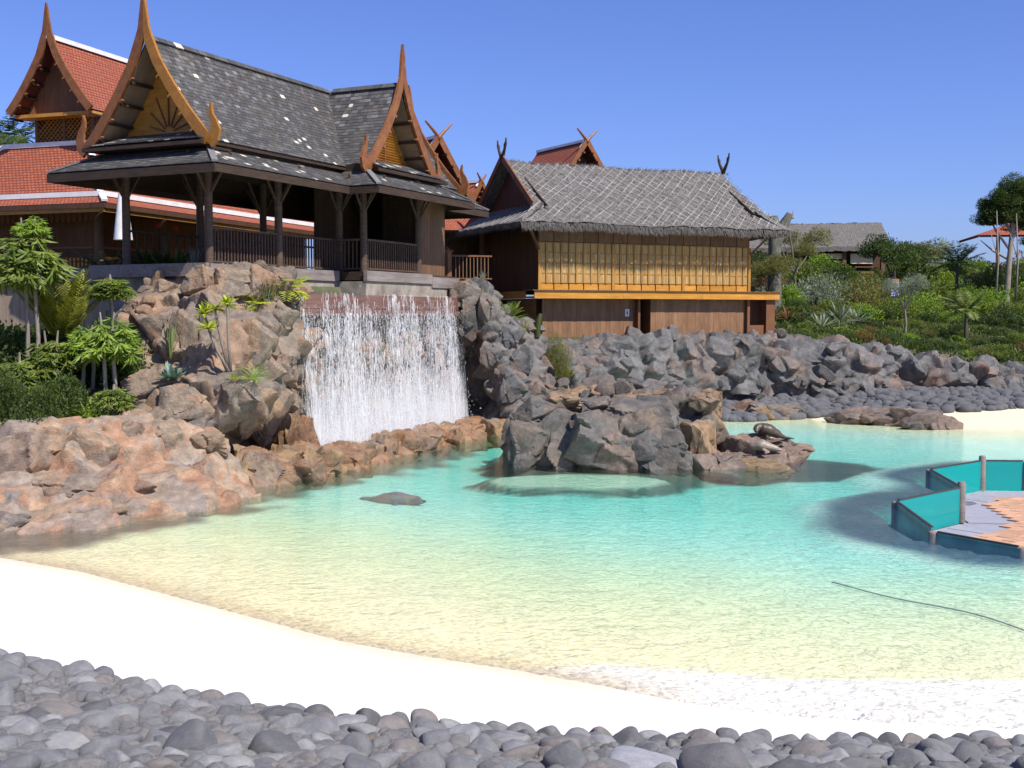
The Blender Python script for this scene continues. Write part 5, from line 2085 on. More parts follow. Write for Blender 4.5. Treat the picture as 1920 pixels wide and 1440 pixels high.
# --- the long rock wall on the far side of the pool
rwl = thing('rock_wall', 'long wall of blue grey lava blocks on the far shore below the hut and hillside', 'wall', at(1450, 750, 46.8))
topl = [(1025, 660, 43.4), (1075, 632, 43.9), (1150, 625, 44.6), (1235, 615, 45.4), (1320, 624, 46.2), (1400, 620, 46.9), (1450, 624, 47.3), (1530, 636, 47.9), (1620, 648, 48.4), (1700, 655, 48.8), (1780, 664, 49.0), (1850, 672, 49.2), (1905, 676, 49.3), (1922, 700, 49.8)]
base = [(1030, 745, 41.8), (1090, 748, 42.2), (1160, 750, 42.9), (1240, 750, 43.8), (1320, 750, 44.7), (1400, 752, 45.6), (1450, 752, 46.0), (1530, 754, 46.6), (1620, 756, 47.0), (1700, 758, 47.4), (1780, 762, 47.6), (1850, 768, 47.7), (1905, 772, 47.8), (1924, 776, 48.6)]
tops = [at(*p) for p in topl]
bass = [at(*p) for p in base]
rows = [[p + Vector((-.35, 1.5, -0.25)) for p in tops]]
tops = [p + Vector((0.15, -.45, -0.38)) for p in tops]
for f in (0.0, 0.3, 0.62, 0.9, 1.1):
    rows.append([a.lerp(c + Vector((-.12, .30, 0)), f) + Vector((0.12, -0.35, 0.0)) * math.sin(f * 3.1) for a, c in zip(tops, bass)])
_, G, Nn, Hh = rock_surface('rock_core', rows, M['rock_grey'], rwl, 0.06, 0.92, 0.62, 43, flip=True, inset=0.2, color=(0.165, 0.165, 0.165))
scatter(rwl, G[int(G.shape[0] * .22):], Nn[int(G.shape[0] * .22):], Hh[int(G.shape[0] * .22):], 'rock_grey', RT['grey'], 70, 0.18, 0.52, 8, -0.06)
scatter(rwl, G[int(G.shape[0] * .15):int(G.shape[0] * .28)], Nn[int(G.shape[0] * .15):int(G.shape[0] * .28)], Hh[int(G.shape[0] * .15):int(G.shape[0] * .28)], 'rock_grey', RT['grey'], 20, 0.25, 0.6, 18, -0.08)

# --- island in the middle of the pool
isl = thing('rock_island', 'craggy dark rock island with orange tops standing in the turquoise pool', 'island', at(1170, 880, 30.5))
ring = []
cx, cy = 2.78, 32.75
for lev in ((0.02, 1.55, 1.62), (0.35, 1.5, 1.6), (0.75, 1.2, 1.5), (0.95, 1.0, 1.05), (1.02, 1.0, 0.45), (1.06, 1.02, -0.4)):
    r = []
    for k in range(17):
        a = 2 * math.pi * k / 16
        hx = 2.75 * (1 + 0.08 * math.sin(3 * a + 1))
        hy = 2.75 * (1 + 0.10 * math.sin(2 * a + 2))
        zt = lev[2] - (0.35 * max(0, -math.cos(a))) * (1 if lev[2] > 1 else 0)
        r.append((cx + lev[0] * hx * math.cos(a), cy + lev[0] * hy * math.sin(a), zt + (0.25 * math.sin(a) if lev[0] < .9 else 0)))
    ring.append(r)
_, G, Nn, Hh = rock_surface('rock_core', ring, M['rock_island'], isl, 0.06, 0.9, 0.40, 53, True, True, color=(0.15, 0.145, 0.14))
def low(p): return p[2] > -0.2
for q in [(1010, 735, 1090, 775, 31.6), (1090, 742, 1150, 778, 31.0), (1290, 735, 1350, 770, 31.2), (1225, 728, 1290, 760, 32.0), (975, 740, 1025, 765, 32.0)]:
    boulder(isl, *q, BR.choice([(0.46, 0.30, 0.16), (0.38, 0.25, 0.15), (0.24, 0.22, 0.20)]), 'rock_island', 0.9)
scatter(isl, G, Nn, Hh, 'rock_island', RT['island'], 34, 0.2, 0.5, 9, -0.06, lambda p: p[1] < 33.4 and p[2] > -0.1)
for (x0, y0, x1, y1, Y, c) in [(965, 745, 1055, 800, 31.2, 'i'), (955, 790, 1030, 860, 30.6, 'i'), (1000, 770, 1075, 850, 30.7, 'i'), (1060, 770, 1190, 880, 30.3, 'i'), (1110, 740, 1270, 830, 30.9, 'i'), (1180, 780, 1285, 880, 30.2, 'd'), (1150, 735, 1230, 775, 32.2, 'o'),
                               (1230, 725, 1300, 800, 31.4, 'i'), (1290, 730, 1352, 800, 31.6, 'o'), (1270, 790, 1345, 870, 30.6, 'o'), (1090, 724, 1160, 762, 33.0, 'o'), (1040, 728, 1110, 762, 33.4, 'o'), (1200, 722, 1270, 755, 33.6, 'o'), (1110, 810, 1200, 884, 30.05, 'o2'),
                               (950, 820, 1000, 875, 30.6, 'd'), (1085, 845, 1120, 880, 30.1, 'o'), (1240, 845, 1300, 884, 30.0, 'i'), (1310, 760, 1356, 830, 31.4, 'o')]:
    t = {'i': (0.155, 0.15, 0.145), 'd': (0.115, 0.112, 0.11), 'o': (0.46, 0.30, 0.16), 'o2': (0.24, 0.175, 0.14)}[c]
    boulder(isl, x0, y0, x1, y1, Y, t, 'rock_island', 0.8, grow_=1.08, smooth=(y1 >= 845))
# flat spit with the sea lions
for (x0, y0, x1, y1, Y, c, sm) in [(1330, 815, 1440, 870, 31.8, 0, 1), (1290, 850, 1400, 900, 30.4, 1, 1), (1370, 820, 1500, 868, 32.6, 0, 1), (1360, 862, 1480, 902, 30.3, 2, 1), (1430, 830, 1522, 862, 32.8, 0, 1), (1280, 840, 1360, 890, 30.8, 3, 0), (1345, 840, 1475, 890, 31.3, 0, 1), (1450, 845, 1500, 880, 31.5, 0, 1)]:
    t = [(0.30, 0.205, 0.15), (0.27, 0.205, 0.165), (0.40, 0.265, 0.12), (0.24, 0.19, 0.16)][c]
    boulder(isl, x0, y0, x1, y1 + 6, Y, t, 'rock_island', 1.0, smooth=True, grow_=1.10, name='slab')

# --- low reefs by the far beach
r1 = thing('rock_reef', 'low orange and grey rocks in the shallows just beyond the island', 'rocks', at(1440, 782, 44.6))
for (x0, y0, x1, y1, Y, t) in [(1358, 752, 1420, 784, 44.8, (0.33, 0.19, 0.12)), (1395, 756, 1450, 784, 44.6, (0.22, 0.20, 0.185)), (1405, 764, 1455, 786, 44.2, (0.36, 0.24, 0.10)), (1440, 758, 1500, 787, 44.4, (0.25, 0.215, 0.185)), (1480, 762, 1512, 786, 44.6, (0.17, 0.16, 0.155))]:
    boulder(r1, x0, y0, x1, y1 + 3, Y, t, 'rock_island', 0.9, smooth=True, grow_=1.1)
r2 = thing('rock_reef', 'long low brown rock lying in the shallows in front of the far beach', 'rocks', at(1680, 800, 41.5))
for (x0, y0, x1, y1, Y, t) in [(1553, 764, 1640, 796, 42.6, (0.26, 0.195, 0.165)), (1610, 765, 1690, 799, 42.0, (0.23, 0.175, 0.15)), (1660, 766, 1740, 802, 41.4, (0.27, 0.205, 0.17)), (1700, 770, 1775, 808, 40.6, (0.24, 0.18, 0.155)), (1750, 776, 1802, 809, 40.4, (0.29, 0.205, 0.165)), (1690, 782, 1730, 806, 40.4, (0.16, 0.145, 0.14))]:
    boulder(r2, x0, y0, x1, y1 + 4, Y, t, 'rock_island', 0.8, smooth=True, grow_=1.1)

# ---------------------------------------------------------------- pebbles
mpb = NT('grey_lava_pebble')
v = mpb.coords()
n1 = mpb.noise(v, 2.0, 6, 0.65)
n2 = mpb.noise(v, 26.0, 5, 0.75)
oc = mpb.node('ShaderNodeObjectInfo').outputs['Color']
c = mpb.mixc(mpb.remap(n1, 0.3, 0.7, 0, 1), mpb.mixc(1.0, oc, (0.78, 0.78, 0.80), 'MULTIPLY'), mpb.mixc(1.0, oc, (1.18, 1.16, 1.12), 'MULTIPLY'))
c = mpb.mixc(mpb.remap(n2, 0.45, 0.68, 0, 0.55), c, mpb.mixc(1.0, oc, (0.4, 0.4, 0.42), 'MULTIPLY'))
M['pebble'] = mpb.fin(c, 0.9, mpb.bump(mpb.math('ADD', n2, mpb.math('MULTIPLY', n1, 1.5)), 0.55, 0.08), 0.2)
PEB = []
for i in range(12):
    V, Fc = rock_shape(900 + i, npl=7 + i % 5, soft=6.5 + 1.5 * (i % 3), rough=0.03, scoop=0.08)
    PEB.append(fast_mesh('pebble', V, Fc, M['pebble'], True))
VS_, FS_ = rock_shape(77, npl=8, soft=5.0, rough=0.03, scoop=0.05)
gl_pts = [np.array(P2(px, py, z)) for px, py, z in ((-150, 1165, .40), (0, 1209, .38), (320, 1272, .36), (640, 1322, .32), (960, 1347, .28), (1280, 1360, .24), (1600, 1368, .2), (1920, 1362, .2), (2050, 1360, .2))]
PT = [(0.249, 0.249, 0.249), (0.279, 0.279, 0.277), (0.160, 0.160, 0.162), (0.353, 0.351, 0.344), (0.228, 0.223, 0.217), (0.194, 0.194, 0.196), (0.257, 0.234, 0.217), (0.228, 0.228, 0.228), (0.314, 0.311, 0.308), (0.268, 0.268, 0.271), (0.217, 0.217, 0.220)]
rng = random.Random(31)
cand = []                       # (x, y, z, sx, sy, sz, rot, tint)


def too_near(x, y, s, z, f=0.80):
    return any((x - q[0]) ** 2 + (y - q[1]) ** 2 < (f * (s + q[3])) ** 2 for q in cand)


special = []
for (pxc, pyc, w, h, t, lab) in [(1340, 1402, 126, 96, (0.19, 0.185, 0.185), 'largest rounded grey boulder in the pebble band'), (1215, 1402, 140, 50, (0.42, 0.42, 0.44), 'long flat stone speckled pale grey lying across the pebbles'),
                                 (1555, 1425, 120, 44, (0.20, 0.20, 0.205), 'wide flat grey stone beside a pale patch of pebbles on the right'), (355, 1425, 92, 90, (0.185, 0.185, 0.19), 'tall smooth grey stone standing up among the left pebbles'),
                                 (690, 1378, 56, 36, (0.21, 0.165, 0.125), 'small flat brown stone at the front of the pebbles'), (1750, 1424, 104, 42, (0.23, 0.23, 0.245), 'broad grey stone with whitish blotches near the right corner')]:
    p = gz(pxc, pyc + h * 0.15, 0.62 if pyc > 1390 else .5)
    s = w / 2 / FPX * p.y
    cand.append((p.x, p.y, None, s, s * .8, h / 2 / FPX * p.y * 0.9, rng.uniform(-.3, .3), t, lab))
# front row set in mortar along the edge of the sand
arc = 0.0
for i in range(len(gl_pts) - 1):
    a, c_ = gl_pts[i], gl_pts[i + 1]
    L = np.linalg.norm(c_ - a)
    while arc < L:
        p = a + (c_ - a) * (arc / L)
        s = rng.uniform(0.085, 0.125)
        x, y = p[0], p[1] - 0.06 + rng.uniform(-.03, .03)
        cand.append((x, y, None, s * rng.uniform(1.0, 1.25), s * rng.uniform(.85, 1.1), s * rng.uniform(0.75, 1.0), rng.uniform(-.4, .4), rng.choice(PT), None))
        arc += s * 2.25
    arc -= L
tries = 0
while tries < 26000 and len(cand) < 1150:
    tries += 1
    y = rng.uniform(7.2, 13.2)
    x = rng.uniform(-0.53 * y, 0.50 * y)
    gyy = np.interp(x, [p[0] for p in gl_pts], [p[1] for p in gl_pts])
    if y > gyy - 0.20:
        continue
    s = 0.078 + 0.095 * rng.random() ** 1.8
    if too_near(x, y, s, 0, 0.74 if tries < 16000 else 0.64):
        continue
    cand.append((x, y, None, s * rng.uniform(1.0, 1.4), s * rng.uniform(.8, 1.1), s * rng.uniform(0.55, 0.85), rng.uniform(-3.1, 3.1), rng.choice(PT), None))
cx_ = np.array([q[0] for q in cand]); cyy = np.array([q[1] for q in cand])
zz = hz(cx_, cyy)


def seen_size(k):
    q = cand[k]
    d = q[1]
    pxx = q[0] / d * FPX + 960
    v_ = EYE - zz[k]
    pyy = 590 + v_ / d * FPX
    if pxx < -40 or pxx > 1960 or pyy > 1480:
        return 0
    return q[3] * q[5] / (d * d) + (9 if q[8] else 0)


order = sorted(range(len(cand)), key=seen_size, reverse=True)
rest_v, rest_f, rest_n = [], [], 0
for n_, k in enumerate(order):
    x, y, _, sx, sy, sz, rz, t, lab = cand[k]
    zc = zz[k] + sz * (0.5 if lab else rng.uniform(0.2, 0.45))
    rot = (rng.uniform(-.35, .35), rng.uniform(-.35, .35), rz)
    if lab:
        rot = (0.15, rng.uniform(-.1, .1), rz)
    if n_ < 300 and seen_size(k) > 0:
        V = rng.choice(PEB) if not lab else PEB[(k * 5 + 3) % 12]
        o = link('boulder' if lab and 'boulder' in lab else 'pebble', V, None, (x, y, zc), rot, (sx * 1.12, sy * 1.12, sz * 1.15), color=t)
        gyy = float(np.interp(x, [p[0] for p in gl_pts], [p[1] for p in gl_pts]))
        if lab:
            tag(o, lab, 'stone')
        else:
            row = y > gyy - 0.16
            big_ = sx > 0.15
            tone = 'brownish' if t == PT[6] else 'dark' if t in (PT[2], PT[5]) else 'pale' if t == PT[3] else 'mid'
            pxs = x / y * FPX + 960
            part_ = ['left end of the band', 'left part of the band', 'just left of its middle', 'just right of its middle', 'right part of the band', 'right end of the band'][int(min(5, max(0, pxs // 320)))]
            lay = 'behind the edging row' if y > gyy - 0.75 else 'low in the photo' if (590 + (EYE - zz[k]) / y * FPX) > 1385 else 'half way down'
            lb = ('%s grey stone in the mortared row by the sand, %s' % (tone, part_)) if row else ('%s grey %s pebble, %s, %s' % (tone, 'large' if big_ else 'small', lay, part_))
            tag(o, lb, 'stone', 'volcanic stones along the near beach edge')
    else:
        V, Fc = rock_shape(900 + k % 12, npl=6 + k % 4, soft=5, rough=0.0) if False else (DIR3 * (1 + 0.12 * np.sin(DIR3 @ np.array([2.1, 3.3, 1.7]) + k))[:, None], FAC3)
        A = np.array((Matrix.LocRotScale(Vector((x, y, zc)), __import__('mathutils').Euler(rot), Vector((sx, sy, sz)))))
        W_ = V @ A[:3, :3].T + A[:3, 3]
        rest_v.append(W_); rest_f.append(Fc + rest_n); rest_n += len(W_)
# small filling stones under and between, on the near bank and on the strip below the far wall
fill = []
for q in range(5200):
    y = rng.uniform(7.0, 13.2); x = rng.uniform(-.55 * y, .52 * y)
    gyy = np.interp(x, [p[0] for p in gl_pts], [p[1] for p in gl_pts])
    if y < gyy - 0.12:
        fill.append((x, y, rng.uniform(.035, .085)))
fz_ = hz(np.array([f[0] for f in fill]), np.array([f[1] for f in fill]))
D2, F2 = sphere_dirs(2)
for (x, y, s), z in zip(fill, fz_):
    W_ = D2 * np.array([s * rng.uniform(.9, 1.4), s, s * rng.uniform(.6, .9)]) + np.array([x, y, z + s * .3])
    rest_v.append(W_); rest_f.append(F2 + rest_n); rest_n += len(W_)
o = link('pebbles', fast_mesh('pebbles', np.concatenate(rest_v), np.concatenate(rest_f), M['pebble'], True), color=(0.20, 0.193, 0.186))
o['kind'] = 'stuff'
tag(o, 'small grey stones filling the gaps of the pebble band', 'pebbles')
rest_v, rest_f, rest_n = [], [], 0
for q in range(6000):
    f = rng.random()
    i = min(int(f * 12), 11)
    a, c_ = bass[i], bass[i + 1]
    p = a.lerp(c_, f * 12 - i)
    u = rng.random()
    dist = u * (2.3 + 2.1 * sst(np.array((p.x - 12) / 4)).item()) * (0.35 + 0.65 * sst(np.array((p.x - 5.5) / 3)).item())
    if p.x < 5.5:
        continue
    x, y = p.x + 0.3 * dist, p.y + 0.5 - dist
    s = 0.045 + 0.24 * rng.random() ** 3.2
    z = hz1(x, y) + 0.35 * (1 - u) ** 1.5
    W_ = D2 * np.array([s * rng.uniform(.9, 1.4), s, s * rng.uniform(.6, .9)]) + np.array([x, y, z + s * .3])
    rest_v.append(W_); rest_f.append(F2 + rest_n); rest_n += len(W_)
o = link('pebbles', fast_mesh('pebbles', np.concatenate(rest_v), np.concatenate(rest_f), M['pebble'], True), color=(0.13, 0.13, 0.135))
o['kind'] = 'stuff'
tag(o, 'dark grey stones strewn along the foot of the far rock wall', 'pebbles')

# ---------------------------------------------------------------- plants
M['leaf_dark'] = leaf_mat('dark_green_leaves', (0.020, 0.040, 0.008), (0.10, 0.145, 0.026))
M['leaf_mid'] = leaf_mat('mid_green_leaves', (0.050, 0.085, 0.012), (0.20, 0.245, 0.036))
M['leaf_bright'] = leaf_mat('bright_green_leaves', (0.08, 0.16, 0.016), (0.30, 0.40, 0.045))
M['leaf_yellow'] = leaf_mat('yellow_green_leaves', (0.20, 0.26, 0.02), (0.48, 0.50, 0.05))
M['leaf_olive'] = leaf_mat('olive_leaves', (0.07, 0.078, 0.018), (0.23, 0.215, 0.06))
M['leaf_silver'] = leaf_mat('silvery_leaves', (0.11, 0.14, 0.10), (0.34, 0.37, 0.30))
M['leaf_red'] = leaf_mat('reddish_leaves', (0.13, 0.05, 0.02), (0.26, 0.13, 0.05))
M['agave'] = leaf_mat('blue_green_agave', (0.10, 0.17, 0.13), (0.20, 0.30, 0.24), 0.5, 0.12)
M['bark'] = wood('pale_bark', (0.16, 0.13, 0.105), (0.32, 0.27, 0.22), (5, 5, 1.5), 2.0, 0.9, 0.15, 0.5)
M['bark_dark'] = wood('dark_bark', (0.05, 0.04, 0.032), (0.12, 0.10, 0.08), (5, 5, 1.5), 2.0, 0.9, 0.15, 0.5)
M['flower_y'] = plain('yellow_petals', (0.65, 0.45, 0.02), 0.6)
M['flower_r'] = plain('red_petals', (0.50, 0.02, 0.02), 0.6)


def rot_frames(rs, n, up_bias):
    """random leaf axes"""
    d = rs.normal(size=(n, 3))
    d[:, 2] += up_bias
    d /= np.linalg.norm(d, axis=1)[:, None]
    a = rs.normal(size=(n, 3))
    s = np.cross(d, a)
    s /= np.linalg.norm(s, axis=1)[:, None] + 1e-9
    return d, s


def leaves_from(P, D, S_, L, Wd, tone, mat, name):
    """folded four-point leaves"""
    n = len(P)
    nrm = np.cross(D, S_)
    L = L[:, None]
    Wd = Wd[:, None]
    V = np.empty((n, 4, 3))
    V[:, 0] = P
    V[:, 1] = P + D * L * 0.5 + S_ * Wd * 0.5 + nrm * Wd * 0.16
    V[:, 2] = P + D * L - nrm * L * 0.10
    V[:, 3] = P + D * L * 0.5 - S_ * Wd * 0.5 + nrm * Wd * 0.16
    I = np.arange(n)[:, None] * 4
    F = np.concatenate([I + np.array([[0, 1, 2]]), I + np.array([[0, 2, 3]])], 0)
    t2 = np.concatenate([tone, tone])
    return fast_mesh(name, V.reshape(-1, 3), F, mat, False, [('tone', 'FACE', 'FLOAT', np.clip(t2, 0, 1))])


def cloud_mesh(name, mat, n=1400, r=(1, 1, 1), ls=0.10, asp=0.45, seed=0, clumps=16, up=0.4, fill=0.32, tvar=0.22):
    """crown of leaf clumps with gaps, 1 unit in size, resting on z = 0"""
    rs = np.random.RandomState(seed)
    c = rs.normal(size=(clumps, 3))
    c /= np.linalg.norm(c, axis=1)[:, None]
    c *= rs.uniform(0.35, 0.80, clumps)[:, None]
    c[:, 2] = np.abs(c[:, 2]) * 0.9 + 0.12
    rad = rs.uniform(0.22, 0.42, clumps)
    ctone = rs.uniform(0.25, 0.75, clumps)
    k = rs.randint(clumps, size=n)
    d = rs.normal(size=(n, 3))
    d /= np.linalg.norm(d, axis=1)[:, None]
    rr = rad[k] * (fill + (1 - fill) * rs.rand(n)) ** 0.6
    P = c[k] + d * rr[:, None]
    P[:, 2] = np.maximum(P[:, 2], 0.01 + 0.05 * rs.rand(n))
    P *= np.array(r)
    D, S_ = rot_frames(rs, n, up)
    D = D * 0.6 + d * 0.7
    D /= np.linalg.norm(D, axis=1)[:, None]
    S_ = np.cross(D, rs.normal(size=(n, 3)))
    S_ /= np.linalg.norm(S_, axis=1)[:, None] + 1e-9
    L = ls * rs.uniform(0.6, 1.35, n)
    tone = ctone[k] + rs.normal(size=n) * tvar
    return leaves_from(P, D, S_, L, L * asp, tone, mat, name)


def blade(rs, az, el, L, w, droop, segs=5, tip=0.05, fold=0.18):
    """one arching leaf as a strip with a folded middle: vertices, quads"""
    V, F = [], []
    p = np.zeros(3)
    h = np.array([math.cos(az), math.sin(az), 0])
    s = np.array([-math.sin(az), math.cos(az), 0])
    for k in range(segs + 1):
        f = k / segs
        e = el - droop * f
        d = h * math.cos(e) + np.array([0, 0, 1]) * math.sin(e)
        up = np.cross(d, s) * -1
        ww = w * (math.sin(math.pi * min(1, 0.18 + 0.82 * f)) ** 0.7) * 0.5 if f < 1 else w * tip
        ww = max(ww, w * tip)
        V += [p + s * ww + up * ww * fold * 2, p.copy(), p - s * ww + up * ww * fold * 2]
        p = p + d * (L / segs)
    for k in range(segs):
        a = k * 3
        F += [(a, a + 1, a + 4, a + 3), (a + 1, a + 2, a + 5, a + 4)]
    return V, F


def rosette_mesh(name, mat, n=24, L=1.0, w=0.14, el=(0.2, 1.3), droop=(0.2, 0.9), seed=0, segs=5, tip=0.04):
    rs = np.random.RandomState(seed)
    V, F, T_ = [], [], []
    for k in range(n):
        v, f = blade(rs, k * 2.39996 + rs.uniform(-.2, .2), rs.uniform(*el), L * rs.uniform(.75, 1.1), w * rs.uniform(.8, 1.15), rs.uniform(*droop), segs, tip)
        o = len(V)
        V += v
        F += [tuple(i + o for i in q) for q in f]
        T_ += [rs.uniform(0.1, 0.9)] * len(f)
    return fast_mesh(name, V, F, mat, False, [('tone', 'FACE', 'FLOAT', T_)])


def fronds_mesh(name, mat, n=16, L=1.0, el=(0.3, 1.3), droop=(0.5, 1.3), seed=0, leaflets=22, ll=0.28, lw=0.03, hang=0.35):
    """pinnate fronds: leaflets on both sides of each arching rib"""
    rs = np.random.RandomState(seed)
    P, D, S_, LL, TT = [], [], [], [], []
    for k in range(n):
        az = k * 2.39996 + rs.uniform(-.25, .25)
        e0, dr = rs.uniform(*el), rs.uniform(*droop)
        Lk = L * rs.uniform(.8, 1.1)
        h = np.array([math.cos(az), math.sin(az), 0.0])
        s = np.array([-math.sin(az), math.cos(az), 0.0])
        p = np.zeros(3)
        t = rs.uniform(0.2, 0.8)
        for q in range(leaflets):
            f = (q + 1) / leaflets
            e = e0 - dr * f
            d = h * math.cos(e) + np.array([0, 0, 1.0]) * math.sin(e)
            p = p + d * Lk / leaflets
            if f < 0.12:
                continue
            l = ll * L * math.sin(math.pi * (0.12 + 0.80 * f)) ** 0.6
            for sd in (-1, 1):
                dd = d * 0.55 + s * sd * 0.85 + np.array([0, 0, -hang * rs.uniform(.5, 1.4)])
                P.append(p)
                dd /= np.linalg.norm(dd)
                D.append(dd)
                sv = np.cross(dd, np.array([0, 0, 1.0]))
                S_.append(sv / (np.linalg.norm(sv) + 1e-9))
                LL.append(l * rs.uniform(.85, 1.1))
                TT.append(t + rs.uniform(-.15, .15))
        # rib
    P, D, S_, LL, TT = map(np.array, (P, D, S_, LL, TT))
    return leaves_from(P, D, S_, LL, np.full(len(P), lw * L), TT, mat, name)


def whorl_mesh(name, mat, n=40, seed=0, spread=(1, 1, .8), ll=0.34, lw=0.075, per=9):
    """umbrella tree crown: whorls of drooping leaflets on spread stalks"""
    rs = np.random.RandomState(seed)
    P, D, S_, LL, TT = [], [], [], [], []
    for k in range(n):
        c = rs.normal(size=3)
        c /= np.linalg.norm(c)
        c *= rs.uniform(.35, .85) * np.array(spread)
        c[2] = abs(c[2]) * .9 + .05
        t = rs.uniform(.15, .85)
        tilt = rs.normal(size=3) * .4 + c * .5
        for q in range(per):
            a = 2 * math.pi * q / per + rs.uniform(-.15, .15)
            d = np.array([math.cos(a), math.sin(a), -0.55 + rs.uniform(-.35, .3)]) + tilt * 0.5
            d /= np.linalg.norm(d)
            sv = np.cross(d, np.array([0, 0, 1.0]))
            P.append(c + d * .03); D.append(d); S_.append(sv / (np.linalg.norm(sv) + 1e-9)); LL.append(ll * rs.uniform(.75, 1.15)); TT.append(t + rs.uniform(-.2, .2))
    P, D, S_, LL, TT = map(np.array, (P, D, S_, LL, TT))
    return leaves_from(P, D, S_, LL, np.full(len(P), lw), TT, mat, name)


def stem_mesh(name, mat, pts, radii, n=7):
    b = MB()
    b.tube(pts, radii, n)
    return b.mesh(name, mat, True, 60)


PR = random.Random(9)


def place(name, label, cat, p, parts, group=None, rz=None, sc=1.0):
    """plant standing at p: parts = [(part name, mesh, loc, scale)]"""
    t = thing(name, label, cat, p, PR.uniform(-3.1, 3.1) if rz is None else rz, group)
    for nm, me, loc, s in parts:
        s = s if hasattr(s, '__len__') else (s, s, s)
        link(nm, me, t, loc, (0, 0, 0), (s[0] * sc, s[1] * sc, s[2] * sc))
    return t


# --- left bed: hedge mass, umbrella trees, palms
hedge_me = [cloud_mesh('foliage', M['leaf_dark'], 5200, (1, 1, 1), 0.085, .5, 60 + i, 26, 0.3, .5) for i in range(2)]
for (px, py, Y, sx, sy, sz, lab) in [(10, 800, 27.6, 1.7, 1.2, 2.7, 'big dark hedge bush at the left margin behind the ledge'), (120, 800, 28.6, 1.6, 1.2, 2.3, 'dark hedge bush between the umbrella trees and the cliff'),
                                     (210, 790, 28.2, 1.0, 0.9, 2.5, 'dark upright bush against the left side of the cliff'), (60, 770, 31.5, 2.4, 1.2, 2.6, 'dark bush under the yellow palm along the timber wall')]:
    p = at(px, py, Y)
    z = hz1(p.x, p.y)
    sz = (at(px, 600, Y).z - z) * 1.0
    place('hedge_bush', lab, 'bush', (p.x, p.y, z - .15), [('foliage', PR.choice(hedge_me), (0, 0, 0), (sx, sy, sz))])
umb_d = whorl_mesh('crown', M['leaf_mid'], 150, 1, (1, 1, 1.0), .36, .075, 9)
umb_b = whorl_mesh('crown', M['leaf_bright'], 120, 2, (1, 1, 1.0), .36, .075, 9)


def umbrella_tree(label, px, py_top, py_crown, py_base, Y, rad, me, lean=0.0, n=2):
    base = at(px, py_base, Y)
    base.z = max(hz1(base.x, base.y), 0) - .05
    topz = at(px, py_top, Y).z
    cz = at(px, py_crown, Y).z
    t = thing('umbrella_tree', label, 'tree', base)
    for k in range(n):
        x = (k - (n - 1) / 2) * 0.22
        link('trunk', stem_mesh('trunk', M['bark'], [(x, 0.05 * k, 0), (x * 1.1 + .05, 0, (cz - base.z) * .5), (x * 0.9 + lean, 0, cz - base.z + .3), (x * 1.5 + lean, 0, topz - base.z - .25)], [.055, .05, .042, .02]), t)
    link('crown', me, t, (lean, 0, cz - base.z - .1), (0, 0, PR.uniform(-3, 3)), (rad, rad, max((topz - cz) * 0.95, rad * .8)))
    return t


umbrella_tree('tall umbrella tree with dark glossy drooping leaf whorls at the left margin', 62, 388, 520, 790, 27.2, 0.98, umb_d)
link('top_leaves', umb_b, bpy.data.objects['umbrella_tree'], (0.05, 0, at(62, 440, 27.2).z - bpy.data.objects['umbrella_tree'].location.z), (0, 0, 1), (.45, .45, .55))
umbrella_tree('slender umbrella tree with two stems beside the cliff', 205, 565, 660, 800, 27.0, 0.80, umb_b)
umbrella_tree('leafy umbrella sapling whose crown reaches the grey beam', 212, 495, 548, 790, 28.4, 0.62, umb_d, 0, 1)
umbrella_tree('short umbrella tree below the yellow palm', 100, 600, 690, 800, 27.4, 0.72, umb_d, 0, 2)
umbrella_tree('low umbrella shrub with fresh leaves near the ledge', 105, 720, 765, 800, 26.2, 0.55, umb_b, 0, 1)
for k in range(9):
    px = -20 + 30 * k
    p = at(px, 800, 25.3 + .45 * (k % 3))
    place('understory_bush', ['low dark understory bush behind the ledge, at the left margin', 'low understory bush below the tall umbrella tree', 'low understory bush left of the twin trunks', 'low dark bush between twin trunks and the bright lily', 'low dark bush right behind the bright lily clump', 'low bush between bright lily and slender umbrella tree', 'low bush at the foot of the slender umbrella tree', 'low bush between the slender tree and the cliff', 'low bush touching the foot of the tan cliff'][k], 'bush', (p.x, p.y, hz1(p.x, p.y) - .1), [('foliage', hedge_me[k % 2], (0, 0, 0), (.75, .6, PR.uniform(.7, 1.25)))])
umbrella_tree('fresh umbrella tree crown between the palm and the cliff', 165, 590, 650, 800, 27.6, 0.62, umb_b)
umbrella_tree('dark umbrella tree half hidden below the tallest one', 40, 640, 720, 800, 26.8, 0.7, umb_d, 0, 1)
umbrella_tree('small umbrella shrub with hanging leaves right beside the cliff foot', 215, 700, 755, 800, 26.4, 0.5, umb_d, 0, 1)
pal = fronds_mesh('fronds', leaf_mat('yellowing_fronds', (0.09, 0.13, 0.015), (0.36, 0.34, 0.04)), 26, 1.0, (1.0, 1.52), (0.1, 0.45), 3, 24, .26, .035, .05)
p = at(118, 640, 28.0)
place('palm', 'young palm with upright yellow green fronds before the timber wall', 'palm', (p.x, p.y, p.z - .3), [('fronds', pal, (0, 0, .2), 1.75), ('trunk', stem_mesh('trunk', M['bark_dark'], [(0, 0, -1.6), (0, 0, .3)], [.12, .10]), (0, 0, 0), 1)])
lil = rosette_mesh('leaves', M['leaf_bright'], 30, 0.55, .06, (0.3, 1.4), (0.4, 1.2), 11)
lil_d = rosette_mesh('leaves', M['leaf_mid'], 30, 0.6, .06, (0.3, 1.4), (0.4, 1.2), 12)
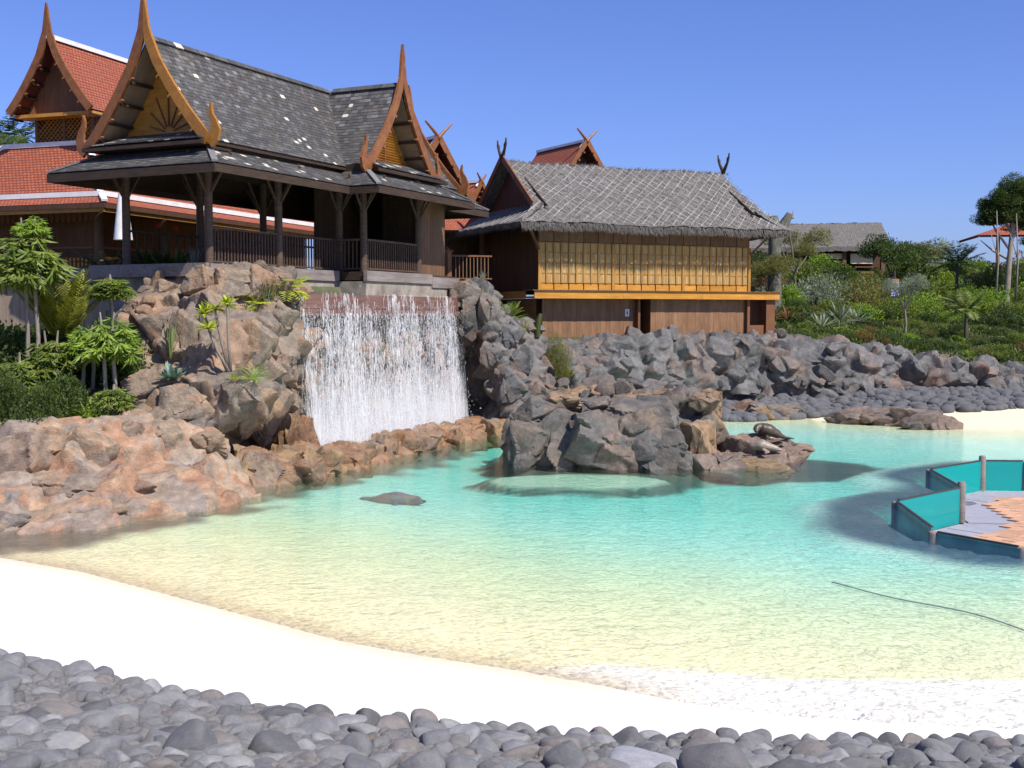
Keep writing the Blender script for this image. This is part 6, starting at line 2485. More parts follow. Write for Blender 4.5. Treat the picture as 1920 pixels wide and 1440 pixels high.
for (px, py, Y, s, lab) in [(40, 795, 26.0, 1.0, 'strappy green lily clump at the left end of the ledge'), (165, 785, 26.2, 1.35, 'bright strappy lily clump on the ledge below the umbrella trees'), (230, 775, 26.6, 1.0, 'strappy lily clump next to the foot of the cliff'), (190, 790, 26.0, .8, 'small strappy lily clump at the ledge rim')]:
    p = at(px, py, Y)
    place('lily_clump', lab, 'plant', p - Vector((0, 0, .08)), [('leaves', PR.choice((lil, lil_d)), (0, 0, 0), s)])
# plants in the bed in front of the pavilion's left face
can = rosette_mesh('leaves', M['leaf_dark'], 16, 1.0, .19, (0.7, 1.5), (0.1, 0.8), 21)
cyc = fronds_mesh('fronds', M['leaf_dark'], 22, 1.0, (0.1, 1.2), (0.3, 1.0), 22, 22, .22, .022, .1)
tw_y = {190: 34.2, 220: 34.0, 250: 33.6, 278: 33.2, 305: 33.0, 335: 32.8, 362: 32.6}
for px, Y in tw_y.items():
    p = at(px, 512, Y - .3)
    if px < 230:
        place('cycad', 'grey green cycad spreading over the timber beam' if px < 200 else 'smaller cycad on the timber beam beside the canna leaves', 'plant', (p.x, p.y, p.z), [('fronds', cyc, (0, 0, .15), .95)])
    elif px < 345:
        place('canna_plant', {250: 'dark canna plant nearest the white parasol under the eave', 278: 'canna plant with broad pale edged leaves in the middle of the planting under the eave', 305: 'canna plant with wide glossy leaves under the pavilion eave', 335: 'canna plant closest to the pavilion corner post'}[px], 'plant', (p.x, p.y, p.z), [('leaves', can, (0, 0, 0), .8)])
    else:
        place('spiky_plant', 'bluish upright spiky plant beside the pavilion corner post', 'plant', (p.x, p.y, p.z), [('leaves', rosette_mesh('leaves', M['leaf_silver'], 14, .75, .05, (1.1, 1.5), (0, .2), 5), (0, 0, 0), 1)])
for px, py, Y, lab in ((297, 424, 34.4, 'red flower hanging in the shade under the pavilion eave'), (330, 430, 34.5, 'second dimmer red flower in the shade beside the pavilion post')):
    p = at(px, py, Y)
    b = MB()
    for k in range(6):
        a = k * 1.05
        b.plate([(0, 0, 0), (.07 * math.cos(a), .03, .07 * math.sin(a)), (.10 * math.cos(a + .3), -.02, .10 * math.sin(a + .3)), (.07 * math.cos(a + .6), .03, .07 * math.sin(a + .6))], (0, .012, 0))
    t = thing('red_flower', lab, 'flower', p)
    b.build('petals', M['flower_r'], t)
    b = MB(); b.tube([(0, 0, 0), (.02, .02, -.8), (0, 0, -1.6)], .012, 5); b.build('stem', M['leaf_dark'], t)
# --- plants on the left cliff
p = at(322, 712, 27.4)
t = thing('agave', 'pale blue green agave rosette growing on the tan cliff', 'agave', p)
rs0 = np.random.RandomState(3)
for k in range(24):
    v, f = blade(rs0, k * 2.4, rs0.uniform(.05, 1.3), rs0.uniform(.36, .5), .13, rs0.uniform(-.1, .35), 5, .04)
    link('leaf', fast_mesh('leaf', v, f, M['agave'], False, [('tone', 'FACE', 'FLOAT', [rs0.rand()] * len(f))]), t)
p = at(320, 665, 28.4)
place('sansevieria', 'tall upright striped sansevieria blades above the agave on the cliff', 'plant', p - Vector((0, 0, .1)), [('leaves', rosette_mesh('leaves', leaf_mat('striped_blades', (0.10, 0.14, 0.05), (0.32, 0.36, 0.14)), 14, .95, .06, (1.25, 1.55), (-.1, .15), 8), (0, 0, 0), 1)])
p = at(430, 706, 27.6)
t = thing('frangipani', 'shrub with pale bare stems topped by bright yellow green leaves on the cliff', 'shrub', p)
for k, (dx, dz) in enumerate(((-.58, 1.55), (-.30, 1.65), (0.02, 1.75), (-.42, 1.2))):
    b = MB(); b.tube([(0.02 * k, 0, 0), (dx * .55, -.05 * k, dz * .5), (dx * .95, -.08 * k, dz * .9), (dx, -.08 * k, dz)], [.04, .034, .03, .02], 7)
    s = b.build('stem', M['bark'], t, True)
    me = rosette_mesh('leaves', M['leaf_yellow'], 22, .34, .085, (0.0, 1.3), (0.4, 1.2), 50 + k)
    link('leaves', me, s, (dx, -.08 * k, dz - .05), None, (1, 1, 1))
phil = fronds_mesh('fronds', M['leaf_yellow'], 18, .75, (0.1, 1.2), (0.4, 1.2), 61, 9, .38, .07, .2)
for px, py, Y, s, lab in ((540, 545, 30.8, 1.0, 'bright yellow green philodendron at the top of the cliff beside the waterfall'), (478, 575, 30.2, .8, 'yellow green philodendron lower on the cliff left of the reedy plant')):
    place('philodendron', lab, 'plant', at(px, py, Y), [('fronds', phil, (0, 0, 0), s)])
place('reed_plant', 'grey green clump of upright pencil reeds on the cliff top', 'plant', at(503, 580, 30.2), [('stems', rosette_mesh('stems', M['leaf_olive'], 60, .75, .028, (1.0, 1.55), (-.1, .35), 71, 4, .3), (0, 0, 0), 1), ('leaves', rosette_mesh('leaves', M['leaf_silver'], 30, .62, .02, (1.0, 1.5), (-.1, .8), 72, 4, .3), (.05, 0, 0), 1)])
place('fern', 'low bright fern growing at the mouth of the dark hollow', 'fern', at(475, 712, 27.4), [('fronds', fronds_mesh('fronds', M['leaf_bright'], 20, .5, (0.2, 1.2), (0.3, 1.0), 81, 14, .22, .04, .1), (0, 0, 0), 1)])
place('fern', 'small yellow fern beside the pale stems on the cliff', 'fern', at(440, 715, 27.2), [('fronds', fronds_mesh('fronds', M['leaf_yellow'], 14, .34, (0.2, 1.2), (0.3, 1.0), 82, 12, .22, .04, .1), (0, 0, 0), 1)])
# --- right of the waterfall
cyc2 = fronds_mesh('fronds', M['leaf_mid'], 26, 1.0, (0.0, 1.35), (0.1, .8), 91, 26, .20, .022, .05)
place('cycad', 'dark green cycad with stiff fronds on the cliff right of the waterfall', 'cycad', at(955, 600, 41.0), [('fronds', cyc2, (0, 0, 0), .85)])
place('yellow_plant', 'small yellow leaved plant between the cycad and the cactus', 'plant', at(985, 620, 41.4), [('leaves', rosette_mesh('leaves', plain('yellow_leaf', (.5, .4, .03)), 18, .42, .05, (0.2, 1.3), (0.2, .9), 95), (0, 0, 0), 1)])
t = thing('cactus', 'single grey column cactus beside the corner of the hut', 'cactus', at(1007, 632, 42.0))
b = MB(); b.tube([(0, 0, 0), (.02, 0, .35), (.08, 0, .7), (.12, 0, .82), (.13, 0, .86)], [.10, .11, .10, .07, .02], 12); b.build('stem', M['leaf_olive'], t, True, 30)
place('grass_tuft', 'yellowish grass tuft growing on the rock beside the waterfall lip', 'plant', at(905, 560, 40.0), [('leaves', rosette_mesh('leaves', M['leaf_olive'], 26, .45, .03, (0.5, 1.5), (0.2, .9), 96), (0, 0, 0), 1)])
place('grass_tuft', 'thin upright plant on the rock in front of the passage', 'plant', at(905, 530, 41.0), [('leaves', rosette_mesh('leaves', M['leaf_silver'], 12, .5, .03, (0.9, 1.5), (0.1, .6), 97), (0, 0, 0), 1)])
cas = cloud_mesh('foliage', M['leaf_olive'], 5200, (1, 1, 1), .07, .28, 99, 24, .7, .55)
p = at(1045, 705, 41.9)
place('creeping_shrub', 'olive green shrub hanging down the rocks between cliff and hut', 'shrub', p - Vector((0, 0, .1)), [('foliage', cas, (0, 0, 0), (.92, .6, 1.6))])
place('creeping_shrub', 'small olive shrub at the foot of the hanging one', 'shrub', at(1055, 712, 41.4), [('foliage', cas, (0, 0, 0), (.55, .45, .7)), ('leaves', lil_d, (.2, -.3, .1), .7)])

# --- the planted hillside on the right
bush = {'dense dark green': [cloud_mesh('foliage', M['leaf_dark'], 3000, (1, 1, 1), .10, .45, 120 + i, 18, .4, .4) for i in range(2)],
        'rounded mid green': [cloud_mesh('foliage', M['leaf_mid'], 2800, (1, 1, 1), .10, .45, 130 + i, 18, .4, .4) for i in range(2)],
        'fresh bright green': [cloud_mesh('foliage', M['leaf_bright'], 2400, (1, 1, 1), .10, .45, 140 + i, 18, .5, .4) for i in range(2)],
        'dull olive': [cloud_mesh('foliage', M['leaf_olive'], 2800, (1, 1, 1), .09, .35, 150 + i, 18, .6, .4) for i in range(2)],
        'silvery grey': [cloud_mesh('foliage', M['leaf_silver'], 1500, (1, 1, 1), .12, .22, 160 + i, 18, .7, .4) for i in range(2)],
        'reddish tinged': [cloud_mesh('foliage', M['leaf_red'], 1700, (1, 1, 1), .11, .3, 170 + i, 18, .7, .4) for i in range(1)]}
twig = stem_mesh('stem', M['bark_dark'], [(0, 0, -.3), (.05, 0, .3), (0, .05, .6)], [.06, .05, .03], 5)
kinds = ['dense dark green', 'rounded mid green', 'dull olive', 'fresh bright green', 'rounded mid green', 'dense dark green', 'silvery grey', 'fresh bright green', 'dense dark green', 'rounded mid green', 'dense dark green', 'reddish tinged', 'dull olive', 'fresh bright green', 'rounded mid green']
hp = []
tries = 0
while len(hp) < 215 and tries < 5000:
    tries += 1
    px = PR.uniform(1425, 2000)
    Y = 50.5 + 27 * PR.random()
    x = (px - 960) / FPX * Y
    if x < 11.6 and Y < 57:
        continue
    wy = float(np.interp(x, [2.8, 10, 16, 21.4, 60], [45.2, 48.6, 50.2, 50.4, 46]))
    u = (Y - wy)
    if u < 1.0:
        continue
    lowz = u < 8                                      # ground cover near the wall, taller shrubs behind
    r = PR.uniform(.45, 0.8) if lowz else PR.uniform(0.8, 1.7)
    if any((x - a) ** 2 + (Y - b_) ** 2 < (0.62 * (r + c_)) ** 2 for a, b_, c_ in hp):
        continue
    if lowz and PR.random() < 0.45:
        continue
    hp.append((x, Y, r))
    k = PR.choice(kinds)
    h = r * (PR.uniform(.45, .75) if lowz else PR.uniform(.75, 1.15))
    if 1480 < px < 1690 and Y > 66:
        h *= 0.75
    where = 'low on the slope just above the rock wall' if lowz else 'half way up the hillside' if u < 16 else 'high on the hillside near the skyline'
    place('shrub', '%s shrub %s' % (k, where), 'shrub', (x, Y, hz1(x, Y) - .12), [('foliage', PR.choice(bush[k]), (0, 0, 0), (r, r, h)), ('stem', twig, (0, 0, 0), (r, r, h * .6))], 'shrubs on the hillside')
# ground cover on the slope
rs1 = np.random.RandomState(12)
n = 90000
x = rs1.uniform(9.5, 38, n)
y = 48.5 + 25.5 * rs1.rand(n) ** 1.6
wy = np.interp(x, [2.8, 10, 16, 21.4, 60], [45.2, 48.6, 50.2, 50.4, 46])
k = (y > wy + .5) & (np.abs(x / y - 0.33) < .145)
patch = np.sin(x * 0.9 + 1.7 * np.sin(y * .6)) * np.sin(y * 1.1 + x * .4)
k &= (patch + rs1.normal(size=n) * .5 > -0.75)
x, y, patch = x[k], y[k], patch[k]
z = hz(x, y)
D, S_ = rot_frames(rs1, len(x), 1.6)
L = rs1.uniform(.10, .30, len(x))
gc = link('ground_cover', leaves_from(np.stack([x, y, z - .02], 1), D, S_, L, L * .42, .45 + .3 * patch + rs1.normal(size=len(x)) * .18, leaf_mat('ground_cover_leaves', (0.025, 0.05, 0.010), (0.14, 0.175, 0.036)), 'ground_cover'))
gc['kind'] = 'stuff'
tag(gc, 'low green ground cover on the slope above the rock wall', 'ground cover')
# rosettes, palms and little trees that stand out on the slope
ag = rosette_mesh('leaves', M['leaf_silver'], 26, .8, .09, (0.1, 1.35), (0, .5), 201)
brom = rosette_mesh('leaves', M['leaf_red'], 26, .8, .07, (0.3, 1.4), (0.2, .9), 202)
yuc = rosette_mesh('leaves', M['leaf_mid'], 40, .9, .06, (-.2, 1.4), (0.1, .7), 203)
palm_s = fronds_mesh('fronds', M['leaf_mid'], 18, 1.0, (0.3, 1.4), (0.4, 1.1), 204, 22, .26, .03, .3)
for px, py, Y, me, s, nm, lab, cat in [(1662, 640, 49.8, ag, .75, 'agave', 'silver agave rosette on the slope right above the rock wall', 'agave'), (1852, 664, 50.4, yuc, .8, 'yucca', 'spiky dark yucca above the right end of the rock wall', 'plant'),
                                     (1790, 655, 50.2, ag, .45, 'agave', 'small pale agave by the right part of the rock wall', 'agave'), (1480, 575, 54.5, brom, 1.2, 'bromeliad', 'reddish spiky bromeliad on the slope near the hut', 'plant'),
                                     (1575, 585, 55.5, ag, 1.5, 'agave', 'big silvery agave in the middle of the hillside planting', 'agave'), (1540, 605, 53.5, ag, 1.2, 'agave', 'silver spiky agave in front of the biggest one', 'agave'), (1605, 560, 57, ag, 1.3, 'agave', 'silvery agave behind the biggest one', 'agave'),
                                     (1610, 530, 60, brom, 1.2, 'bromeliad', 'orange brown bromeliad below the thatched hall', 'plant'), (1812, 590, 55, palm_s, 1.5, 'small_palm', 'small palm with arching fronds on the right hillside', 'palm'), (1420, 545, 53.5, yuc, 1.1, 'yucca', 'spiky yucca right beside the hut corner', 'plant'),
                                     (1795, 500, 68, palm_s, 1.9, 'small_palm', 'feathery palm standing on the skyline left of the tall tree', 'palm'), (1700, 575, 56, yuc, .9, 'yucca', 'green yucca under the pale stemmed sapling', 'plant')]:
    p = at(px, py, Y)
    z = hz1(p.x, p.y)
    if cat == 'palm':
        hh_ = max(.3, p.z - z + .2)
        place(nm, lab, cat, (p.x, p.y, z - .1), [('fronds', me, (0, 0, hh_), s), ('trunk', stem_mesh('trunk', M['bark_dark'], [(0, 0, 0), (0, 0, hh_ + .1)], [.11, .08]), (0, 0, 0), 1)])
    else:
        place(nm, lab, cat, (p.x, p.y, z - .05), [('leaves', me, (0, 0, .05), s)])


def sapling(label, px, py_base, py_top, Y, me, rad, bark, forks=4, name='sapling', seed=0, n_crowns=None, rz=.75):
    rg = random.Random(seed)
    p = at(px, py_base, Y)
    z = hz1(p.x, p.y)
    top = at(px, py_top, Y).z
    h = top - z
    t = thing(name, label, 'tree', (p.x, p.y, z - .1))
    b = MB()
    b.tube([(0, 0, 0), (.06, 0, h * .2), (0, .04, h * .42)], [.03 + .014 * h, .02 + .012 * h, .02 + .009 * h], 7)
    tips = []
    for k in range(forks):
        a = 2 * math.pi * k / forks + rg.uniform(-.4, .4)
        q = rg.uniform(.35, .85) * rad
        tip = (math.cos(a) * q, math.sin(a) * q, h * rg.uniform(.68, .92))
        b.tube([(0, .04, h * .40), (tip[0] * .4, tip[1] * .4, h * .56), tip], [.015 + .007 * h, .012 + .005 * h, .012], 5)
        tips.append(tip)
    b.build('trunk', bark, t, True, 60)
    for k, tip in enumerate(tips):
        s = rad * rg.uniform(.5, .8)
        link('crown', PR.choice(me), t, (tip[0], tip[1], tip[2] - s * .45 * rz), (0, 0, rg.uniform(-3, 3)), (s, s, s * rz * 1.15))
    return t


sapling('thin pale stemmed sapling in front of the blue and white board', 1697, 590, 500, 55, bush['silvery grey'], 1.0, M['bark'], 5, seed=3)
sapling('leaning bare trunk small tree beside the thatched hall', 1490, 500, 425, 62, bush['dull olive'], 1.7, M['bark'], 4, 'small_tree', 5)
sapling('leafy tree with dark stem right behind the hut corner', 1440, 545, 460, 55.5, bush['dull olive'], 1.3, M['bark_dark'], 5, 'small_tree', 7)
sapling('dark rounded tree just right of the thatched hall', 1672, 520, 440, 66, bush['dense dark green'], 1.6, M['bark_dark'], 5, 'small_tree', 8, rz=.9)
sapling('hazy grey green tree on the skyline right of the thatched hall', 1722, 510, 455, 72, bush['dull olive'], 1.9, M['bark_dark'], 5, 'small_tree', 9, rz=.8)
# tall tree at the right margin
tb = at(1888, 500, 66)
zt = hz1(tb.x, tb.y)
t = thing('tall_tree', 'tall slender dark tree with a windblown crown at the right margin', 'tree', (tb.x, tb.y, zt - .2))
topz = at(1888, 315, 66).z - zt
b = MB()
b.tube([(0, 0, 0), (.1, 0, topz * .3), (.25, 0, topz * .6), (.1, 0, topz * .9)], [.20, .17, .12, .04], 8)
for dx, f0, f1 in ((-1.2, .42, .72), (.9, .4, .8), (-.8, .55, .88), (1.2, .5, .62), (-1.5, .35, .50)):
    b.tube([(.2, 0, topz * f0), (dx * .5, .2, topz * (f0 + f1) / 2), (dx, .1, topz * f1)], [.09, .06, .02], 6)
b.build('trunk', M['bark'], t, True, 60)
tc = [cloud_mesh('crown', M['leaf_dark'], 5200, (1, 1, 1), .11, .3, 230 + i, 20, .1, .35) for i in range(2)]
for (dx, dz, s) in [(-.3, .70, 1.3), (.5, .82, 1.3), (-.8, .74, 1.1), (1.4, .70, 1.2), (1.5, .86, 1.1), (-.55, .80, 1.05), (.2, .90, 1.05), (.8, .76, 1.1), (-.95, .66, .9), (0, .68, 1.05), (.75, .62, .9), (1.3, .5, .7)]:
    link('crown', PR.choice(tc), t, (dx * 1.05, PR.uniform(-.5, .5), topz * dz - s * .35), (0, 0, PR.uniform(-3, 3)), (s, s, s * .95))
for px, yt, lab in ((1868, 395, 'thin pale stem standing left of the tall tree'), (1905, 400, 'thin pale stem standing right of the tall tree')):
    p = at(px, 500, 64)
    z = hz1(p.x, p.y)
    tt = thing('bare_stem', lab, 'tree', (p.x, p.y, z))
    h = at(px, yt, 64).z - z
    b = MB(); b.tube([(0, 0, 0), (.1, 0, h * .5), (-.05, 0, h)], [.07, .05, .02], 6); b.tube([(.1, 0, h * .5), (-.4, 0, h * .8)], [.04, .015], 5); b.build('trunk', M['bark'], tt, True)
# background palms on the far left
pf = fronds_mesh('fronds', M['leaf_dark'], 20, 1.0, (-.2, 1.3), (0.6, 1.5), 240, 24, .26, .035, .5)
for px, py, Y, s, lab in ((-2, 262, 62, 2.2, 'dark palm crown cut by the left margin behind the red house'), (40, 258, 72, 2.0, 'second palm crown behind the red house beside its tower'), (20, 285, 60, 1.6, 'lower palm crown behind the red roof')):
    p = at(px, py, Y)
    place('tall_palm', lab, 'palm', (p.x, p.y, 5), [('fronds', pf, (0, 0, p.z - 5), s), ('trunk', stem_mesh('trunk', M['bark_dark'], [(0, 0, 0), (.2, 0, p.z - 5)], [.22, .16]), (0, 0, 0), 1)])
sh_ = at(15, 300, 58)
place('hedge_bush', 'dark leafy tree top behind the red roof at the left margin', 'bush', (sh_.x - .6, 58, 9.6), [('foliage', hedge_me[0], (0, 0, 0), (1.8, 1.4, 2.6)), ('stem', stem_mesh('stem', M['bark_dark'], [(0, 0, -5), (0, 0, 1)], [.2, .15]), (0, 0, 0), 1)])
# more shrubs far behind to close the horizon
for k in range(26):
    Yb = PR.uniform(79, 96)
    px = 1400 + k * 24 + PR.uniform(-10, 10)
    x = (px - 960) / FPX * Yb
    place('shrub', 'hazy dark green shrub far behind on the skyline', 'shrub', (x, Yb, hz1(x, Yb) - .3), [('foliage', PR.choice(bush['dense dark green'] + bush['dull olive']), (0, 0, 0), (2.2, 2.0, PR.uniform(.9, 1.7)))], 'shrubs on the hillside')
for px, Y, h in ((1838, 69, 2.0), (1875, 68.5, 2.3), (1912, 69, 2.1)):
    p = at(px, 480, Y)
    place('hill_bush', {1838: 'olive bush below the left tip of the small red roof', 1875: 'dark bush below the middle of the small red roof', 1912: 'dark bush at the right margin under the red roof'}[px], 'bush', (p.x, Y, hz1(p.x, Y) - .1), [('foliage', (bush['dull olive'] if px == 1838 else bush['dense dark green'])[0], (0, 0, 0), (1.3, 1.2, h))])
# small things on the hill: board, broken trunk, steps, path rail
bd = thing('info_board', 'blue and white board with an orange top half hidden by the sapling on the slope', 'sign', (lambda p: (p.x, p.y, hz1(p.x, p.y)))(at(1677, 555, 62.0)), R(10))
b = MB(); b.lo((-.03, -.03, -.1), (.03, .03, 2.2)); b.build('post', M['frame'], bd)
b = MB(); b.lo((-.22, -.06, .85), (.22, -.03, 1.75)); b.build('panel', plain('pale_blue_panel', (.55, .62, .78), .5), bd)
b = MB(); b.lo((-.22, -.065, 1.62), (.22, -.061, 1.75)); b.build('header', plain('orange_panel', (.6, .18, .04), .5), bd)
b = MB()
for k in range(5):
    b.lo((-.18, -.066, 1.48 - k * .14), (-.18 + [.33, .25, .36, .2, .3][k], -.062, 1.54 - k * .14))
b.build('print_line', plain('blue_print', (.10, .16, .45), .5), bd)
M['bark_mid'] = wood('grey_green_bark', (0.07, 0.07, 0.05), (0.17, 0.165, 0.13), (5, 5, 1.5), 2.0, 0.9, 0.15, 0.5)
st = thing('broken_trunk', 'thick broken grey tree trunk standing behind the right end of the hut', 'trunk', (at(1450, 560, 57).x, 57, 3.6))
b = MB()
h = at(1450, 405, 57).z - 3.6
b.tube([(0, 0, 0), (.05, 0, h * .5), (0, 0, h * .9), (-.05, 0, h)], [.42, .32, .28, .22], 10)
b.tube([(.05, 0, h * .72), (.5, 0, h * .93), (.75, 0, h * 1.02)], [.30, .26, .16], 8)
b.tube([(.45, -.1, h * .98), (.75, -.1, h * .80), (.98, -.1, h * .55)], [.06, .05, .04], 6)
b.build('trunk', M['bark_mid'], st, True, 40)
for k, (dx, dz) in enumerate(((-.25, .12), (.0, .05), (.62, .2), (.85, .25), (.72, .1))):
    b = MB(); b.tube([(dx, 0, h * .98), (dx * 1.1, .05, h + dz)], [.12, .02], 5); b.build('splinter', M['bark'], st)
sp_ = thing('garden_steps', 'short flight of wooden garden steps beside the hut pier', 'steps', (at(1440, 612, 49.4).x, 49.4, 2.9), R(24))
for k in range(4):
    b = MB(); b.lo((-.55, k * .32, k * .17 - .4), (.75, k * .32 + .34, k * .17 + .05)); b.build('step', M['plank_red'], sp_)
b = MB(); b.bar((.8, 0, .1), (.8, 1.4, .75), .07, .22); b.build('stringer', M['plank_brown'], sp_)
pr_ = thing('path_railing', 'dark railing along the grey path below the thatched hall', 'railing', (at(1555, 495, 66).x, 66, hz1(at(1555, 495, 66).x, 66)), R(-6))
b = MB()
b.bar((0, 0, 1.0), (3.2, .0, .75), .06, .06)
for k in range(4):
    b.bar((k * 1.05, 0, -.6), (k * 1.05, 0, 1.0 - k * .08), .06, .06)
b.build('rail', M['dark_wood'], pr_)
b = MB(); b.plate([(-.3, .1, .25), (3.4, .1, .0), (3.6, 1.3, .15), (-.3, 1.3, .4)], (0, 0, -.1)); b.build('path_slab', M['concrete'], pr_)

# ---------------------------------------------------------------- the waterfall
wm = NT('falling_water')
df = wm.node('ShaderNodeBsdfDiffuse', {'Color': (0.95, 0.94, 0.93, 1)})
tl = wm.node('ShaderNodeBsdfTranslucent', {'Color': (0.9, 0.9, 0.9, 1)})
tp = wm.node('ShaderNodeBsdfTransparent', {'Color': (1, 1, 1, 1)})
m1 = wm.node('ShaderNodeMixShader', {0: 0.35})
wm.t.links.new(df.outputs[0], m1.inputs[1]); wm.t.links.new(tl.outputs[0], m1.inputs[2])
m2 = wm.node('ShaderNodeMixShader', {0: 0.5})
wm.t.links.new(tp.outputs[0], m2.inputs[1]); wm.t.links.new(m1.outputs[0], m2.inputs[2])
wm.t.links.new(m2.outputs[0], wm.out.inputs[0])
wm.n.remove(wm.b)
M['spray'] = wm.mat
wf = thing('waterfall', 'white curtain waterfall of fine streams and droplets falling from the trough into the pool', 'waterfall', pav_mw @ Vector((5.9, -1.9, -PF)), PYAW)
rs = np.random.RandomState(17)
AL, AR, ZT = -4.85, 3.85, 4.60


def dens(a):
    return 0.62 + 0.22 * np.sin(a * 2.1 + .6) + 0.20 * np.sin(a * 5.3 + 2) + 0.16 * np.sin(a * 11.7) + 0.10 * np.sin(a * 23 + 1)


def strands(n, zlo, zhi, lmin, lmax, wmin, wmax, spread, name, zpow=1.0, dpow=1.0):
    a = rs.uniform(AL, AR, n * 3)
    keep = rs.rand(n * 3) < np.clip(dens(a), 0.03, 1) ** dpow
    a = a[keep][:n]
    n = len(a)
    z = zlo + (zhi - zlo) * rs.rand(n) ** zpow
    drop = np.maximum(ZT - z, 0.02)
    out = 0.10 + 0.22 * np.sqrt(drop) + rs.normal(size=n) * spread * (0.25 + drop / 4.6)
    aa = a + rs.normal(size=n) * 0.03 * (0.2 + drop)
    L = rs.uniform(lmin, lmax, n) * (0.35 + 0.9 * np.sqrt(drop / 4.6))
    w = rs.uniform(wmin, wmax, n) / 2
    V = np.empty((n, 6, 3))
    for q in range(3):
        an = 2.094 * q
        V[:, q] = np.stack([aa + w * math.cos(an), -(out + w * math.sin(an)), z], 1)
        V[:, 3 + q] = np.stack([aa + rs.normal(size=n) * .008 + .4 * w * math.cos(an), -(out + .4 * w * math.sin(an)) + .03 * L, np.minimum(z + L, np.where(z > 3.9, ZT + .02, 4.15 + .12 * np.sin(aa * 3) + .16 * np.sin(aa * 13) * np.sin(aa * 5.1)))], 1)
    I = np.arange(n)[:, None] * 6
    F = np.concatenate([I + np.array([[q, (q + 1) % 3, 3 + (q + 1) % 3, 3 + q]]) for q in range(3)], 0)
    o = link(name, fast_mesh(name, V.reshape(-1, 3), F, M['spray'], False), wf, kind='stuff')


def drops(n, pts_fn, smin, smax, name, stretch=1.8):
    P = pts_fn(n)
    s = smin + (smax - smin) * rs.rand(len(P)) ** 2
    T4 = np.array([(1, 1, 1), (1, -1, -1), (-1, 1, -1), (-1, -1, 1)]) / 1.5
    V = P[:, None, :] + T4[None] * s[:, None, None] * np.array([1, 1, stretch])
    I = np.arange(len(P))[:, None] * 4
    F = np.concatenate([I + np.array([f]) for f in ((0, 1, 2), (0, 3, 1), (0, 2, 3), (1, 3, 2))], 0)
    link(name, fast_mesh(name, V.reshape(-1, 3), F, M['spray'], False), wf, kind='stuff')


strands(380, 3.95, 4.5, 0.25, 0.6, .006, .016, .02, 'lip_streams', 1, 4.0)
strands(4200, 0.1, 3.95, 0.10, 0.45, .006, .016, .07, 'water_streams', 0.8, 1.5)
strands(7500, 0.0, 4.0, 0.03, 0.11, .006, .015, .16, 'water_beads', 0.8, 0.9)


def spray_pts(n):
    a = rs.uniform(AL - .3, AR + .25, n)
    kz = rs.exponential(0.62, n)
    bulge = 0.5 + 0.8 * np.exp(-((a - 0.8) / 1.6) ** 2) + 0.6 * np.exp(-((a + 2.6) / 1.0) ** 2)
    z = kz * bulge * 0.85
    b_ = -(0.42 + rs.normal(size=n) * 0.30 * (0.6 + np.minimum(z, 2) * .3))
    return np.stack([a, b_, z + 0.02], 1)


def foam_pts(n):
    a = rs.uniform(AL - .2, AR + .1, n)
    b_ = -(0.55 + rs.normal(size=n) * 0.33)
    return np.stack([a, b_, np.abs(rs.normal(size=n)) * .27 + .02], 1)


def haze_pts(n):
    a = rs.uniform(AL, AR, n)
    z = 4.3 * rs.rand(n) ** 1.5
    b_ = -(0.4 + rs.normal(size=n) * 0.25)
    return np.stack([a, b_, z], 1)


drops(52000, spray_pts, .005, .020, 'splash_spray', 1.4)
drops(17000, foam_pts, .010, .040, 'foam', 0.8)
drops(12000, haze_pts, .004, .012, 'fine_droplets', 2.2)


# thin joined sheets of water, torn into streaks
vm = NT('water_veil')
tc = vm.node('ShaderNodeTexCoord').outputs['Object']
va_ = vm.noise(vm.node('ShaderNodeMapping', {0: tc, 3: (5.5, 1.0, 0.30)}).outputs[0], 1.6, 7, 0.68, 0.5)
vb_ = vm.noise(vm.node('ShaderNodeMapping', {0: tc, 3: (26.0, 4.0, 1.3)}).outputs[0], 1.3, 5, 0.7, 0.2)
sepz = vm.node('ShaderNodeSeparateXYZ', {0: tc}).outputs[2]
lowf = vm.remap(sepz, 0.0, 2.6, 0.42, -0.04)
al = vm.math('ADD', vm.math('ADD', vm.math('MULTIPLY', va_, 1.0), vm.math('MULTIPLY', vb_, 0.75)), lowf)
al = vm.remap(al, 0.84, 1.36, 0.0, 0.58)
fade = vm.remap(vm.math('ADD', sepz, vm.math('MULTIPLY', vm.math('SUBTRACT', va_, 0.5), 1.6)), 3.5, 4.4, 1.0, 0.12)
al = vm.math('MULTIPLY', al, fade)
dv = vm.node('ShaderNodeBsdfDiffuse', {'Color': (0.93, 0.93, 0.93, 1)})
tv = vm.node('ShaderNodeBsdfTranslucent', {'Color': (0.9, 0.9, 0.9, 1)})
pv = vm.node('ShaderNodeBsdfTransparent')
q1 = vm.node('ShaderNodeMixShader', {0: 0.4})
vm.t.links.new(dv.outputs[0], q1.inputs[1]); vm.t.links.new(tv.outputs[0], q1.inputs[2])
q2 = vm.node('ShaderNodeMixShader', {0: al})
vm.t.links.new(pv.outputs[0], q2.inputs[1]); vm.t.links.new(q1.outputs[0], q2.inputs[2])
vm.t.links.new(q2.outputs[0], vm.out.inputs[0])
vm.n.remove(vm.b)
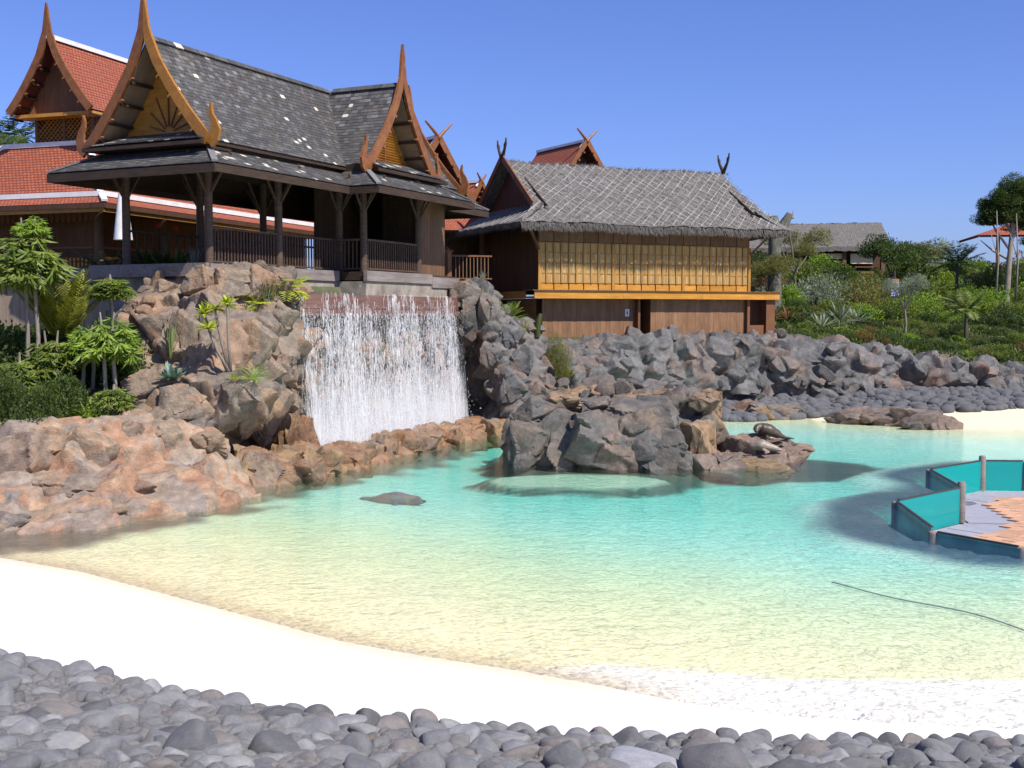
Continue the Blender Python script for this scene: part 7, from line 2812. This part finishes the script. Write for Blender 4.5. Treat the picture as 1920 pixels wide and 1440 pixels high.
for L_, (o_, zt) in enumerate(((0.02, 4.56), (0.12, 4.3), (0.20, 3.6))):
    V_, F_ = [], []
    na, nz = 90, 40
    for j in range(nz + 1):
        z = zt * (1 - j / nz)
        for i in range(na + 1):
            a = AL + (AR - AL) * i / na + (0.10 * (i / na - .62)) * (4.6 - z) * .4
            V_.append((a, -(o_ + 0.10 + 0.22 * math.sqrt(max(ZT - z, 0.01)) + 0.035 * math.sin(a * 9 + L_ * 2) + 0.02 * math.sin(a * 23 + z)), z))
    for j in range(nz):
        for i in range(na):
            p = j * (na + 1) + i
            F_.append((p, p + 1, p + na + 2, p + na + 1))
    link('water_veil', fast_mesh('water_veil', V_, F_, vm.mat, True), wf)

# ---------------------------------------------------------------- sea lions
def fur(name, c1, c2):
    m = NT(name)
    v = m.coords((1, 1, 1), False)
    n = m.noise(v, 3.0, 4, .6)
    n2 = m.noise(m.coords((2, 14, 14), False), 6.0, 4, .6)
    c = m.ramp(n, [(.35, c1), (.65, c2)])
    return m.fin(c, 0.42, m.bump(n2, .25, .01), .4)


def loft(name, spine, radii, mat, parent=None, n=18, flippers=(), face=True):
    """body lofted along a spine: radii are (half width, half height) pairs"""
    b = MB()
    pts = [Vector(p) for p in spine]
    m = len(pts)
    K = 6
    P, Rr = [], []
    for i in range(m - 1):
        p0, p1, p2, p3 = pts[max(i - 1, 0)], pts[i], pts[i + 1], pts[min(i + 2, m - 1)]
        r1, r2 = radii[i], radii[i + 1]
        for k in range(K):
            f = k / K
            P.append(0.5 * (2 * p1 + (p2 - p0) * f + (2 * p0 - 5 * p1 + 4 * p2 - p3) * f * f + (3 * p1 - p0 - 3 * p2 + p3) * f ** 3))
            ff = f * f * (3 - 2 * f)
            Rr.append((lerp(r1[0], r2[0], ff), lerp(r1[1], r2[1], ff)))
    P.append(pts[-1]); Rr.append(radii[-1])
    vs, fs = [], []
    for i, p in enumerate(P):
        d = (P[min(i + 1, len(P) - 1)] - P[max(i - 1, 0)]).normalized()
        s = Vector((0, 0, 1)).cross(d)
        s = s.normalized() if s.length > 1e-4 else Vector((0, 1, 0))
        u = d.cross(s)
        for k in range(n):
            a = 2 * math.pi * k / n
            vs.append(p + s * math.cos(a) * Rr[i][0] + u * math.sin(a) * Rr[i][1])
    for i in range(len(P) - 1):
        for k in range(n):
            fs.append((i * n + k, i * n + (k + 1) % n, (i + 1) * n + (k + 1) % n, (i + 1) * n + k))
    fs.append(tuple(range(n))[::-1]); fs.append(tuple(range((len(P) - 1) * n, len(P) * n)))
    b.add(vs, fs)
    for root, mid, tip, w in flippers:
        root, mid, tip = Vector(root), Vector(mid), Vector(tip)
        d = (tip - root).normalized()
        s = d.cross(Vector((0, 0, 1))).normalized()
        u = s.cross(d)
        ring = []
        for c, ww, tt in ((root, w * .8, .05), (root.lerp(mid, .5), w, .045), (mid, w * .95, .035), (mid.lerp(tip, .6), w * .7, .022), (tip, w * .3, .012)):
            ring.append([c + s * ww * math.cos(2 * math.pi * k / 10) + u * tt * math.sin(2 * math.pi * k / 10) for k in range(10)])
        vv = [p for r in ring for p in r]
        ff = [(i * 10 + k, i * 10 + (k + 1) % 10, (i + 1) * 10 + (k + 1) % 10, (i + 1) * 10 + k) for i in range(4) for k in range(10)]
        ff += [tuple(range(10))[::-1], tuple(range(40, 50))]
        b.add(vv, ff)
    return b.build(name, mat, parent, True, 70)


M['fur_tan'] = fur('tan_grey_fur', (0.19, 0.145, 0.105), (0.30, 0.24, 0.185))
M['fur_dark'] = fur('dark_brown_fur', (0.055, 0.038, 0.028), (0.10, 0.07, 0.05))
M['fur_wet'] = fur('wet_dark_fur', (0.10, 0.085, 0.085), (0.19, 0.17, 0.165))
M['eye'] = plain('black_eye', (0.01, 0.01, 0.01), 0.1, 0.6)


def face_bits(parent, head, fwd, side, r):
    h, f, s = Vector(head), Vector(fwd).normalized(), Vector(side).normalized()
    for q in (-1, 1):
        b = MB()
        c = h + f * r * .55 + s * q * r * .72 + Vector((0, 0, r * .45))
        b.tube([c - s * q * .012, c + s * q * .012], [.022, .014], 8)
        b.build('eye', M['eye'], parent)
        b = MB()
        c = h - f * r * .35 + s * q * r * .95 + Vector((0, 0, r * .25))
        b.tube([c, c - f * .05 + s * q * .02 - Vector((0, 0, .02))], [.014, .004], 6)
        b.build('ear', parent.data.materials[0], parent)
    b = MB()
    c = h + f * r * 2.0
    b.tube([c - f * .03, c + f * .012], [.034, .022], 8)
    b.build('nose', M['eye'], parent)


def rest_on(x, y, pad):
    bpy.context.view_layer.update()
    dg = bpy.context.evaluated_depsgraph_get()
    zs = []
    for dx, dy in ((0, 0), (.25, 0), (-.25, 0), (0, .15), (0, -.15)):
        ok, loc, n_, i_, o_, m_ = scene.ray_cast(dg, Vector((x + dx, y + dy, 3.0)), Vector((0, 0, -1)))
        if ok:
            zs.append(loc.z)
    return sorted(zs)[len(zs) // 2] + pad


p0 = at(1424, 868, 31.0)
p0.z = rest_on(p0.x, p0.y, 0.02)
s1 = loft('sea_lion', [(-.62, .25, .02), (-.48, .12, .08), (-.22, .02, .20), (.05, -.05, .24), (.28, -.08, .19), (.46, -.10, .15), (.60, -.12, .11), (.74, -.14, .07), (.82, -.15, .055)],
          [(.03, .02), (.12, .08), (.24, .20), (.27, .22), (.20, .17), (.145, .135), (.125, .115), (.07, .06), (.03, .025)], M['fur_tan'], None, 18,
          [((.12, -.24, .10), (.26, -.46, .02), (.16, -.68, .0), .10), ((-.55, .2, .03), (-.72, .38, .0), (-.82, .5, .0), .08), ((-.6, .24, .03), (-.8, .25, .0), (-.95, .27, .0), .07)])
s1.location = p0
s1.rotation_euler = (0, 0, R(-8))
s1.scale = (.72, .72, .72)
face_bits(s1, (.60, -.12, .11), (.20, -.02, -.05), (0, 1, 0), .115)
tag(s1, 'tan grey sea lion lying asleep with its head on the flat orange rock', 'sea lion', )
p1 = at(1436, 848, 31.9)
p1.z = rest_on(p1.x, p1.y, 0.0)
s2 = loft('sea_lion', [(.78, .05, .0), (.62, .04, .06), (.36, .02, .18), (.08, 0, .30), (-.16, -.02, .36), (-.30, -.06, .40), (-.38, -.14, .36), (-.42, -.26, .30), (-.43, -.33, .28)],
          [(.03, .02), (.12, .08), (.24, .17), (.28, .24), (.24, .22), (.16, .16), (.13, .13), (.08, .07), (.03, .03)], M['fur_dark'], None, 18,
          [((-.02, -.2, .1), (.05, -.38, .0), (.2, -.5, .0), .10), ((.7, .06, .02), (.86, .14, .0), (1.0, .2, .0), .08), ((.7, .04, .02), (.9, -.02, .0), (1.04, -.06, .0), .07)])
s2.location = p1
s2.scale = (.75, .75, .75)
face_bits(s2, (-.38, -.14, .36), (-.04, -.12, -.05), (1, 0, 0), .115)
tag(s2, 'dark brown sea lion curled up behind the tan one on the rock', 'sea lion')
p2 = gz(740, 936, -0.14)
s3 = loft('sea_lion', [(-.75, .16, -.05), (-.55, .10, -.05), (-.25, .03, -.03), (.05, 0, .0), (.3, -.04, -.0), (.46, -.07, .0), (.58, -.1, .01), (.7, -.13, .0), (.77, -.15, -.0)],
          [(.03, .02), (.10, .07), (.20, .15), (.23, .17), (.18, .14), (.13, .12), (.115, .11), (.065, .06), (.03, .025)], M['fur_wet'], None, 18,
          [((.12, -.2, -.05), (.1, -.4, -.15), (-.05, -.55, -.2), .09), ((.12, .2, -.05), (.1, .4, -.15), (-.05, .55, -.2), .09), ((-.7, .15, -.05), (-.9, .26, -.06), (-1.0, .3, -.08), .08)])
s3.location = p2
s3.rotation_euler = (0, 0, R(-18))
face_bits(s3, (.58, -.1, .01), (.2, -.04, 0), (0, 1, 0), .11)
tag(s3, 'dark sea lion swimming at the water surface in front of the waterfall', 'sea lion')

# ---------------------------------------------------------------- hose on the pool floor
pts = []
for k in range(30):
    f = k / 29
    px, py = lerp(1560, 2100, f), 1090 + 165 * f ** 1.15 + 6 * math.sin(f * 9)
    g_ = gz(px, py, -0.12)
    pts.append((g_.x, g_.y, hz1(g_.x, g_.y) + .03))
b = MB()
b.tube(pts, .011, 6)
hs = b.build('cleaning_hose', plain('grey_green_hose', (0.24, 0.32, 0.29), 0.6), None, True)
tag(hs, 'thin dark hose lying on the pool floor in the clear shallow water', 'hose')
